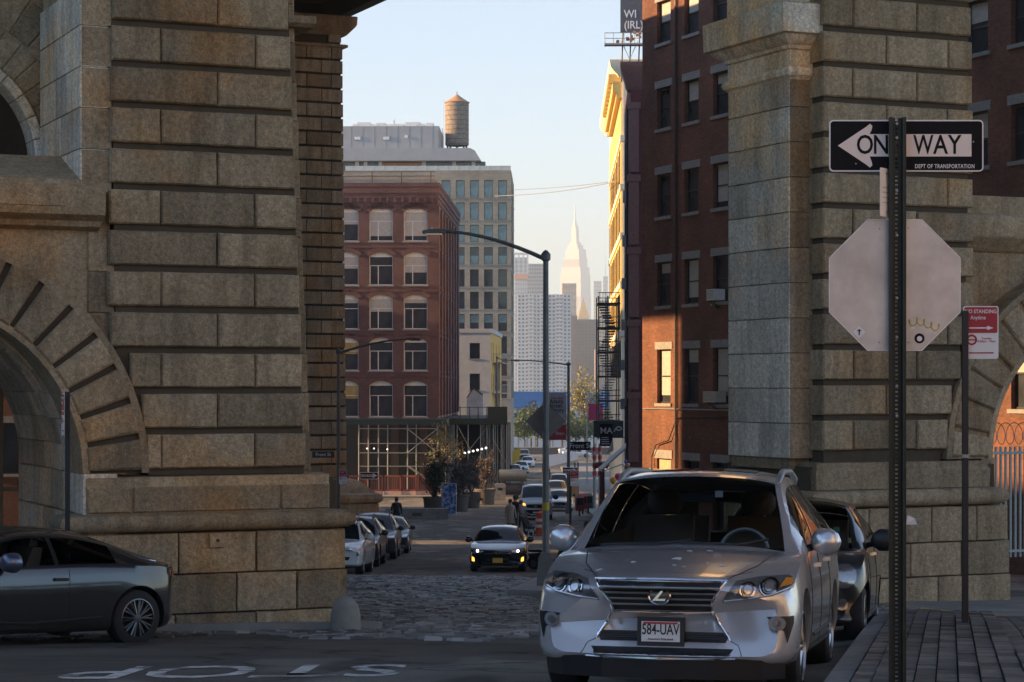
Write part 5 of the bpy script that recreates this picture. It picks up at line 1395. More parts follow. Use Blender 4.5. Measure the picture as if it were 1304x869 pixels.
    for k in range(9):
        x, y, r_ = rr.uniform(-.5,.5), rr.uniform(-2.05,-1.35), rr.uniform(.008,.026)
        if k == 0: x, y, r_ = .04, -1.72, .045
        pj.patch('top', [(x+r_*rr.uniform(.4,1.3)*math.cos(a), y+r_*rr.uniform(.4,1.5)*math.sin(a)) for a in [j*math.pi/5 for j in range(10)]], 'dropping', DR, b, off=.002, cuts=1)
    mirror_pair(root, SUV, SILVER, .91, -.60, 1.11, s=1.0)
    # roof rails
    for sx in (1, -1):
        mb = MB(); P = [(sx*.625,-.36,1.545),(sx*.622,-.18,1.605),(sx*.615,.08,1.65),(sx*.60,.9,1.67),(sx*.58,1.55,1.62),(sx*.57,1.7,1.58)]
        mb.path(P, [.012,.028,.026,.024,.026,.012], 8); mb.build('roof_rail', GALV, root, smooth=50)
    pj.patch('top', [(-.42,-.12),(.42,-.12),(.42,.55),(-.42,.55)], 'sunroof', CGLASS, root, off=.003)
    # wipers and cowl
    pj.line('top', [(-.62,-1.16),(-.2,-1.19),(.05,-1.12)], .022, 'wiper', TRIM, root, off=.018); pj.line('top', [(-.02,-1.17),(.4,-1.16),(.62,-1.05)], .022, 'wiper', TRIM, root, off=.018)
    # doors
    SUV['handles'] = ((.47,.93),(.66,.96)); SUV['hmat'] = SILVER
    side_lines(root, pj, SUV, b, doors=((.30,.35,1.0),(.48,.33,1.02),(.665,.40,1.05)))
    for v in ('right','left'): pj.line(v, [(-.75,.42),(1.0,.44)], .03, 'sill_trim', GREYLINE, b, off=.0)
    # window surrounds
    # interior: floor, dashboard, seats, wheel
    INT = plain('interior_dark', (.035,.033,.032), .8); LEA = plain('seat_leather', (.11,.095,.085), .6)
    m = MB(); m.box(-.72,.72,-.95,1.7,.35,.62); m.box(-.74,.74,1.5,1.6,.5,1.05); m.build('cabin_floor', INT, root)
    m = MB(); m.prism([(-1.12,.80),(-1.12,1.03),(-.85,1.06),(-.62,1.0),(-.60,.75)], -.76, .76, 'yz'); m.build('dashboard', INT, root)
    for sx in (1, -1):
        for (y0, tall) in ((-.05, .60), (.95, .55)):
            s = MB(); s.prism([(y0-.1,.6),(y0-.1,.78),(y0+.42,.74),(y0+.42,.6)], sx*.38-.25, sx*.38+.25, 'yz')
            s.prism([(y0+.34,.70),(y0+.48,1.30),(y0+.58,1.30),(y0+.50,.70)], sx*.38-.24, sx*.38+.24, 'yz')
            seat = s.build('seat', LEA, root)
            q = MB(); q.lathe([(0,-.10),(.10,-.09),(.135,-.03),(.135,.05),(.10,.10),(0,.115)], 14, 'z'); 
            for i, v in enumerate(q.v): q.v[i] = (v[0]*1.05+sx*.38, v[1]*.45+y0+.53, v[2]+1.40)
            q.build('head_rest', LEA, seat, smooth=60)
            q = MB(); q.tube((sx*.38-.05,y0+.53,1.25),(sx*.38-.05,y0+.53,1.34),.008,6); q.tube((sx*.38+.05,y0+.53,1.25),(sx*.38+.05,y0+.53,1.34),.008,6); q.build('head_rest_post', CHROME, seat)
    sw = MB()
    for k in range(24):
        a0, a1 = 2*math.pi*k/24, 2*math.pi*(k+1)/24
        f = lambda a: (.38+.185*math.cos(a), -.52+.07*math.sin(a), 1.02+.175*math.sin(a)); sw.tube(f(a0), f(a1), .016, 6)
    sw.tube((.22,-.52,1.0),(.54,-.52,1.0),.02,6); sw.build('steering_wheel', GALV, root)
    m = MB(); m.box(-.13,.13,-.32,-.28,1.40,1.47); m.build('rear_view_mirror', INT, root)
    m = MB(); m.box(.14,.20,-.40,-.395,1.44,1.49); m.build('toll_tag', WHITE, root)
    return root
front_suv()

# ================= the small dark hatchback behind it
DKGREEN = paint('dark_green_paint', (.012,.016,.017), metal=.3, rough=.28)
def hatch_car():
    rz = R(-12.5); cx, cy = 2.98, 23.0
    root, pj, b = make_car(HATCH, 'parked_hatchback', 'small dark rounded hatchback parked behind the silver SUV', 'car', DKGREEN, (0,0,0), rz, rim=RIMD, clear=True)
    stand(root, cx, cy, rz, 1.1)
    for sx in (1, -1):
        h = pj.patch('front', [(sx*.60+.115*math.cos(k*math.pi/8), .70+.12*math.sin(k*math.pi/8)) for k in range(16)][::sx], 'headlight', LENSD, root, off=.01, cuts=2)
        pj.patch('front', [(sx*.60+.06*math.cos(k*math.pi/8), .70+.06*math.sin(k*math.pi/8)) for k in range(16)][::sx], 'reflector', LENSD, h, off=.016, cuts=1)
        pj.patch('front', [(sx*.58+.06*math.cos(k*math.pi/8), .42+.06*math.sin(k*math.pi/8)) for k in range(16)][::sx], 'fog_lamp', LENSD, root, off=.008, cuts=1)
    pj.patch('front', [(-.45,.36),(.45,.36),(.48,.28),(-.48,.28)], 'lower_intake', TRIM, root)
    pj.line('front', [(-.35,.60),(0,.60),(.35,.60)], .025, 'chrome_strip', CHROME, root, off=.012)
    HATCH['handles'] = ((.58,.90),); HATCH['hmat'] = CHROME
    side_lines(root, pj, HATCH, b, doors=((.29,.32,.92),(.605,.32,.97)))
    mirror_pair(root, HATCH, BLACK, .82, -.50, 1.05, s=1.1)
    m = MB(); m.box(-.6,.6,-.6,1.2,.35,.62); m.box(-.62,.62,.95,1.1,.5,1.0); m.build('cabin_floor', plain('interior_dark', (.035,.033,.032), .8), root)
    for sx in (1,-1): m = MB(); m.prism([(0,.6),(.1,1.25),(.2,1.25),(.2,.6)], sx*.33-.2, sx*.33+.2, 'yz'); m.build('seat', plain('seat_leather', (.11,.095,.085), .6), root)
    STK = plain('sticker_green', (.16,.42,.30), .6); 
    for k, (x, z) in enumerate(((.40,1.10),(.46,1.15),(.36,1.06))): 
        m = MB(); m.box(x-.03,x+.03,-.60+z*.0,-.597,z-.025,z+.025); m.build('permit_sticker', STK if k else plain('sticker_yellow', (.6,.55,.1), .6), root)
hatch_car()

# ================= the grey coupe on the left, seen from its side
GREYC = paint('grey_coupe_paint', (.035,.034,.033), metal=.3, rough=.22, dust=.02)
def coupe_car():
    rz = TH-R(90)-R(0)+R(180)-R(180)      # nose along -u
    # front of the car looks to -y locally; rotate so that -y maps to -u
    rz = R(-45)
    # rear wheel (driver's side faces the camera)
    root, pj, b = make_car(COUPE, 'parked_coupe', 'dark grey coupe parked along the wall under the left arch', 'car', GREYC, (0,0,0), rz, rim=RIMD, clear=True)
    rw_x, rw_y = W(172, 26.0), 26.0       # near rear wheel
    # local near side: after rotation +x(local) -> ?
    ax = Vector((math.cos(rz), math.sin(rz))); ay = Vector((-math.sin(rz), math.cos(rz)))
    sx = 1 if ax.y < 0 else -1
    c = Vector((rw_x, rw_y))-ay*COUPE['yr']-ax*sx*.86
    stand(root, c.x, c.y, rz)
    v = 'right' if sx > 0 else 'left'
    y = lambda s: -COUPE['L']/2+s*COUPE['L']
    COUPE['handles'] = ((.575,.80),); COUPE['hmat'] = TRIM
    side_lines(root, pj, COUPE, b, doors=((.375,.28,.90),(.60,.30,.94)))
    mirror_pair(root, COUPE, paint('mirror_blue_grey', (.10,.13,.20), metal=.6), .93, -.42, 1.0, s=1.1)
    for vv in ('right','left'):
        pj.line(vv, [(y(.80),1.10),(y(.83),1.03),(y(.87),1.0)], .02, 'window_trim', CHROME, b, off=.004)
        pj.line(vv, [(y(.52),1.365),(y(.62),1.355),(y(.70),1.28),(y(.78),1.15),(y(.83),1.04)], .010, 'window_trim', CHROME, b, off=.0)
        pj.line(vv, [(y(.2),.35),(y(.5),.30),(y(.70),.36)], .03, 'sill_crease', GREYLINE, b, off=.0)
        pj.patch(vv, [(y(.955),.80),(y(.985),.78),(y(.99),.90),(y(.95),.93)], 'tail_lamp', TAIL, root, off=.006)
    pj.patch('rear', [(.45,.80),(.80,.80),(.78,.90),(.45,.88)], 'tail_lamp', TAIL, root); pj.patch('rear', [(-.80,.80),(-.45,.80),(-.45,.88),(-.78,.90)], 'tail_lamp', TAIL, root)
    m = MB(); m.box(-.68,.68,-.9,1.4,.3,.55); m.box(-.7,.7,1.15,1.25,.5,.95); m.build('cabin_floor', plain('interior_dark', (.035,.033,.032), .8), root)
    for q in (1,-1):
        m = MB(); m.prism([(-.1,.5),(.15,1.15),(.28,1.15),(.2,.5)], q*.37-.22, q*.37+.22, 'yz'); m.prism([(.16,1.16),(.18,1.27),(.26,1.27),(.28,1.16)], q*.37-.12, q*.37+.12, 'yz'); m.build('seat', plain('seat_leather', (.11,.095,.085), .6), root)
    return root
coupe_car()

# ================= sedan driving up the street with its lamps on
BLKC = paint('black_sedan_paint', (.022,.020,.020), metal=.4, rough=.22)
def sedan_drive():
    Yc = 69.0; x = W(636, Yc); rz = R(-1.5)
    root, pj, b = make_car(SED, 'driving_sedan', 'dark sedan with headlights lit driving up over the cobbles', 'car', BLKC, (0,0,0), rz, rim=RIMD)
    stand(root, x, Yc+SED['L']/2, rz)
    generic_front(root, pj, b, SED, lit=True, plate=plain('plate_yellow', (.75,.42,.04), .5), gz=(.36,.60), gw=.42, lampz=.69)
    mirror_pair(root, SED, BLKC, .90, -.58, 1.0)
    e = pj.hit('front', 0, .635)[0]
    m = MB()
    for k in range(16): a0, a1 = 2*math.pi*k/16, 2*math.pi*(k+1)/16; m.tube((.08*math.cos(a0),0,.05*math.sin(a0)),(.08*math.cos(a1),0,.05*math.sin(a1)),.009,5)
    m.tube((-.03,0,.04),(-.03,0,-.04),.008,5); m.tube((-.07,0,.02),(.07,0,.02),.008,5)
    m.build('emblem', CHROME, root, loc=(0, e.y-.02, .635))
sedan_drive()

# ================= row parked along the left side, white van bonnet first
for i, (sp, nm, lab, col_, px, Yc, rim_) in enumerate((
    (SUV, 'parked_suv', 'white SUV half hidden behind the left pier, first of the parked row', (.72,.72,.70), 424, 66, RIM),
    (SUV, 'parked_suv', 'black boxy SUV with pale bonnet reflection in the parked row by the far pier', (.020,.020,.022), 447, 72.5, RIMD),
    (SUV, 'parked_suv', 'dark grey SUV parked second from the end beside the far pier', (.035,.036,.038), 471, 79, RIMD),
    (SED, 'parked_sedan', 'blue grey sedan at the far end of the parked row by the pedestrian', (.035,.045,.055), 490, 85, RIM))):
    pm = paint('row_paint_%d' % i, col_, metal=.0, rough=.35, coat=.45 if i else 1)
    root, pj, b = make_car(sp, nm, lab, 'car', pm, (0,0,0), R(-3), group='cars parked along the left kerb', rim=rim_)
    stand(root, W(px, Yc), Yc+sp['L']/2, R(-2+i*1.0))
    generic_front(root, pj, b, sp, lampz=.80 if sp is SUV else .69, gz=(.58,.80) if sp is SUV else (.38,.60), plate=None if i % 2 else WHITE)
    mirror_pair(root, sp, pm, .93 if sp is SUV else .9, -.6, 1.12 if sp is SUV else 1.0)
    if sp is SUV:
        for sx in (1,-1): mb = MB(); mb.path([(sx*.60,-.35,1.62),(sx*.59,0,1.73),(sx*.58,1.5,1.68)], .025, 6); mb.build('roof_rail', TRIM, root)

# ================= white van and the traffic behind it
VANW = paint('van_white', (.62,.64,.66), rough=.35)
def van():
    Yc = 130.0; x = W(683, Yc)
    root, pj, b = make_car(VAN, 'delivery_van', 'white delivery van with one lamp lit waiting behind the pedestrians', 'van', VANW, (0,0,0), R(-1), rim=RIM)
    stand(root, x, Yc+2.76, R(-1), 1.6)
    for sx in (1,-1):
        P = [(.58,.86),(.86,.90),(.90,1.06),(.62,.98)]; h = pj.patch('front', P if sx > 0 else mir(P), 'headlight', BLINK if sx < 0 else LENS, root)
    pj.patch('front', [(-.55,.92),(-.52,.72),(.52,.72),(.55,.92)], 'grille', TRIM, root); pj.patch('front', [(-.85,.60),(-.8,.36),(.8,.36),(.85,.60)], 'bumper', TRIM, root)
    e = pj.hit('front', 0, .86)[0]; m = MB(); m.lathe([(0,-.01),(.09,-.008),(.095,0)], 16, 'y'); m.build('emblem', GALV, root, loc=(0,e.y-.02,.86))
    mirror_pair(root, VAN, TRIM, 1.05, -1.35, 1.35, s=1.5)
    pj.patch('front', [(-.16,.50),(.16,.50),(.16,.40),(-.16,.40)], 'number_plate', WHITE, root, off=.02)
van()
far_cars = [
  (SED, 'white sedan queued beside the delivery van', (.62,.63,.63), 713, 148, 0),
  (SUV, 'grey SUV with blue windscreen queued behind the white sedan', (.20,.22,.24), 709, 172, 0),
  (SUV, 'dark SUV with pale roof standing under the street canopy', (.30,.33,.36), 712, 200, 0),
  (SUV, 'black SUV far down the street by the yellow hoarding', (.03,.03,.032), 667, 330, 0),
  (SED, 'silver sedan parked down the street behind the fat pipe', (.42,.46,.48), 664, 262, 0),
  (SED, 'white sedan parked down the street next to the orange barrel', (.62,.63,.64), 672, 290, 0),
  (SED, 'pale blue sedan parked closest behind the fat pipe', (.30,.36,.40), 655, 246, 0),
  (SED, 'silver sedan crossing at the far end of the street', (.50,.53,.55), 735, 345, 90),
  (SED, 'white sedan crossing behind the street name sign', (.60,.62,.64), 729, 366, 90)]
for i, (sp, lab, c_, px, Yc, ang) in enumerate(far_cars):
    pm = paint('traffic_paint_%d' % i, c_, metal=.2, rough=.3)
    root, pj, b = make_car(sp, 'car', lab, 'car', pm, (0,0,0), R(ang), group='traffic far down the street', rim=RIMD)
    stand(root, W(px, Yc), Yc+2.4, R(ang))
    if not ang: generic_front(root, pj, b, sp, lampz=.80 if sp is SUV else .69, gz=(.58,.80) if sp is SUV else (.38,.60)); mirror_pair(root, sp, TRIM, .93, -.6, 1.08)
# ---------------- signs and posts in the foreground
SIGNB = plain('sign_black', (.010,.010,.011), .7, var=.1); SIGNB.node_tree.nodes['Principled BSDF'].inputs['Specular IOR Level'].default_value = .15; SIGNW = plain('sign_white', (.84,.80,.76), .5, var=.05)
ALU = plain('sign_aluminium', (.53,.545,.56), .36, .6, var=.22, scale=3.5, bmp=.05)
def rrect(w, h, r, n=5):
    P = []
    for cx, cz, a0 in ((w/2-r,h/2-r,0),(-w/2+r,h/2-r,90),(-w/2+r,-h/2+r,180),(w/2-r,-h/2+r,270)):
        for k in range(n+1): a = R(a0+90*k/n); P.append((cx+r*math.cos(a), cz+r*math.sin(a)))
    return P
Ys = 12.9; xs_ = W(1142, Ys); gz_ = G(xs_, Ys)+.12
PO = thing('sign_post', 'dark green perforated U channel post holding the one way sign', 'post', (xs_, Ys, gz_))
zP = lambda py: ZP(py, Ys)-gz_
m = MB(); hp = zP(150)
m.box(-.046,-.030,-.03,.012,-.3,hp); m.box(.030,.046,-.03,.012,-.3,hp); m.box(-.0305,-.008,.008,.016,-.3,hp); m.box(.008,.0305,.008,.016,-.3,hp)
k = 0; z = -.3
while z < hp-.03: m.box(-.0085,.0085,.008,.016,z,z+.017); z += .0254
m.build('channel', POSTG, PO)
m = MB(); m.box(-.050,-.046,-.032,-.022,-.3,hp); m.box(.046,.050,-.032,-.022,-.3,hp); m.build('flange', POSTG, PO)
for py in (158, 176, 243, 300, 380, 430, 492, 530): m = MB(); m.lathe([(0,-.014),(.009,-.012),(.010,-.0)], 8, 'y', (0,.006,zP(py))); m.build('bolt', GALV, PO)
m = MB(); vs = [(.05,-.02,zP(668)),(.10,-.03,zP(660)),(.13,-.028,zP(672)),(.115,-.02,zP(668)),(.06,-.02,zP(656))]; m.add(vs, [(0,1,2,3),(0,1,4)]); m.build('paper_scrap', WHITE, PO)
# one way sign (in front of stone, behind the post as seen)
OW = thing('one_way_sign', 'black and white one way arrow sign pointing left on the post', 'sign', (W(1155.5, Ys), Ys+.035, ZP(185, Ys)))
sw, sh_ = 197*Ys/F, 66*Ys/F; u_ = Ys/F
m = MB(); m.prism(rrect(sw, sh_, .025), 0, .004); m.build('panel', SIGNW, OW)
m = MB(); m.prism(rrect(sw-.016, sh_-.016, .018), -.002, -.0004); m.build('field', SIGNB, OW)
px2 = lambda px, py: ((px-1155.5)*u_, (185-py)*u_)
ARW = plain('arrow_cream', (.82,.71,.63), .55, var=.05)
m = MB(); pts = [px2(1068,185),px2(1104,161),px2(1109,157),px2(1112,160),px2(1111,165),px2(1108.5,170.3),px2(1238.5,170.3),px2(1238.5,198.8),px2(1108.5,198.8),px2(1111,205),px2(1112,210),px2(1109,213),px2(1104,209)]
m.prism(pts, -.0045, -.0025); m.build('arrow', ARW, OW)
for ch, px in (('O',1102.5),('N',1123),('E',1142),('W',1177),('A',1199),('Y',1217)):
    x, z = px2(px,184.6); lettering(ch, .158, SIGNB, OW, (x,-.0055,z-.001), sx=.80 if ch != 'W' else .70, ex=.0008)
x, z = px2(1204.5,211.5); lettering('DEPT OF TRANSPORTATION', .034, SIGNW, OW, (x,-.003,z), sx=.74, ex=.0006, spacing=1.1)
for px, py in ((1091,208),(1241,180),(1153,157),(1153,211)): x, z = px2(px,py); m = MB(); m.lathe([(0,-.006),(.005,-.005),(.006,0)], 8, 'y', (x,0,z)); m.build('rivet', GALV, OW)
# blank back of a stop sign
SB = thing('stop_sign', 'blank aluminium back of an octagonal stop sign with stickers on the post', 'sign', (W(1140.5, Ys), Ys+.028, ZP(363, Ys)))
r8 = 83.5*u_/math.cos(R(22.5)); oc = [(r8*math.cos(R(22.5+45*k)), r8*math.sin(R(22.5+45*k))) for k in range(8)]
m = MB(); m.prism(oc, 0, .003); m.build('panel', ALU, SB)
m = MB(); 
for k in range(8): a, b = oc[k], oc[(k+1) % 8]; m.tube((a[0],.001,a[1]),(b[0],.001,b[1]),.003,6)
m.build('rim', SIGNW, SB)
q2 = lambda px, py: ((px-1140.5)*u_, (363-py)*u_)
x, z = q2(1095,423); m = MB(); s_ = .037; m.prism([(x,z-s_),(x+s_,z),(x,z+s_),(x-s_,z)], -.0015, -.0004); st = m.build('diamond_sticker', WHITE, SB)
m = MB(); m.box(x-.003,x+.003,-.003,-.0016,z-.018,z+.018); m.box(x-.011,x+.011,-.003,-.0016,z+.005,z+.011); m.build('cross_mark', SIGNB, st)
x, z = q2(1172,431); m = MB(); m.lathe([(0,-.0015),(.03,-.0014),(.03,-.0002)], 20, 'y', (x,0,z)); st = m.build('round_sticker', SIGNB, SB)
m = MB(); m.lathe([(0,-.003),(.016,-.0028),(.016,-.0016)], 12, 'y', (x,0,z-.002)); m.build('sticker_print', SIGNW, st)
YEL = plain('yellow_marker', (.62,.46,.06), .7)
m = MB(); P = []
for k in range(60): t = k/59; a = t*math.pi*9; P.append((q2(1157+t*42,0)[0]+.012*math.cos(a), -.002, q2(0,413-4*math.sin(t*5))[1]+.022*math.sin(a)))
m.path(P, .0028, 5); m.build('scrawl', YEL, SB)
x, z = q2(1163,418); m = MB(); m.prism([(x-.012,z-.008),(x+.01,z-.004),(x+.012,z+.01),(x-.008,z+.006)], -.0012, -.0003); m.build('torn_sticker', WHITE, SB)
for px, py in ((1121,291),(1158,290),(1121,436),(1158,436)): x, z = q2(px,py); m = MB(); m.lathe([(0,-.005),(.004,-.004),(.005,0)], 8, 'y', (x,0,z)); m.build('rivet', GALV, SB)
# small plate seen at an angle between them
SP = thing('small_sign', 'small white plate turned sideways on the post under the one way sign', 'sign', (W(1128, Ys), Ys-.02, ZP(246, Ys)), R(56))
m = MB(); m.prism(rrect(.17, .285, .012), 0, .003); m.build('panel', WHITE, SP)
for z in (-.115, .115): m = MB(); m.lathe([(0,-.006),(.008,-.005),(.009,0)], 8, 'y', (0,0,z)); m.build('bolt', GALV, SP)
for z in (-.06,-.03,0,.03): m = MB(); m.box(-.05,.05,-.0012,-.0002,z-.004,z+.004); m.build('printed_line', plain('pale_print', (.5,.5,.5), .7), SP)
# no standing sign on its own post
Yn = 19.4; xn = W(1229, Yn); gn = G(xn, Yn)+.125
NP = thing('sign_post', 'slim black post of the no standing sign on the paver sidewalk', 'post', (xn, Yn, gn))
m = MB(); m.box(-.026,.026,-.02,.02,-.1,ZP(396,Yn)-gn); m.build('channel', BLACK, NP)
m = MB(); m.box(-.032,.032,-.026,.026,ZP(581,Yn)-gn-.015,ZP(581,Yn)-gn+.015); m.build('clamp', GALV, NP)
def parking_sign(label, x, y, zc, w, h, rz=0, words=True, group=None):
    s = thing('parking_sign', label, 'sign', (x, y, zc), rz, group)
    m = MB(); m.prism(rrect(w, h, .02), 0, .004); m.build('panel', SIGNW, s)
    RS = plain('sign_red', (.42,.03,.045), .5, var=.08)
    m = MB(); m.prism(rrect(w-.02, h*.49, .014), -.002, -.0003); t = m.build('red_field', RS, s, loc=(0,0,h*.235))
    m = MB(); m.prism([(-w*.34,-.006),(w*.18,-.006),(w*.18,-.02),(w*.36,0),(w*.18,.02),(w*.18,.006),(-w*.34,.006)], -.0035, -.0022); m.build('arrow', SIGNW, t, loc=(0,0,-h*.15))
    m = MB(); m.lathe([(w*.10,-.002),(w*.155,-.002)], 16, 'y', (-w*.26,0,-h*.14)); m.prism([(-w*.36,-h*.14-.006),(-w*.16,-h*.14-.006),(-w*.16,-h*.14+.006),(-w*.36,-h*.14+.006)], -.0025,-.0015); m.build('no_parking_symbol', RS, s)
    m = MB(); m.box(-w*.34,w*.36,-.002,-.0003,-h*.40,-h*.375); m.build('red_bar', RS, s)
    if words:
        lettering('NO STANDING', w*.155, SIGNW, t, (0,-.003,h*.16), sx=.84, ex=.0006); lettering('Anytime', w*.16, SIGNW, t, (-w*.08,-.003,h*.045), sx=.8, ex=.0006)
        lettering('Tuesday\n8:30am - 10am', w*.085, RS, s, (w*.16,-.0015,-h*.14), ex=.0006)
    return s
parking_sign('red and white no standing sign beside the stop sign', W(1250, Yn), Yn+.03, ZP(423.5, Yn), .31, .468, R(-3))
# sign seen nearly edge-on by the left archway
Yl = 27.3; xl_ = W(86, Yl); gl_ = G(xl_, Yl)
LPst = thing('sign_post', 'thin dark signpost standing behind the grey coupe', 'post', (xl_, Yl, gl_))
m = MB(); m.box(-.028,.028,-.02,.02,0,ZP(499,Yl)-gl_); m.build('channel', BLACK, LPst)
parking_sign('red and white parking sign seen nearly edge on by the left arch', W(81, Yl), Yl-.05, ZP(528, Yl), .31, .52, R(-72))
# stone guard bollard at the corner of the left pier
xb, yb = W(440, 29.2), 29.2
m = MB(); m.lathe([(.20,-.1),(.205,.12),(.198,.24),(.172,.35),(.125,.43),(.065,.475),(0,.487)], 24); BO = m.build('bollard', plain('bollard_stone', (.25,.24,.21), .8, var=.2, scale=4, bmp=.15), None, smooth=60, loc=(xb, yb, G(xb, yb)))
tag(BO, 'squat round topped stone bollard at the corner of the left pier', 'bollard')
# fitting on the left plinth
pl_ = thing('wall_plate', 'small square access plate set in the left pier plinth', 'wall plate', (OL[0]-1.27*cu_+.145*su_, OL[1]-1.27*su_-.145*cu_, ZP(688,29.4)), TH)
m = MB(); m.box(-.115,.115,-.012,.02,-.09,.09); m.build('plate', STONE2, pl_); m = MB(); m.lathe([(0,-.022),(.02,-.02),(.025,-.012)],12,'y'); m.build('knob', STEEL, pl_)

# ---------------- street lamps
def street_lamp(label, px, Y, py_base_z, py_top, arm_px, py_lamp, r=.075, base=True, mat=None, group='street lamps'):
    x = W(px, Y); z0 = py_base_z; t = thing('street_lamp', label, 'street lamp', (x, Y, z0), 0, group)
    mt = mat or plain('lamp_post_paint', (.20,.205,.195), .55, .2, scale=5); zt = ZP(py_top, Y)-z0
    m = MB()
    nn = 8
    m.tube((0,0,.05),(0,0,zt), r, nn, r*.72); m.build('pole', mt, t, smooth=20)
    if base:
        m = MB(); m.prism([(-.2,0),(.2,0),(.2,.12),(.16,.62),(.09,.75),(-.09,.75),(-.16,.62),(-.2,.12)], -.18, .18); m.build('base', mt, t)
    m = MB(); m.lathe([(0,.12),(.05,.09),(r*1.3,.02),(r*1.3,-.10),(r*.8,-.14)], 10, 'z', (0,0,zt)); m.build('finial', mt, t)
    xa = W(arm_px, Y)-x; za = ZP(py_lamp, Y)-z0; zs = zt-.10
    P = []
    for k in range(9): q = k/8; P.append((xa*q, 0, zs+(za-zs)*(1-(1-q)**1.7)))
    m = MB(); m.path(P, [.05-.018*q/8 for q in range(9)], 8); m.build('arm', mt, t, smooth=40)
    m = MB(); sgn = 1 if xa > 0 else -1; m.prism([(xa-sgn*.05,za+.05),(xa+sgn*.35,za+.05),(xa+sgn*.52,za+.01),(xa+sgn*.5,za-.05),(xa,za-.05)][::1], -.12, .12); h = m.build('lamp_head', mt, t)
    m = MB(); m.box(min(xa+sgn*.08,xa+sgn*.45),max(xa+sgn*.08,xa+sgn*.45),-.09,.09,za-.075,za-.051); m.build('lens', LENS, h)
    return t
Ya = 49.0; SL = street_lamp('tall grey street lamp with long arm on the traffic island', 695, Ya, G(W(695,Ya),Ya)+.15, 325, 567, 295, .082)
m = MB(); 
za_ = ZP(645,Ya)-SL.location.z
m.lathe([(.079,za_-.09),(.081,za_-.09),(.081,za_+.09),(.079,za_+.09)], 12); m.build('caution_tape', plain('tape_yellow', (.6,.45,.03), .6), SL)
m = MB(); m.tube((0,0,0),(0,0,.06),.01); 
m = MB(); m.box(-.02,.02,-.02,.25,ZP(296,Ya)-SL.location.z+.0,ZP(291,Ya)-SL.location.z); m.build('photo_cell', WHITE, SL, loc=(W(548,Ya)-W(695,Ya)+.02,0,.03))
DS = thing('diamond_sign', 'dark blank back of a diamond warning sign on the tall lamp post', 'sign', (W(695,Ya), Ya+.1, ZP(537,Ya)))
m = MB(); q = .455; m.prism([(0,-q),(q,0),(0,q),(-q,0)], 0, .004); m.build('panel', plain('sign_back_brown', (.22,.205,.18), .6, .1), DS)
m = MB(); m.box(-.05,.05,-.02,-.002,.12,.16); m.box(-.05,.05,-.02,-.002,-.16,-.12); m.build('bracket', GALV, DS)
Yb_ = 140.0; SL2 = street_lamp('street lamp carrying the library banner further down the street', 724, Yb_, G(W(724,Yb_),Yb_)+.1, 463, 660, 459, .12)
Yc_ = 86.0; SL3 = street_lamp('street lamp beside the far left pier with its arm over the plaza', 431, Yc_, G(W(431,Yc_),Yc_)+.1, 447, 520, 432, .085, mat=plain('lamp_brown', (.13,.10,.08), .6))
Yd_ = 215.0; SL4 = street_lamp('thin street lamp in front of the ochre building', 633, Yd_, G(W(633,Yd_),Yd_)+.1, 455, 655, 460, .1, base=False)
# library banner
BN = thing('banner', 'pale vertical banner for the street library hanging on a lamp post', 'banner', (W(710.5,Yb_-.3), Yb_-.3, ZP(530,Yb_)))
u4 = Yb_/F
m = MB(); m.box(-11.5*u4,10.5*u4,0,.03,-11*u4,29*u4); m.build('cloth', plain('banner_cloth', (.60,.56,.54), .8), BN)
m = MB(); m.box(-11.5*u4,10.5*u4,-.002,.03,-30*u4,-11*u4+.001); m.build('red_band', REDP, BN)
lettering('Now open', 4.2*u4, REDP, BN, (-.5*u4,-.02,23*u4), sx=.9, ex=.004)
for w_, py in (('Adams',511.5),('Street',517),('Library',522.5)): lettering(w_, 7.4*u4, SIGNB, BN, (-10.5*u4,-.02,(530-py)*u4), sx=.85, align='LEFT', ex=.006)
lettering('Bklyn.', 5.0*u4, SIGNW, BN, (-3*u4,-.02,-22*u4), align='LEFT', ex=.006)
for z in (29.3,-30): m = MB(); m.tube((-11.5*u4,.0,z*u4),(14*u4,.3,z*u4),.03,6); m.build('bracket', GALV, BN)
# street name signs
def name_sign(label, px, py, Y, w, h, bg_, rz=0):
    s = thing('street_name_sign', label, 'sign', (W(px,Y), Y-.15, ZP(py,Y)), rz)
    m = MB(); m.box(-w/2,w/2,0,.02,-h/2,h/2); m.build('panel', bg_, s); lettering('Front St', h*.80, LET, s, (0,-.004,0), sx=.95, ex=.002); return s
name_sign('black street name sign on the banner lamp post', 739, 568, Yb_, 1.3, .55, SIGNB)
name_sign('brown street name sign on the lamp post by the far left pier', 412, 579, Yc_, .86, .24, plain('sign_brown', (.07,.03,.025), .6))
parking_sign('small red and white parking sign on the lamp post by the far left pier', W(437,Yc_), Yc_-.1, ZP(607,Yc_), .30, .56, 0, True)
Yr = 112.0
PS2 = thing('sign_post', 'black post at the right kerb beyond the silver SUV', 'post', (W(726.5,Yr), Yr, G(W(726.5,Yr),Yr)))
m = MB(); m.box(-.05,.05,-.04,.04,0,ZP(600,Yr)-PS2.location.z); m.build('channel', BLACK, PS2)
parking_sign('red and white parking sign on the right kerb behind the silver SUV', W(731.5,Yr), Yr-.06, ZP(609,Yr), .42, .80, 0, True)
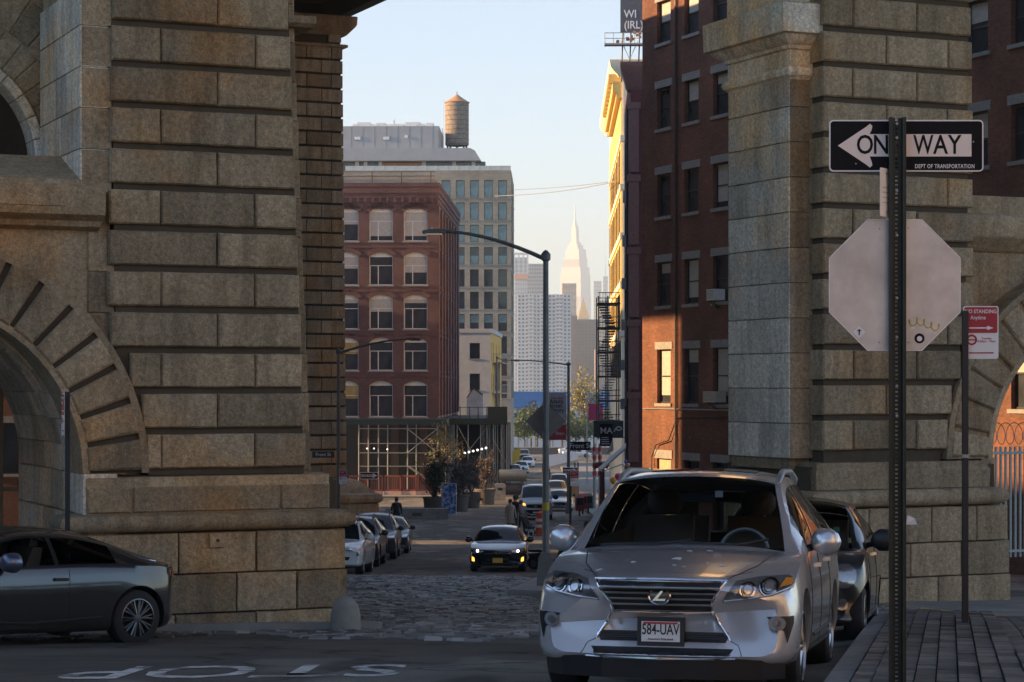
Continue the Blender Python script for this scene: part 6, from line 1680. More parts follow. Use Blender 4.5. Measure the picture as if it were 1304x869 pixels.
# far one-way sign by the plaza, and one across the street
def ow_small(label, px, py, Y, w, h, flip=1):
    s = thing('one_way_sign', label, 'sign', (W(px,Y), Y, ZP(py,Y)))
    m = MB(); m.prism(rrect(w,h,.03),0,.01); m.build('panel', SIGNW, s); m = MB(); m.prism(rrect(w-.06,h-.06,.02),-.006,-.001); m.build('field', SIGNB, s)
    m = MB(); a = flip; m.prism([(-a*w*.42,-h*.18),(a*w*.2,-h*.18),(a*w*.2,-h*.36),(a*w*.44,0),(a*w*.2,h*.36),(a*w*.2,h*.18),(-a*w*.42,h*.18)],-.014,-.007); m.build('arrow', SIGNW, s)
    lettering('ONE WAY', h*.34, SIGNB, s, (-a*w*.08,-.016,0), sx=.95, ex=.002)
    m = MB(); m.box(-.05,.05,.012,.08,G(W(px,Y),Y)-s.location.z,h*.5); m.build('post', BLACK, s); return s
ow_small('small one way sign pointing right at the edge of the plaza', 470, 606, 104, .88, .34)
ow_small('small one way sign on the right kerb by the parked traffic', 726, 599, 116, .80, .32)

# ---------------- plaza furniture: scaffold shed, barriers, planters
Ysh = 194.0; SH = thing('sidewalk_shed', 'dark green scaffold shed on galvanised poles under the red warehouse', 'scaffold', (W(455,Ysh), Ysh, G(-10,Ysh)))
zs_ = lambda py: ZP(py,Ysh)-SH.location.z; xs2 = lambda px: W(px,Ysh)-SH.location.x
SHG = plain('shed_green', (.020,.036,.034), .6)
m = MB(); m.box(xs2(436),xs2(570),-.4,4,zs_(541),zs_(534)); m.build('deck', SHG, SH)
for px in (457,482,519,557): 
    for yy in (0, 3.2): m = MB(); m.tube((xs2(px)+yy*.2,yy,0),(xs2(px)+yy*.2,yy,zs_(540)),.055,7); m.build('pole', GALV, SH)
for py in (546,565,577,594): m = MB(); m.tube((xs2(457),-.06,zs_(py)),(xs2(557),-.06,zs_(py)),.045,6); m.build('ledger', GALV, SH)
for a, b in (((519,546),(557,577)),((557,546),(519,577)),((519,594),(545,612)),((521,594),(548,612))): m = MB(); m.tube((xs2(a[0]),-.1,zs_(a[1])),(xs2(b[0]),-.1,zs_(b[1])),.04,6); m.build('brace', GALV, SH)
for px in (466,475,492): m = MB(); m.lathe([(0,-.08),(.08,0),(0,.08)],10,'z',(xs2(px),1.5,zs_(572 if px < 490 else 573))); m.build('bulb', emit('bulb_lit',(1,.95,.85),.6), SH)
Y2_ = 206.0; S2 = thing('sidewalk_shed', 'scaffold shed wrapping the corner toward the ochre building', 'scaffold', (W(570,Y2_), Y2_, G(-5,Y2_)))
z2_ = lambda py: ZP(py,Y2_)-S2.location.z; x2_ = lambda px: W(px,Y2_)-S2.location.x
m = MB(); m.box(x2_(569),x2_(646),-.4,22,z2_(541),z2_(533)); m.build('deck', SHG, S2)
m = MB(); m.box(x2_(621),x2_(646),-.5,-.41,z2_(533),z2_(518)); m.build('parapet_panel', SHG, S2)
for px in (582,596,612,620,628,638,645):
    for yy in ((0,6,12) if px > 600 else (0,)): m = MB(); m.tube((x2_(px)+yy*.02,yy,0),(x2_(px)+yy*.02,yy,z2_(541)),.055,6); m.build('pole', GALV, S2)
for a, b in (((582,541),(600,575)),((596,575),(620,545)),((598,600),(625,560)),((628,560),(645,590))): m = MB(); m.tube((x2_(a[0]),-.1,z2_(a[1])),(x2_(b[0]),-.1,z2_(b[1])),.04,6); m.build('brace', GALV, S2)
for px in (586,598,609,620): m = MB(); m.tube((x2_(px),0,z2_(533)),(x2_(px),0,z2_(518)),.04,6); m.build('rail_post', STEEL, S2)
m = MB(); m.tube((x2_(584),0,z2_(519)),(x2_(621),0,z2_(519)),.035,6); m.build('rail', STEEL, S2)
for k in range(6): m = MB(); m.lathe([(0,-.13),(.13,0),(0,.13)],8,'z',(x2_(592+k*5.4),-.6,z2_(577-k*1.3))); m.build('bulb', emit('bulb_lit',(1,.95,.85),.6), S2)
m = MB(); m.box(x2_(575),x2_(650),12,13,0,z2_(541)); m.build('back_panel', plain('dark_storefront', (.05,.04,.04), .6), S2)
# sheeted gable on the shed roof
tp = thing('tarpaulin', 'white weathered tarpaulin draped over material on the shed roof', 'tarpaulin', (W(604,226), 226, ZP(533,226)))
u5 = 226/F; m = MB(); m.prism([(-10*u5,0),(-9.5*u5,26*u5),(-1*u5,39*u5),(11*u5,30*u5),(12*u5,0)], 0, 4); m.build('sheet', plain('tarp_white', (.55,.56,.57), .8, var=.25, scale=.8, bmp=.4), tp)
m = MB(); m.path([(-9.5*u5,-.05,26*u5),(-1*u5,-.05,39*u5),(11*u5,-.05,30*u5)],.06,6); m.build('ridge_rope', BLACK, tp)
# red plastic barriers
BARR = plain('barrier_red', (.26,.075,.055), .6)
for k, px in enumerate((455,477,500,522,540)):
    Yq = 186.0; b = thing('barrier', ('dull red barrier at the pier end of the line below the scaffold','dull red barrier second from the pier below the scaffold','dull red barrier in the middle of the line below the scaffold','dull red barrier second from the conifer below the scaffold','dull red barrier at the conifer end of the line below the scaffold')[k], 'barrier', (W(px,Yq), Yq, G(W(px,Yq),Yq)+.15), R(random.uniform(-6,6)), 'red barriers below the scaffold')
    m = MB(); m.box(-.72,.72,-.04,.04,1.55,1.7); m.box(-.72,.72,-.04,.04,.35,.5); m.box(-.72,-.64,-.04,.04,.1,1.7); m.box(.64,.72,-.04,.04,.1,1.7); m.build('frame', BARR, b)
    for i in range(9): m = MB(); m.box(-.60+i*.15-.025,-.60+i*.15+.025,-.02,.02,.5,1.55); m.build('slat', BARR, b)
    m = MB(); m.box(-.72,.72,-.06,.05,.02,.34); m.build('striped_foot', plain('barrier_pale', (.5,.36,.34), .7), b)
# planters with shrubs
def leafy(parent, n, c, rad, mat, size, seed, name='foliage', dens=None):
    rr = random.Random(seed); vs = []; fs = []
    cl = [(c[0]+rr.gauss(0,.42)*rad[0], c[1]+rr.gauss(0,.42)*rad[1], c[2]+rr.gauss(0,.42)*rad[2], rr.uniform(.18,.42)) for _ in range(max(6, n//60))]
    for i in range(n):
        q = rr.choice(cl); p = Vector((q[0]+rr.gauss(0,.5)*q[3]*rad[0], q[1]+rr.gauss(0,.5)*q[3]*rad[1], q[2]+rr.gauss(0,.5)*q[3]*rad[2]))
        a = Vector((rr.gauss(0,1),rr.gauss(0,1),rr.gauss(0,1))).normalized(); b = a.cross(Vector((rr.gauss(0,1),rr.gauss(0,1),rr.gauss(0,1)))).normalized(); s = size*rr.uniform(.6,1.4)
        k = len(vs); vs += [p-a*s, p+b*s*.5, p+a*s, p-b*s*.5]; fs.append((k,k+1,k+2,k+3))
    m = MB(); m.add(vs, fs); me = bpy.data.meshes.new(name); me.from_pydata(m.v, [], m.f); return obj(name, me, mat, parent)
def leafmat(name, c, c2):
    m, nt, b = nodes(name); g = N(nt, 'ShaderNodeNewGeometry'); cc = ramp(nt, g.outputs['Random Per Island'], [(0, c), (1, c2)]); nt.links.new(cc, b.inputs['Base Color']); b.inputs['Roughness'].default_value = .7
    MATS[name] = m; return m
LFD = leafmat('leaf_dark', (.025,.035,.022), (.06,.075,.04)); LFG = leafmat('leaf_green', (.05,.085,.03), (.14,.17,.05)); LFY = leafmat('leaf_yellow', (.22,.19,.05), (.42,.34,.09)); LFB = leafmat('leaf_bare', (.07,.055,.05), (.16,.12,.10))
BARK = plain('bark', (.085,.065,.05), .9, bmp=.4)
PLC = plain('planter_concrete', (.13,.11,.09), .9, bmp=.3)
def planter(label, px, Y, w, h, plant, ph, seed, group='planters on the plaza'):
    x = W(px,Y); t = thing('planter', label, 'planter', (x, Y, G(x,Y)), 0, group)
    m = MB(); m.lathe([(0,0),(w*.38,0),(w*.42,.05),(w*.48,h*.9),(w*.52,h*.92),(w*.52,h),(w*.46,h),(w*.44,h-.1),(0,h-.1)], 20); m.build('tub', PLC, t, smooth=40)
    s = thing('shrub', plant[2], 'shrub', (x, Y, G(x,Y)+h-.12), 0, 'shrubs in the plaza planters')
    rr = random.Random(seed); m = MB()
    for k in range(9):
        P = [(0,0,0)]; a = rr.uniform(0,6.28); tl = rr.uniform(.15,.5)
        for i in range(1,5): P.append((math.cos(a)*tl*ph*i/4+rr.gauss(0,.06), math.sin(a)*tl*ph*i/4+rr.gauss(0,.06), ph*rr.uniform(.8,1)*i/4))
        m.path(P, [.05,.04,.03,.02,.01], 5)
    m.build('stems', BARK, s)
    leafy(s, plant[1], (0,0,ph*.55), (w*.58,w*.5,ph*.46), plant[0], .085, seed)
planter('big round planter with the dark conifer shrub beside the blue board', 553, 143, 1.5, 1.1, (LFD, 2600, 'tall dark conifer shrub with ragged crown in the planter by the blue board'), 3.1, 1)
planter('round planter standing second behind the blue board', 584, 148, 1.45, 1.15, (LFB, 1700, 'bare brownish shrub in the planter second behind the blue board'), 2.4, 2)
planter('round planter standing third behind the blue board', 600, 156, 1.4, 1.15, (LFB, 1700, 'twiggy grey brown shrub in the third planter of the row'), 2.4, 3)
planter('round planter at the scaffold end of the planter row', 618, 166, 1.6, 1.2, (LFB, 1900, 'leafless spreading shrub at the scaffold end of the planter row'), 2.5, 4)
# yellowish tree behind the conifer
def tree(label, px, Y, h, w, mat, n, seed, zoff=0, leaf=.22, group=None, name='tree'):
    x = W(px,Y); t = thing(name, label, 'tree', (x, Y, G(x,Y)+zoff), 0, group); rr = random.Random(seed); m = MB()
    m.path([(0,0,0),(.05*h*.1,0,h*.3),(rr.gauss(0,.03)*h,0,h*.55),(rr.gauss(0,.05)*h,0,h*.85)], [h*.022,h*.018,h*.012,h*.004], 8)
    for k in range(11):
        a = rr.uniform(0,6.28); z0 = h*rr.uniform(.28,.6); l = w*rr.uniform(.35,.6)
        m.path([(0,0,z0),(math.cos(a)*l*.5,math.sin(a)*l*.5,z0+h*.14),(math.cos(a)*l,math.sin(a)*l,z0+h*rr.uniform(.2,.34))], [h*.009,h*.006,h*.002], 5)
    m.build('trunk', BARK, t); leafy(t, n, (0,0,h*.66), (w*.55,w*.55,h*.34), mat, leaf, seed, 'crown'); return t
tree('thin yellow green street tree rising behind the conifer planter', 563, 178, 6.2, 3.4, leafmat('leaf_olive', (.10,.10,.05), (.22,.20,.09)), 1300, 21, leaf=.10)
# blue and white advertising board
ab = thing('sign_board', 'upright blue and white mottled advertising board standing on the plaza', 'sign board', (W(572,141), 141, G(W(572,141),141)), R(-12))
def blue_mat():
    m, nt, b = nodes('board_print'); v = coords(nt); c = ramp(nt, noise(nt, v, 4.2, 5), [(.42,(.04,.10,.32)),(.5,(.10,.26,.62)),(.58,(.55,.66,.80))]); nt.links.new(c, b.inputs['Base Color']); return m
m = MB(); m.box(-.45,.45,-.02,.02,.06,2.0); m.build('panel', blue_mat(), ab)
m = MB(); m.box(-.48,-.45,-.04,.04,0,2.04); m.box(.45,.48,-.04,.04,0,2.04); m.box(-.45,.45,-.04,.04,2.0,2.04); m.build('frame', plain('board_frame', (.45,.52,.6), .5), ab)
# low concrete block behind the pedestrian
x = W(531,132); cb_ = thing('concrete_barrier', 'long low concrete block beside the round planter', 'barrier', (x,132,G(x,132)), R(2))
m = MB(); m.prism([(-1.9,0),(1.9,0),(1.9,.62),(1.85,.66),(-1.85,.66),(-1.9,.62)], -.25, .25); m.build('block', CONC, cb_); m = MB(); m.box(-.3,.3,-.27,-.249,.2,.4); m.build('plate', PLC, cb_)
# fat grey pipe on cradles
Yp = 190.0; fp = thing('duct_pipe', 'fat dark grey pipe section lying across the street on a cradle', 'pipe', (W(653,Yp), Yp, G(0,Yp)))
m = MB(); L_ = 35*Yp/F/2; r_ = .52
m.lathe([(r_-.04,-L_),(r_,-L_),(r_,L_),(r_-.04,L_),(r_-.04,-L_)], 24, 'x', (0,0,1.75)); m.build('pipe', plain('pipe_grey', (.14,.17,.19), .55), fp, smooth=40)
m = MB(); m.lathe([(r_-.04,-L_*.8),(r_,-L_*.8),(r_,L_*.7),(r_-.04,L_*.7),(r_-.04,-L_*.8)], 24, 'x', (.15,.2,.58)); m.build('lower_pipe', plain('pipe_dark', (.08,.09,.10), .6), fp, smooth=40)
for x in (-.8,.8): m = MB(); m.box(x-.1,x+.1,-.6,.6,0,1.25); m.build('cradle', STEEL, fp)
m = MB(); m.path([(1.1,-.4,.3),(1.8,-.5,.55),(2.6,-.6,.95)], .07, 7); m.build('hose', GALV, fp)
ct = thing('waste_bin', 'grey square bin standing beside the fat pipe', 'bin', (W(637,178),178,G(W(637,178),178)))
m = MB(); m.prism([(-.42,0),(.42,0),(.45,1.2),(.3,1.32),(-.3,1.32),(-.45,1.2)], -.4, .4); m.build('shell', CONC, ct); m = MB(); m.box(-.2,.2,-.43,-.401,.8,1.0); m.build('opening', BLACK, ct)
# traffic barrels
ORG = plain('barrel_orange', (.62,.10,.045), .5)
def barrel(label, px, Y, s=1.0, lean=0):
    t = thing('traffic_barrel', label, 'barrel', (W(px,Y),Y,G(W(px,Y),Y)), 0, 'traffic barrels')
    m = MB(); m.lathe([(0,0),(.36*s,0),(.36*s,.06),(.28*s,.08),(.27*s,.3*s),(.26*s,.31*s),(.26*s,.55*s),(.25*s,.56*s),(.245*s,.8*s),(.23*s,.81*s),(.22*s,1.0*s),(.1*s,1.05*s),(0,1.05*s)], 20); m.build('drum', ORG, t, smooth=30)
    for z in (.36,.62): m = MB(); m.lathe([(.268*s,z*s),(.262*s,(z+.13)*s)], 20); m.build('white_band', WHITE, t)
    m = MB(); m.box(-.08*s,.08*s,-.02,.02,1.04*s,1.15*s); m.build('handle', ORG, t)
barrel('orange traffic barrel standing by the tall lamp post', 690, 104, 1.1); barrel('orange traffic barrel beside the fat pipe', 682, 186, 1.0)
bx_ = thing('notice_board', 'white notice panel leaning on the orange barrel', 'notice', (W(694.5,103),103,G(W(694.5,103),103)))
m = MB(); m.box(-.12,.12,-.02,.02,.55,1.15); m.build('panel', WHITE, bx_); m = MB(); m.box(-.03,.03,-.02,.02,0,.55); m.build('leg', GALV, bx_)
# newspaper boxes and stand on the right kerb
for k, (px, Y, c_, lab) in enumerate(((742,138,(.36,.05,.05),'red newspaper box on the right kerb'),(749,139,(.05,.12,.10),'dark green newspaper box next to the red one'),(738,134,(.30,.04,.05),'low red newspaper box nearest the black signpost'))):
    t = thing('newspaper_box', lab, 'newspaper box', (W(px,Y),Y,G(W(px,Y),Y)+.12), R(8))
    m = MB(); m.box(-.26,.26,-.22,.22,.35,1.15); m.prism([(-.22,1.15),(.22,1.15),(.22,1.3)], -.26, .26, 'yz'); m.build('case', plain('news_%d'%k, c_, .5), t); m = MB(); m.box(-.2,.2,-.235,-.221,.7,1.1); m.build('window', GL, t); m = MB(); m.box(-.05,.05,-.05,.05,0,.35); m.build('leg', BLACK, t)
# striped red posts and a red standpipe column
for px, lab in ((757,'red and white striped work zone post by the awning'),(764,'second red and white striped post under the awning')):
    Y = 150; t = thing('marker_post', lab, 'post', (W(px,Y),Y,G(W(px,Y),Y)), 0)
    m = MB(); m.tube((0,0,0),(0,0,4.6),.11,8); m.build('pole', GALV, t)
    for k in range(4): m = MB(); m.tube((0,0,2.4+k*.55),(0,0,2.7+k*.55),.15,8); m.build('red_band', REDP, t)
hyd = thing('standpipe', 'dark red pipe column wrapped in cloth under the white awning', 'pipe', (W(767,128),128,G(W(767,128),128)))
m = MB(); m.tube((0,0,0),(0,0,3.3),.16,10,.13); m.build('column', plain('dark_red', (.13,.03,.03), .7), hyd); m = MB(); m.path([(-.5,0,3.2),(0,-.05,3.35),(.35,0,3.2)], .17, 7); m.build('wrapped_cloth', plain('cloth_red', (.22,.07,.07), .9), hyd)

# ---------------- awning, hanging signs, black fire escape on the right side
Yw = 122.0; AW = thing('awning', 'white sloping fabric awning over the right sidewalk', 'awning', (W(784,Yw),Yw,ZP(581,Yw)))
m = MB(); m.add([(-.85,-.8,-.72),(.85,-.8,.80),(.85,2.5,.80),(-.85,2.5,-.72),(-.85,-.8,-.84),(.85,-.8,.68),(.85,2.5,.68),(-.85,2.5,-.84)], [(0,1,2,3),(7,6,5,4),(0,4,5,1),(1,5,6,2),(2,6,7,3),(3,7,4,0)]); m.build('canopy', plain('awning_white', (.6,.6,.58), .7), AW)
m = MB(); m.tube((-.8,-.75,-.85),(.9,-.75,-.2),.03,6); m.tube((.85,-.75,-1.0),(.85,-.75,.7),.03,6); m.build('frame', GALV, AW)
m = MB(); m.add([(-.55,-.82,.1),(-.15,-.82,.35),(-.2,-.82,1.0)],[(0,1,2)]); m.add([(-.55,-.80,.1),(-.15,-.80,.35),(-.2,-.80,1.0)],[(0,1,2)]); m.build('pennant', plain('pennant', (.55,.50,.50), .8), AW)
MAS = thing('hanging_sign', 'black square hanging sign with white letters over the right sidewalk', 'sign', (W(772,132),132,ZP(553,132)))
u6 = 132/F; m = MB(); m.box(-8*u6,8*u6,0,.1,-15.5*u6,13*u6); m.build('panel', SIGNB, MAS); lettering('MA', 11*u6, LET, MAS, (0,-.01,4*u6), ex=.006)
for k in range(4): m = MB(); m.box(-6*u6,5*u6*(.6+.1*k),-.008,-.001,(-5-2.6*k)*u6,(-4-2.6*k)*u6); m.build('small_print', LET, MAS)
m = MB(); m.box(-6*u6,30*u6,.03,.08,-5*u6,-4*u6); m.build('bracket', BLACK, MAS)
GS = thing('shop_sign', 'dark green shop sign box behind the hanging sign', 'sign', (W(776,142),142,ZP(547,142)))
u7 = 142/F; m = MB(); m.box(-20*u7,18*u7,0,.5,-10*u7,11*u7); m.build('box', plain('shop_green', (.03,.055,.055), .5), GS)
m = MB()
for k in range(20): a0,a1 = k*.314,(k+1)*.314; m.tube((12*u7+3.4*u7*math.cos(a0),-.03,2.2*u7*math.sin(a0)+u7),(12*u7+3.4*u7*math.cos(a1),-.03,2.2*u7*math.sin(a1)+u7),.03,5)
m.path([(6*u7,-.03,-3*u7),(8*u7,-.03,1*u7),(10*u7,-.03,3*u7)],.03,5); m.build('emblem', LET, GS)
FE = thing('fire_escape', 'black iron fire escape tower on the right side of the street', 'fire escape', (W(776,150),150,ZP(545,150)))
u8 = 150/F
for x in (-14,-2,12): 
    for y in (0,3): m = MB(); m.tube((x*u8,y,0),(x*u8,y,168*u8),.045,6); m.build('post', BLACK, FE)
for k in range(6):
    z = 2*u8+k*31*u8; m = MB(); m.box(-15*u8,14*u8,-.3,3.2,z,z+.12); m.build('platform', BLACK, FE)
    for zz_ in (8,15): m = MB(); m.tube((-15*u8,-.3,z+zz_*u8),(14*u8,-.3,z+zz_*u8),.03,5); m.build('rail', BLACK, FE)
    for i in range(7): m = MB(); m.box((-13+i*4)*u8,(-12.5+i*4)*u8,-.32,-.28,z,z+15*u8); m.build('baluster', BLACK, FE)
    if k < 5:
        for i in range(9): m = MB(); q = i/9; m.box((-8+12*q if k % 2 else 4-12*q)*u8-.3,(-8+12*q if k % 2 else 4-12*q)*u8+.3,.6,2.2,z+q*31*u8,z+q*31*u8+.06); m.build('tread', BLACK, FE)
# open canopy roof over the street work at the right
CP = thing('street_canopy', 'pale flat canopy roof on posts over the street dining area', 'canopy', (W(712,185),185,G(W(712,185),185)))
zc_ = lambda py: ZP(py,185)-CP.location.z; xc_ = lambda px: W(px,185)-CP.location.x
m = MB(); m.add([(xc_(690),0,zc_(597)),(xc_(738),2,zc_(586)),(xc_(738),9,zc_(580)),(xc_(700),9,zc_(584))],[(0,1,2,3)]); m.add([(xc_(690),0,zc_(600)),(xc_(738),2,zc_(589)),(xc_(738),2,zc_(586)),(xc_(690),0,zc_(597))],[(0,1,2,3)]); m.build('roof', plain('canopy_blue', (.42,.47,.52), .5), CP)
for px, y in ((691,0),(737,2),(702,9),(736,9)): m = MB(); m.tube((xc_(px),y,0),(xc_(px),y,zc_(590)),.06,6); m.build('post', STEEL, CP)
m = MB(); m.box(xc_(692),xc_(737),1.9,2.0,.1,1.4); m.build('side_screen', plain('screen_brown', (.14,.11,.09), .8), CP)
# balloons
for px, py, c_, lab in ((787,607,(.70,.04,.16),'crimson balloon beside the awning'),(781,612,(.75,.36,.05),'orange balloon beside the awning'),(797,588,(.05,.10,.45),'blue balloon hanging under the awning'),(794,592,(.7,.7,.72),'white balloon hanging under the awning'),(800,592,(.7,.4,.1),'yellow balloon hanging under the awning')):
    b = thing('balloon', lab, 'balloon', (W(px,108),108,ZP(py,108)), 0)
    m = MB(); s_ = .17 if px < 790 else .09; m.lathe([(0,-s_*1.25),(s_*.5,-s_*.9),(s_*.95,-.1*s_),(s_*.9,s_*.45),(s_*.5,s_*.9),(0,s_)], 14); m.build('skin', plain('balloon_%d'%px, c_, .25), b, smooth=60)
    m = MB(); m.tube((0,0,-s_*1.2),(.05,0,-s_*3),.008,4); m.build('string', WHITE, b)
# flag / red banner and green street sign far right
rb = thing('banner', 'crimson banner on a pole in front of the black fire escape', 'banner', (W(758,160),160,ZP(525,160)))
m = MB(); m.box(-.5,.55,0,.03,-.6,.6); m.build('cloth', plain('banner_crimson', (.5,.05,.12), .8), rb); m = MB(); m.path([(-.6,.05,-5.2),(-.6,.05,1.3),(-.75,.05,1.75),(-1.1,.05,2.0)], .05, 6); m.build('pole', GALV, rb)
yh = thing('hoarding', 'yellow construction hoarding panel at the scaffold end of the far street', 'hoarding', (W(652,300),300,G(W(652,300),300)))
m = MB(); m.prism([(-.9,0),(.9,0),(1.2,2.4),(-.6,1.9)], 0, .1); m.build('panel', plain('hoarding_yellow', (.62,.40,.04), .7), yh)
m = MB(); m.box(-.9,-.8,.1,.2,0,1.9); m.box(.9,1.0,.1,.2,0,2.2); m.build('frame', STEEL, yh)
# motor scooter parked on the island
sc_ = thing('scooter', 'dark motor scooter parked behind the tall lamp post', 'scooter', (W(698,70),70,G(W(698,70),70)+.02), R(60))
for y in (-.62,.62): m = MB(); m.lathe([(.16,-.05),(.25,-.055),(.27,0),(.25,.055),(.16,.05)], 20, 'x', (0,y,.27)); w_ = m.build('wheel', RUBBER, sc_, smooth=40); m = MB(); m.lathe([(0,-.03),(.16,-.03),(.16,.03),(0,.03)],14,'x',(0,y,.27)); m.build('rim', RIM, w_)
m = MB(); m.prism([(-.5,.3),(.15,.28),(.72,.42),(.78,.62),(.2,.68),(-.1,.42),(-.42,.46),(-.58,.95),(-.68,.92),(-.6,.5)], -.14, .14, 'yz'); m.build('body', BLACK, sc_)
m = MB(); m.prism([(.0,.68),(.75,.68),(.8,.76),(.3,.80),(.0,.75)], -.13, .13, 'yz'); m.build('seat', TRIM, sc_)
m = MB(); m.tube((-.36,-.58,1.02),(.36,-.58,1.02),.02,6); m.tube((0,-.62,.4),(0,-.56,1.05),.03,6); m.build('handlebar', STEEL, sc_)
sc_.scale = (.85,.85,.85)
# ---------------- people (one continuous skin each)
SKIN = plain('skin', (.45,.29,.21), .6); HAIRD = plain('hair_dark', (.02,.016,.013), .7)
def person(label, px, Y, h, rz, top, legs, hair=HAIRD, stride=.0, arms=(0,0), bag=None, coat=0, zoff=0, x=None, carry=False):
    x = W(px,Y) if x is None else x; z0 = G(x,Y)+zoff
    t = thing('person', label, 'person', (x,Y,z0), rz); k = h/1.75
    V = []; E_ = []; Rr = []
    def v(p, r, par=None):
        V.append(tuple(c*k for c in p)); Rr.append(r*k)
        if par is not None: E_.append((par, len(V)-1))
        return len(V)-1
    pel = v((0,0,.95),.15); wa = v((0,0,1.12),.135,pel); ch = v((0,.01,1.34),.165,wa); nk = v((0,.0,1.50),.065,ch); hd = v((0,-.01,1.60),.085,nk); ht = v((0,-.005,1.70),.075,hd)
    for s, st, ar in ((1,stride,arms[0]),(-1,-stride,arms[1])):
        hp = v((s*.10,0,.90),.10,pel); kn = v((s*.11,-st*.22-.02,.50),.068,hp); an = v((s*.115,-st*.36+(.12 if st < 0 else 0)*0,.10),.045,kn); v((s*.12,-st*.36-.13,.045),.04,an)
        sh = v((s*.19,.01,1.40),.072,ch); el = v((s*.245,.03+ar*-.12,1.12),.052,sh); wr = v((s*.25,-.05+ar*-.30,.90+abs(ar)*.12),.038,el); v((s*.25,-.09+ar*-.34,.83+abs(ar)*.12),.036,wr)
    me = bpy.data.meshes.new('body'); me.from_pydata(V, E_, [])
    o = bpy.data.objects.new('tmp', me); col.objects.link(o); md = o.modifiers.new('s', 'SKIN'); md.use_smooth_shade = True
    for i, sv in enumerate(me.skin_vertices[0].data): sv.radius = (Rr[i], Rr[i]*(.78 if i in (0,1,2) else 1)); sv.use_root = (i == 0)
    sb = o.modifiers.new('d', 'SUBSURF'); sb.levels = 2; sb.render_levels = 2
    bpy.context.view_layer.update(); me2 = bpy.data.meshes.new_from_object(o.evaluated_get(bpy.context.evaluated_depsgraph_get())); bpy.data.objects.remove(o)
    me2.materials.clear()
    for m_ in (top, legs, SKIN, plain('shoe', (.03,.03,.03), .6)): me2.materials.append(m_)
    for p in me2.polygons:
        c = p.center/k; z = c.z; p.use_smooth = True
        p.material_index = 2 if z > 1.475 else (3 if z < .085 else (1 if z < .92 and abs(c.x) < .2 else (2 if z < .90 and abs(c.x) >= .2 and z > .75 else 0)))
    obj('body', me2, None, t)
    m = MB(); m.lathe([(0,.115),(.06,.105),(.098,.06),(.108,0),(.10,-.06),(.085,-.1)], 14, 'z'); 
    for i, q in enumerate(m.v): m.v[i] = (q[0]*k*.92, (q[1]*1.02+.022)*k, (q[2]+1.655)*k)
    m.build('hair', hair, t, smooth=60)
    if coat:
        m = MB(); m.lathe([(.175,.62),(.19,.60),(.165,1.0),(.155,1.15),(.185,1.36),(.13,1.45),(.07,1.49)], 18, 'z')
        for i, q in enumerate(m.v): m.v[i] = (q[0]*k*1.08, q[1]*k*.86, q[2]*k)
        m.build('coat', top, t, smooth=60)
    if bag:
        m = MB(); m.lathe([(0,-.24),(.12,-.22),(.15,-.1),(.15,.1),(.11,.2),(0,.22)], 12)
        for i, q in enumerate(m.v): m.v[i] = (q[0]*k, (q[1]*.62+.20)*k, (q[2]+1.24)*k)
        m.build('backpack', bag, t, smooth=50)
    return t
CK = plain('coat_black', (.018,.018,.02), .85); JN = plain('trouser_dark', (.02,.021,.026), .85); BE = plain('coat_beige', (.30,.25,.20), .85); GRC = plain('coat_grey', (.14,.13,.125), .85); PK = plain('backpack_black', (.012,.012,.014), .7)
person('person in black walking away with a large backpack past the parked cars', 505, 108, 1.74, R(180), CK, JN, stride=.35, arms=(.4,-.4), bag=PK)
person('person in a pale beige coat standing in the street before the van', 650, 104, 1.72, R(20), BE, JN, coat=1, arms=(.2,0))
person('person in a dark jacket facing the one in the beige coat', 656, 109, 1.76, R(-40), CK, JN, arms=(.3,.3))
person('person in grey leaning forward with a stroller beside the beige coat', 664, 105, 1.66, R(60), GRC, JN, stride=.3, arms=(1,1), hair=plain('hair_brown', (.12,.07,.045), .7))
person('person in a white top at the kerb behind the SUV mirror', 748, 60, 1.60, R(30), plain('top_white', (.5,.48,.46), .8), JN, arms=(.5,.2), zoff=.0)
# wire-frame stroller pushed by the grey figure
st = thing('stroller', 'small dark folding stroller pushed across the street', 'stroller', (W(673,104),104,G(W(673,104),104)), R(60))
m = MB()
for x in (-.22,.22): m.tube((x,.35,1.0),(x,-.25,.12),.014,6); m.tube((x,.25,.12),(x,-.1,.6),.014,6)
m.tube((-.22,.35,1.0),(.22,.35,1.0),.016,6); m.build('frame', STEEL, st)
m = MB(); m.prism([(.15,.35),(-.2,.32),(-.25,.4),(.05,.5),(.2,.9),(.26,.88)], -.2, .2, 'yz'); m.build('seat', CK, st)
for x in (-.24,.24):
    for y in (-.27,.26): m = MB(); m.lathe([(0,-.02),(.1,-.02),(.1,.02),(0,.02)],14,'x',(x,y,.1)); m.build('wheel', RUBBER, st)
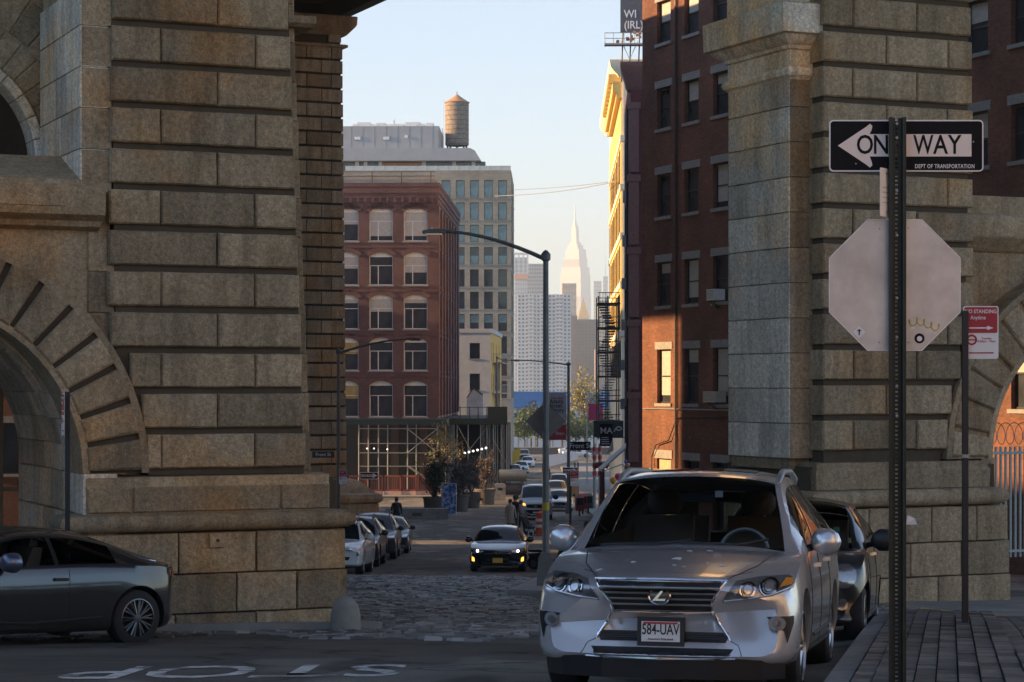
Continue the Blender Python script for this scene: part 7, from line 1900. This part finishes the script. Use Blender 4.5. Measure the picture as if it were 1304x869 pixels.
# ---------------- far end of the street, park, and the skyline across the river
for i,(px,Y,h,w,mt,n,lab) in enumerate((
  (668,392,7.0,6,LFG,2300,'leafy green tree by the left end of the park'),(684,405,8.5,6,LFD,2300,'dark green park tree behind the diamond sign'),(700,398,6.5,6,LFG,2300,'broad green park tree left of the banner post'),
  (716,410,7.5,6,LFG,2300,'green park tree just behind the library banner'),(745,420,15,6.0,LFY,1900,'tall pale yellow tree rising above the park'),(733,395,6.0,6,LFG,2300,'low bright green tree right of the banner post'),
  (756,400,7.5,6.5,LFG,2300,'green park tree behind the crimson banner'),(770,405,7,6,LFD,2300,'dark tree behind the hanging black sign'),(676,418,9,5,LFD,1800,'tall dark tree at the back of the park'))):
    tree(lab, px, Y, h, w, mt, n, 40+i, leaf=.26, group='trees in the park')
m = MB(); m.box(-8,30,372,372.5,G(0,372)-.2,G(0,372)+1.1); o = thing('park_wall','low brown stone wall along the edge of the park','wall',(0,0,0)); obj('wall', m.mesh('wall', plain('park_stone',(.16,.13,.11),.9,bmp=.3)), None, o)
m = MB(); m.box(-8,30,371.8,372.7,G(0,372)+1.1,G(0,372)+1.25); obj('coping', m.mesh('coping', CONC), None, o)
# blue roofed pier shed by the water
Yw_ = 440.0; u9 = Yw_/F; ps = thing('pier_shed', 'long white shed with flat blue fascia by the river', 'building', (W(708,Yw_),Yw_,EYE-13.5))
zf = lambda py: ZP(py,Yw_)-ps.location.z
m = MB(); m.box(-75*u9,80*u9,0,20,0,zf(520)); m.build('wall', plain('shed_white',(.62,.64,.66),.8,var=.05), ps)
m = MB(); m.box(-76*u9,81*u9,-.6,21,zf(520),zf(499)); m.build('fascia', plain('shed_blue',(.05,.17,.42),.7,var=.06), ps)
for k in range(14): m = MB(); x = (-70+k*11)*u9; m.box(x-.12,x+.12,-.1,0,0,zf(520)); m.build('column', GALV, ps)
for k in range(9): m = MB(); m.box((-68+k*17)*u9,(-58+k*17)*u9,-.05,-.01,zf(536),zf(527)); m.build('opening', plain('shed_grey',(.35,.38,.40),.7), ps)
# far shore
m = MB(); m.box(-3000,3000,1160,1175,EYE-16,EYE-8); o = m.build('far_shore', plain('shore_grey',(.16,.15,.14),.9,scale=.05)); o['kind'] = 'structure'
FW = plain('far_glass',(.10,.115,.13),.3)
def tower(label, px0, px1, py, Y, mat, d=None, rows=0, cols_=0, wmat=None, base=500, side=None, name='tower_block', ww=.55, wh=.5, balc=False):
    x0, x1 = W(px0,Y), W(px1,Y); z1 = ZP(py,Y); z0 = EYE-16; d = d or (x1-x0)
    t = thing(name, label, 'building', ((x0+x1)/2, Y, z0)); w = x1-x0; H = z1-z0
    m = MB(); m.box(-w/2,w/2,0,d,0,H); m.build('walls', mat, t)
    if rows:
        m = MB(); zb = ZP(base,Y)-z0; rh = (H-zb)/rows; cw = w/cols_
        for r_ in range(rows):
            for c in range(cols_):
                x = -w/2+cw*(c+.5); z = zb+rh*(r_+.5); m.box(x-cw*ww/2,x+cw*ww/2,-.25,.05,z-rh*wh/2,z+rh*wh/2)
        o = m.build('windows', wmat or FW, t); o['kind'] = 'stuff'
    if balc:
        m = MB(); zb = ZP(base,Y)-z0; rh = (H-zb)/rows
        for r_ in range(rows):
            for c in (.25,.5,.78): m.box(-w/2+w*c-2.0,-w/2+w*c+2.0,-1.6,0,zb+rh*r_,zb+rh*r_+.9)
        o = m.build('balconies', mat, t); o['kind'] = 'stuff'
    return t, w, H
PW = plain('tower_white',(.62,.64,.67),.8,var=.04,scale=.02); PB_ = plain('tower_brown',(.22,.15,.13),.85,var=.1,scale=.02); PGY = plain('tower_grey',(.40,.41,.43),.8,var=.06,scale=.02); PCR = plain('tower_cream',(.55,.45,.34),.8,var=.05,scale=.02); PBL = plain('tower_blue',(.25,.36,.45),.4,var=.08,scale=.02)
tower('pale high rise slab with rows of balconies across the river', 659, 727, 375, 1260, PW, 18, 26, 14, balc=True)
tower('brown brick apartment slab across the river beside the pale high rise', 727, 762, 407, 1330, PB_, 16, 22, 8)
tower('brown apartment block partly behind the lamp post across the river', 700, 735, 402, 1400, PB_, 16, 20, 8)
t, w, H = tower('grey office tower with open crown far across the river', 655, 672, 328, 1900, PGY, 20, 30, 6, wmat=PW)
for k in range(4): m = MB(); x = -w/2+w*k/3; m.box(x-.6,x+.6,-1,0,H-14,H+3); m.build('crown_post', PW, t)
m = MB(); m.box(-w/2-1,w/2+1,-1.3,0,H+2,H+4); m.build('crown_beam', PW, t); m = MB(); m.box(-w/2,w/2,-1.4,0,H-19,H-15); m.build('orange_band', plain('netting_orange',(.7,.25,.10),.8), t)
tower('darker grey tower beside the office tower with open crown', 671, 692, 336, 1950, PGY, 24, 34, 7)
tower('small brown tower in front of the tall spired skyscraper', 716, 734, 361, 2600, plain('tower_tan',(.34,.22,.16),.85,scale=.02), 20, 16, 5)
# gilded pyramid tower
t, w, H = tower('tower with pointed golden roof below the spired skyscraper', 736, 750, 405, 2300, PCR, 12, 14, 4)
m = MB(); m.add([(-w/2,0,H),(w/2,0,H),(w/2,12,H),(-w/2,12,H),(0,6,H+22)],[(0,1,4),(1,2,4),(2,3,4),(3,0,4)]); m.build('roof', plain('gilt_roof',(.75,.45,.10),.4,.3), t)
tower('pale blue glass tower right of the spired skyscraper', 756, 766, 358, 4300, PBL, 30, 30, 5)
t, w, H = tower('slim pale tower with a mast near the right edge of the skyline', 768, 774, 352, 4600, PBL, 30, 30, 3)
m = MB(); m.tube((0,5,H),(0,5,H+45),1.2,6,.3); m.build('mast', PGY, t)
tower('low red brown block at the foot of the skyline right of the lamp post', 758, 790, 445, 1300, PB_, 16, 14, 8)
tower('cream block across the river beside the fire escape', 762, 800, 382, 1500, PCR, 16, 24, 9)
# the tall spired art deco skyscraper
Ye = 5090.0; ue = Ye/F; es = thing('spired_skyscraper', 'tall stepped stone skyscraper with a long spire on the hazy skyline', 'skyscraper', (W(732.5,Ye),Ye,EYE-14), R(-32))
es.scale = (.80,.80,1)
ze = lambda py: ZP(py,Ye)-es.location.z; EST = plain('limestone',(.62,.59,.54),.75,var=.04,scale=.01)
for (a, b, pt, pb, dd) in ((713,752,376,520,60),(714,751.5,349,376,56),(715.5,750.5,341,349,52),(718.5,747.5,329,341,46),(721,746,318,329,42),(724,742,312.5,318,34),(726.5,739,309,312.5,26)):
    m = MB(); m.box((a-732.5)*ue,(b-732.5)*ue,-dd/2,dd/2,ze(pb),ze(pt)); m.build('setback', EST, es)
m = MB()
for c in range(13):
    x = (716.5+c*2.7-732.5)*ue; m.box(x-1.1,x+1.1,-30.6,-29.9,ze(500),ze(378))
    if 718 < 716.5+c*2.7 < 748: m.box(x-1.0,x+1.0,-23.6,-22.9,ze(341),ze(331))
o = m.build('window_strips', plain('deco_strip',(.36,.33,.30),.5), es); o['kind'] = 'stuff'
m = MB(); m.prism([((727.5-732.5)*ue,ze(309)),((737.5-732.5)*ue,ze(309)),((736-732.5)*ue,ze(290)),((734.5-732.5)*ue,ze(287)),((730.5-732.5)*ue,ze(287)),((729-732.5)*ue,ze(290))], -8, 8); m.build('crown', EST, es)
m = MB(); m.lathe([(5.5,ze(287)),(5,ze(283)),(2.6,ze(281)),(2.2,ze(270)),(1.1,ze(268)),(.5,ze(255)),(0,ze(254.5))], 10); m.build('spire', plain('spire_steel',(.55,.55,.55),.4,.5), es)
# overhead cables strung across the sky
for k, (p, q, sag) in enumerate((((630,250,240),(783,232,170),9),((655,242,290),(783,231,170),4))):
    c_ = thing('overhead_cable', 'thin overhead cable sagging across the sky toward the pale building' if k == 0 else 'upper overhead cable running flatter toward the pale building', 'cable', (0,0,0)); P = []
    for i in range(17): t_ = i/16; Yk = p[2]+(q[2]-p[2])*t_; P.append((W(p[0]+(q[0]-p[0])*t_,Yk),Yk,ZP(p[1]+(q[1]-p[1])*t_+sag*math.sin(math.pi*t_)*.4,Yk)))
    m = MB(); m.path(P, .035, 5); obj('cable', m.mesh('cable', GALV), None, c_)
# sunlit yard seen through the right archway: bar fence, razor wire
def rb_(a, b): return (OR_[0]+a*cu_-b*su_, OR_[1]+a*su_+b*cu_)
px_, py_ = rb_(8.4, 8)
bf = thing('bar_fence', 'pale metal bar fence topped with razor wire in the right archway', 'fence', (px_,py_,EYE-3.6), TH)
for i in range(26): m = MB(); m.box(-.02,.02,-.02,.02,.1,2.35); m.build('bar', GALV, bf, loc=(-.6+i*.12,0,0))
for z in (.2,2.2): m = MB(); m.box(-.7,2.6,-.03,.03,z,z+.05); m.build('rail', GALV, bf)
m = MB(); P = [(-.6+t_*.012,.2*math.cos(t_*.35),2.62+.22*math.sin(t_*.35)) for t_ in range(260)]; m.path(P, .008, 4); m.build('razor_wire', GALV, bf)
# ---------------- the air itself
hz = bpy.data.materials.new('haze'); hz.use_nodes = True; ntz = hz.node_tree; ntz.nodes.clear()
oz = N(ntz,'ShaderNodeOutputMaterial'); pv = N(ntz,'ShaderNodeVolumePrincipled'); pv.inputs['Color'].default_value = (.72,.87,1.0,1); pv.inputs['Density'].default_value = HAZE; pv.inputs['Anisotropy'].default_value = 0
ntz.links.new(pv.outputs[0], oz.inputs['Volume'])
m = MB(); m.box(-3200,3200,-100,7200,EYE-19,EYE+470); o = m.build('haze', hz); o['kind'] = 'stuff'; tag(o, 'thin pale evening haze filling the air over the city', 'haze')
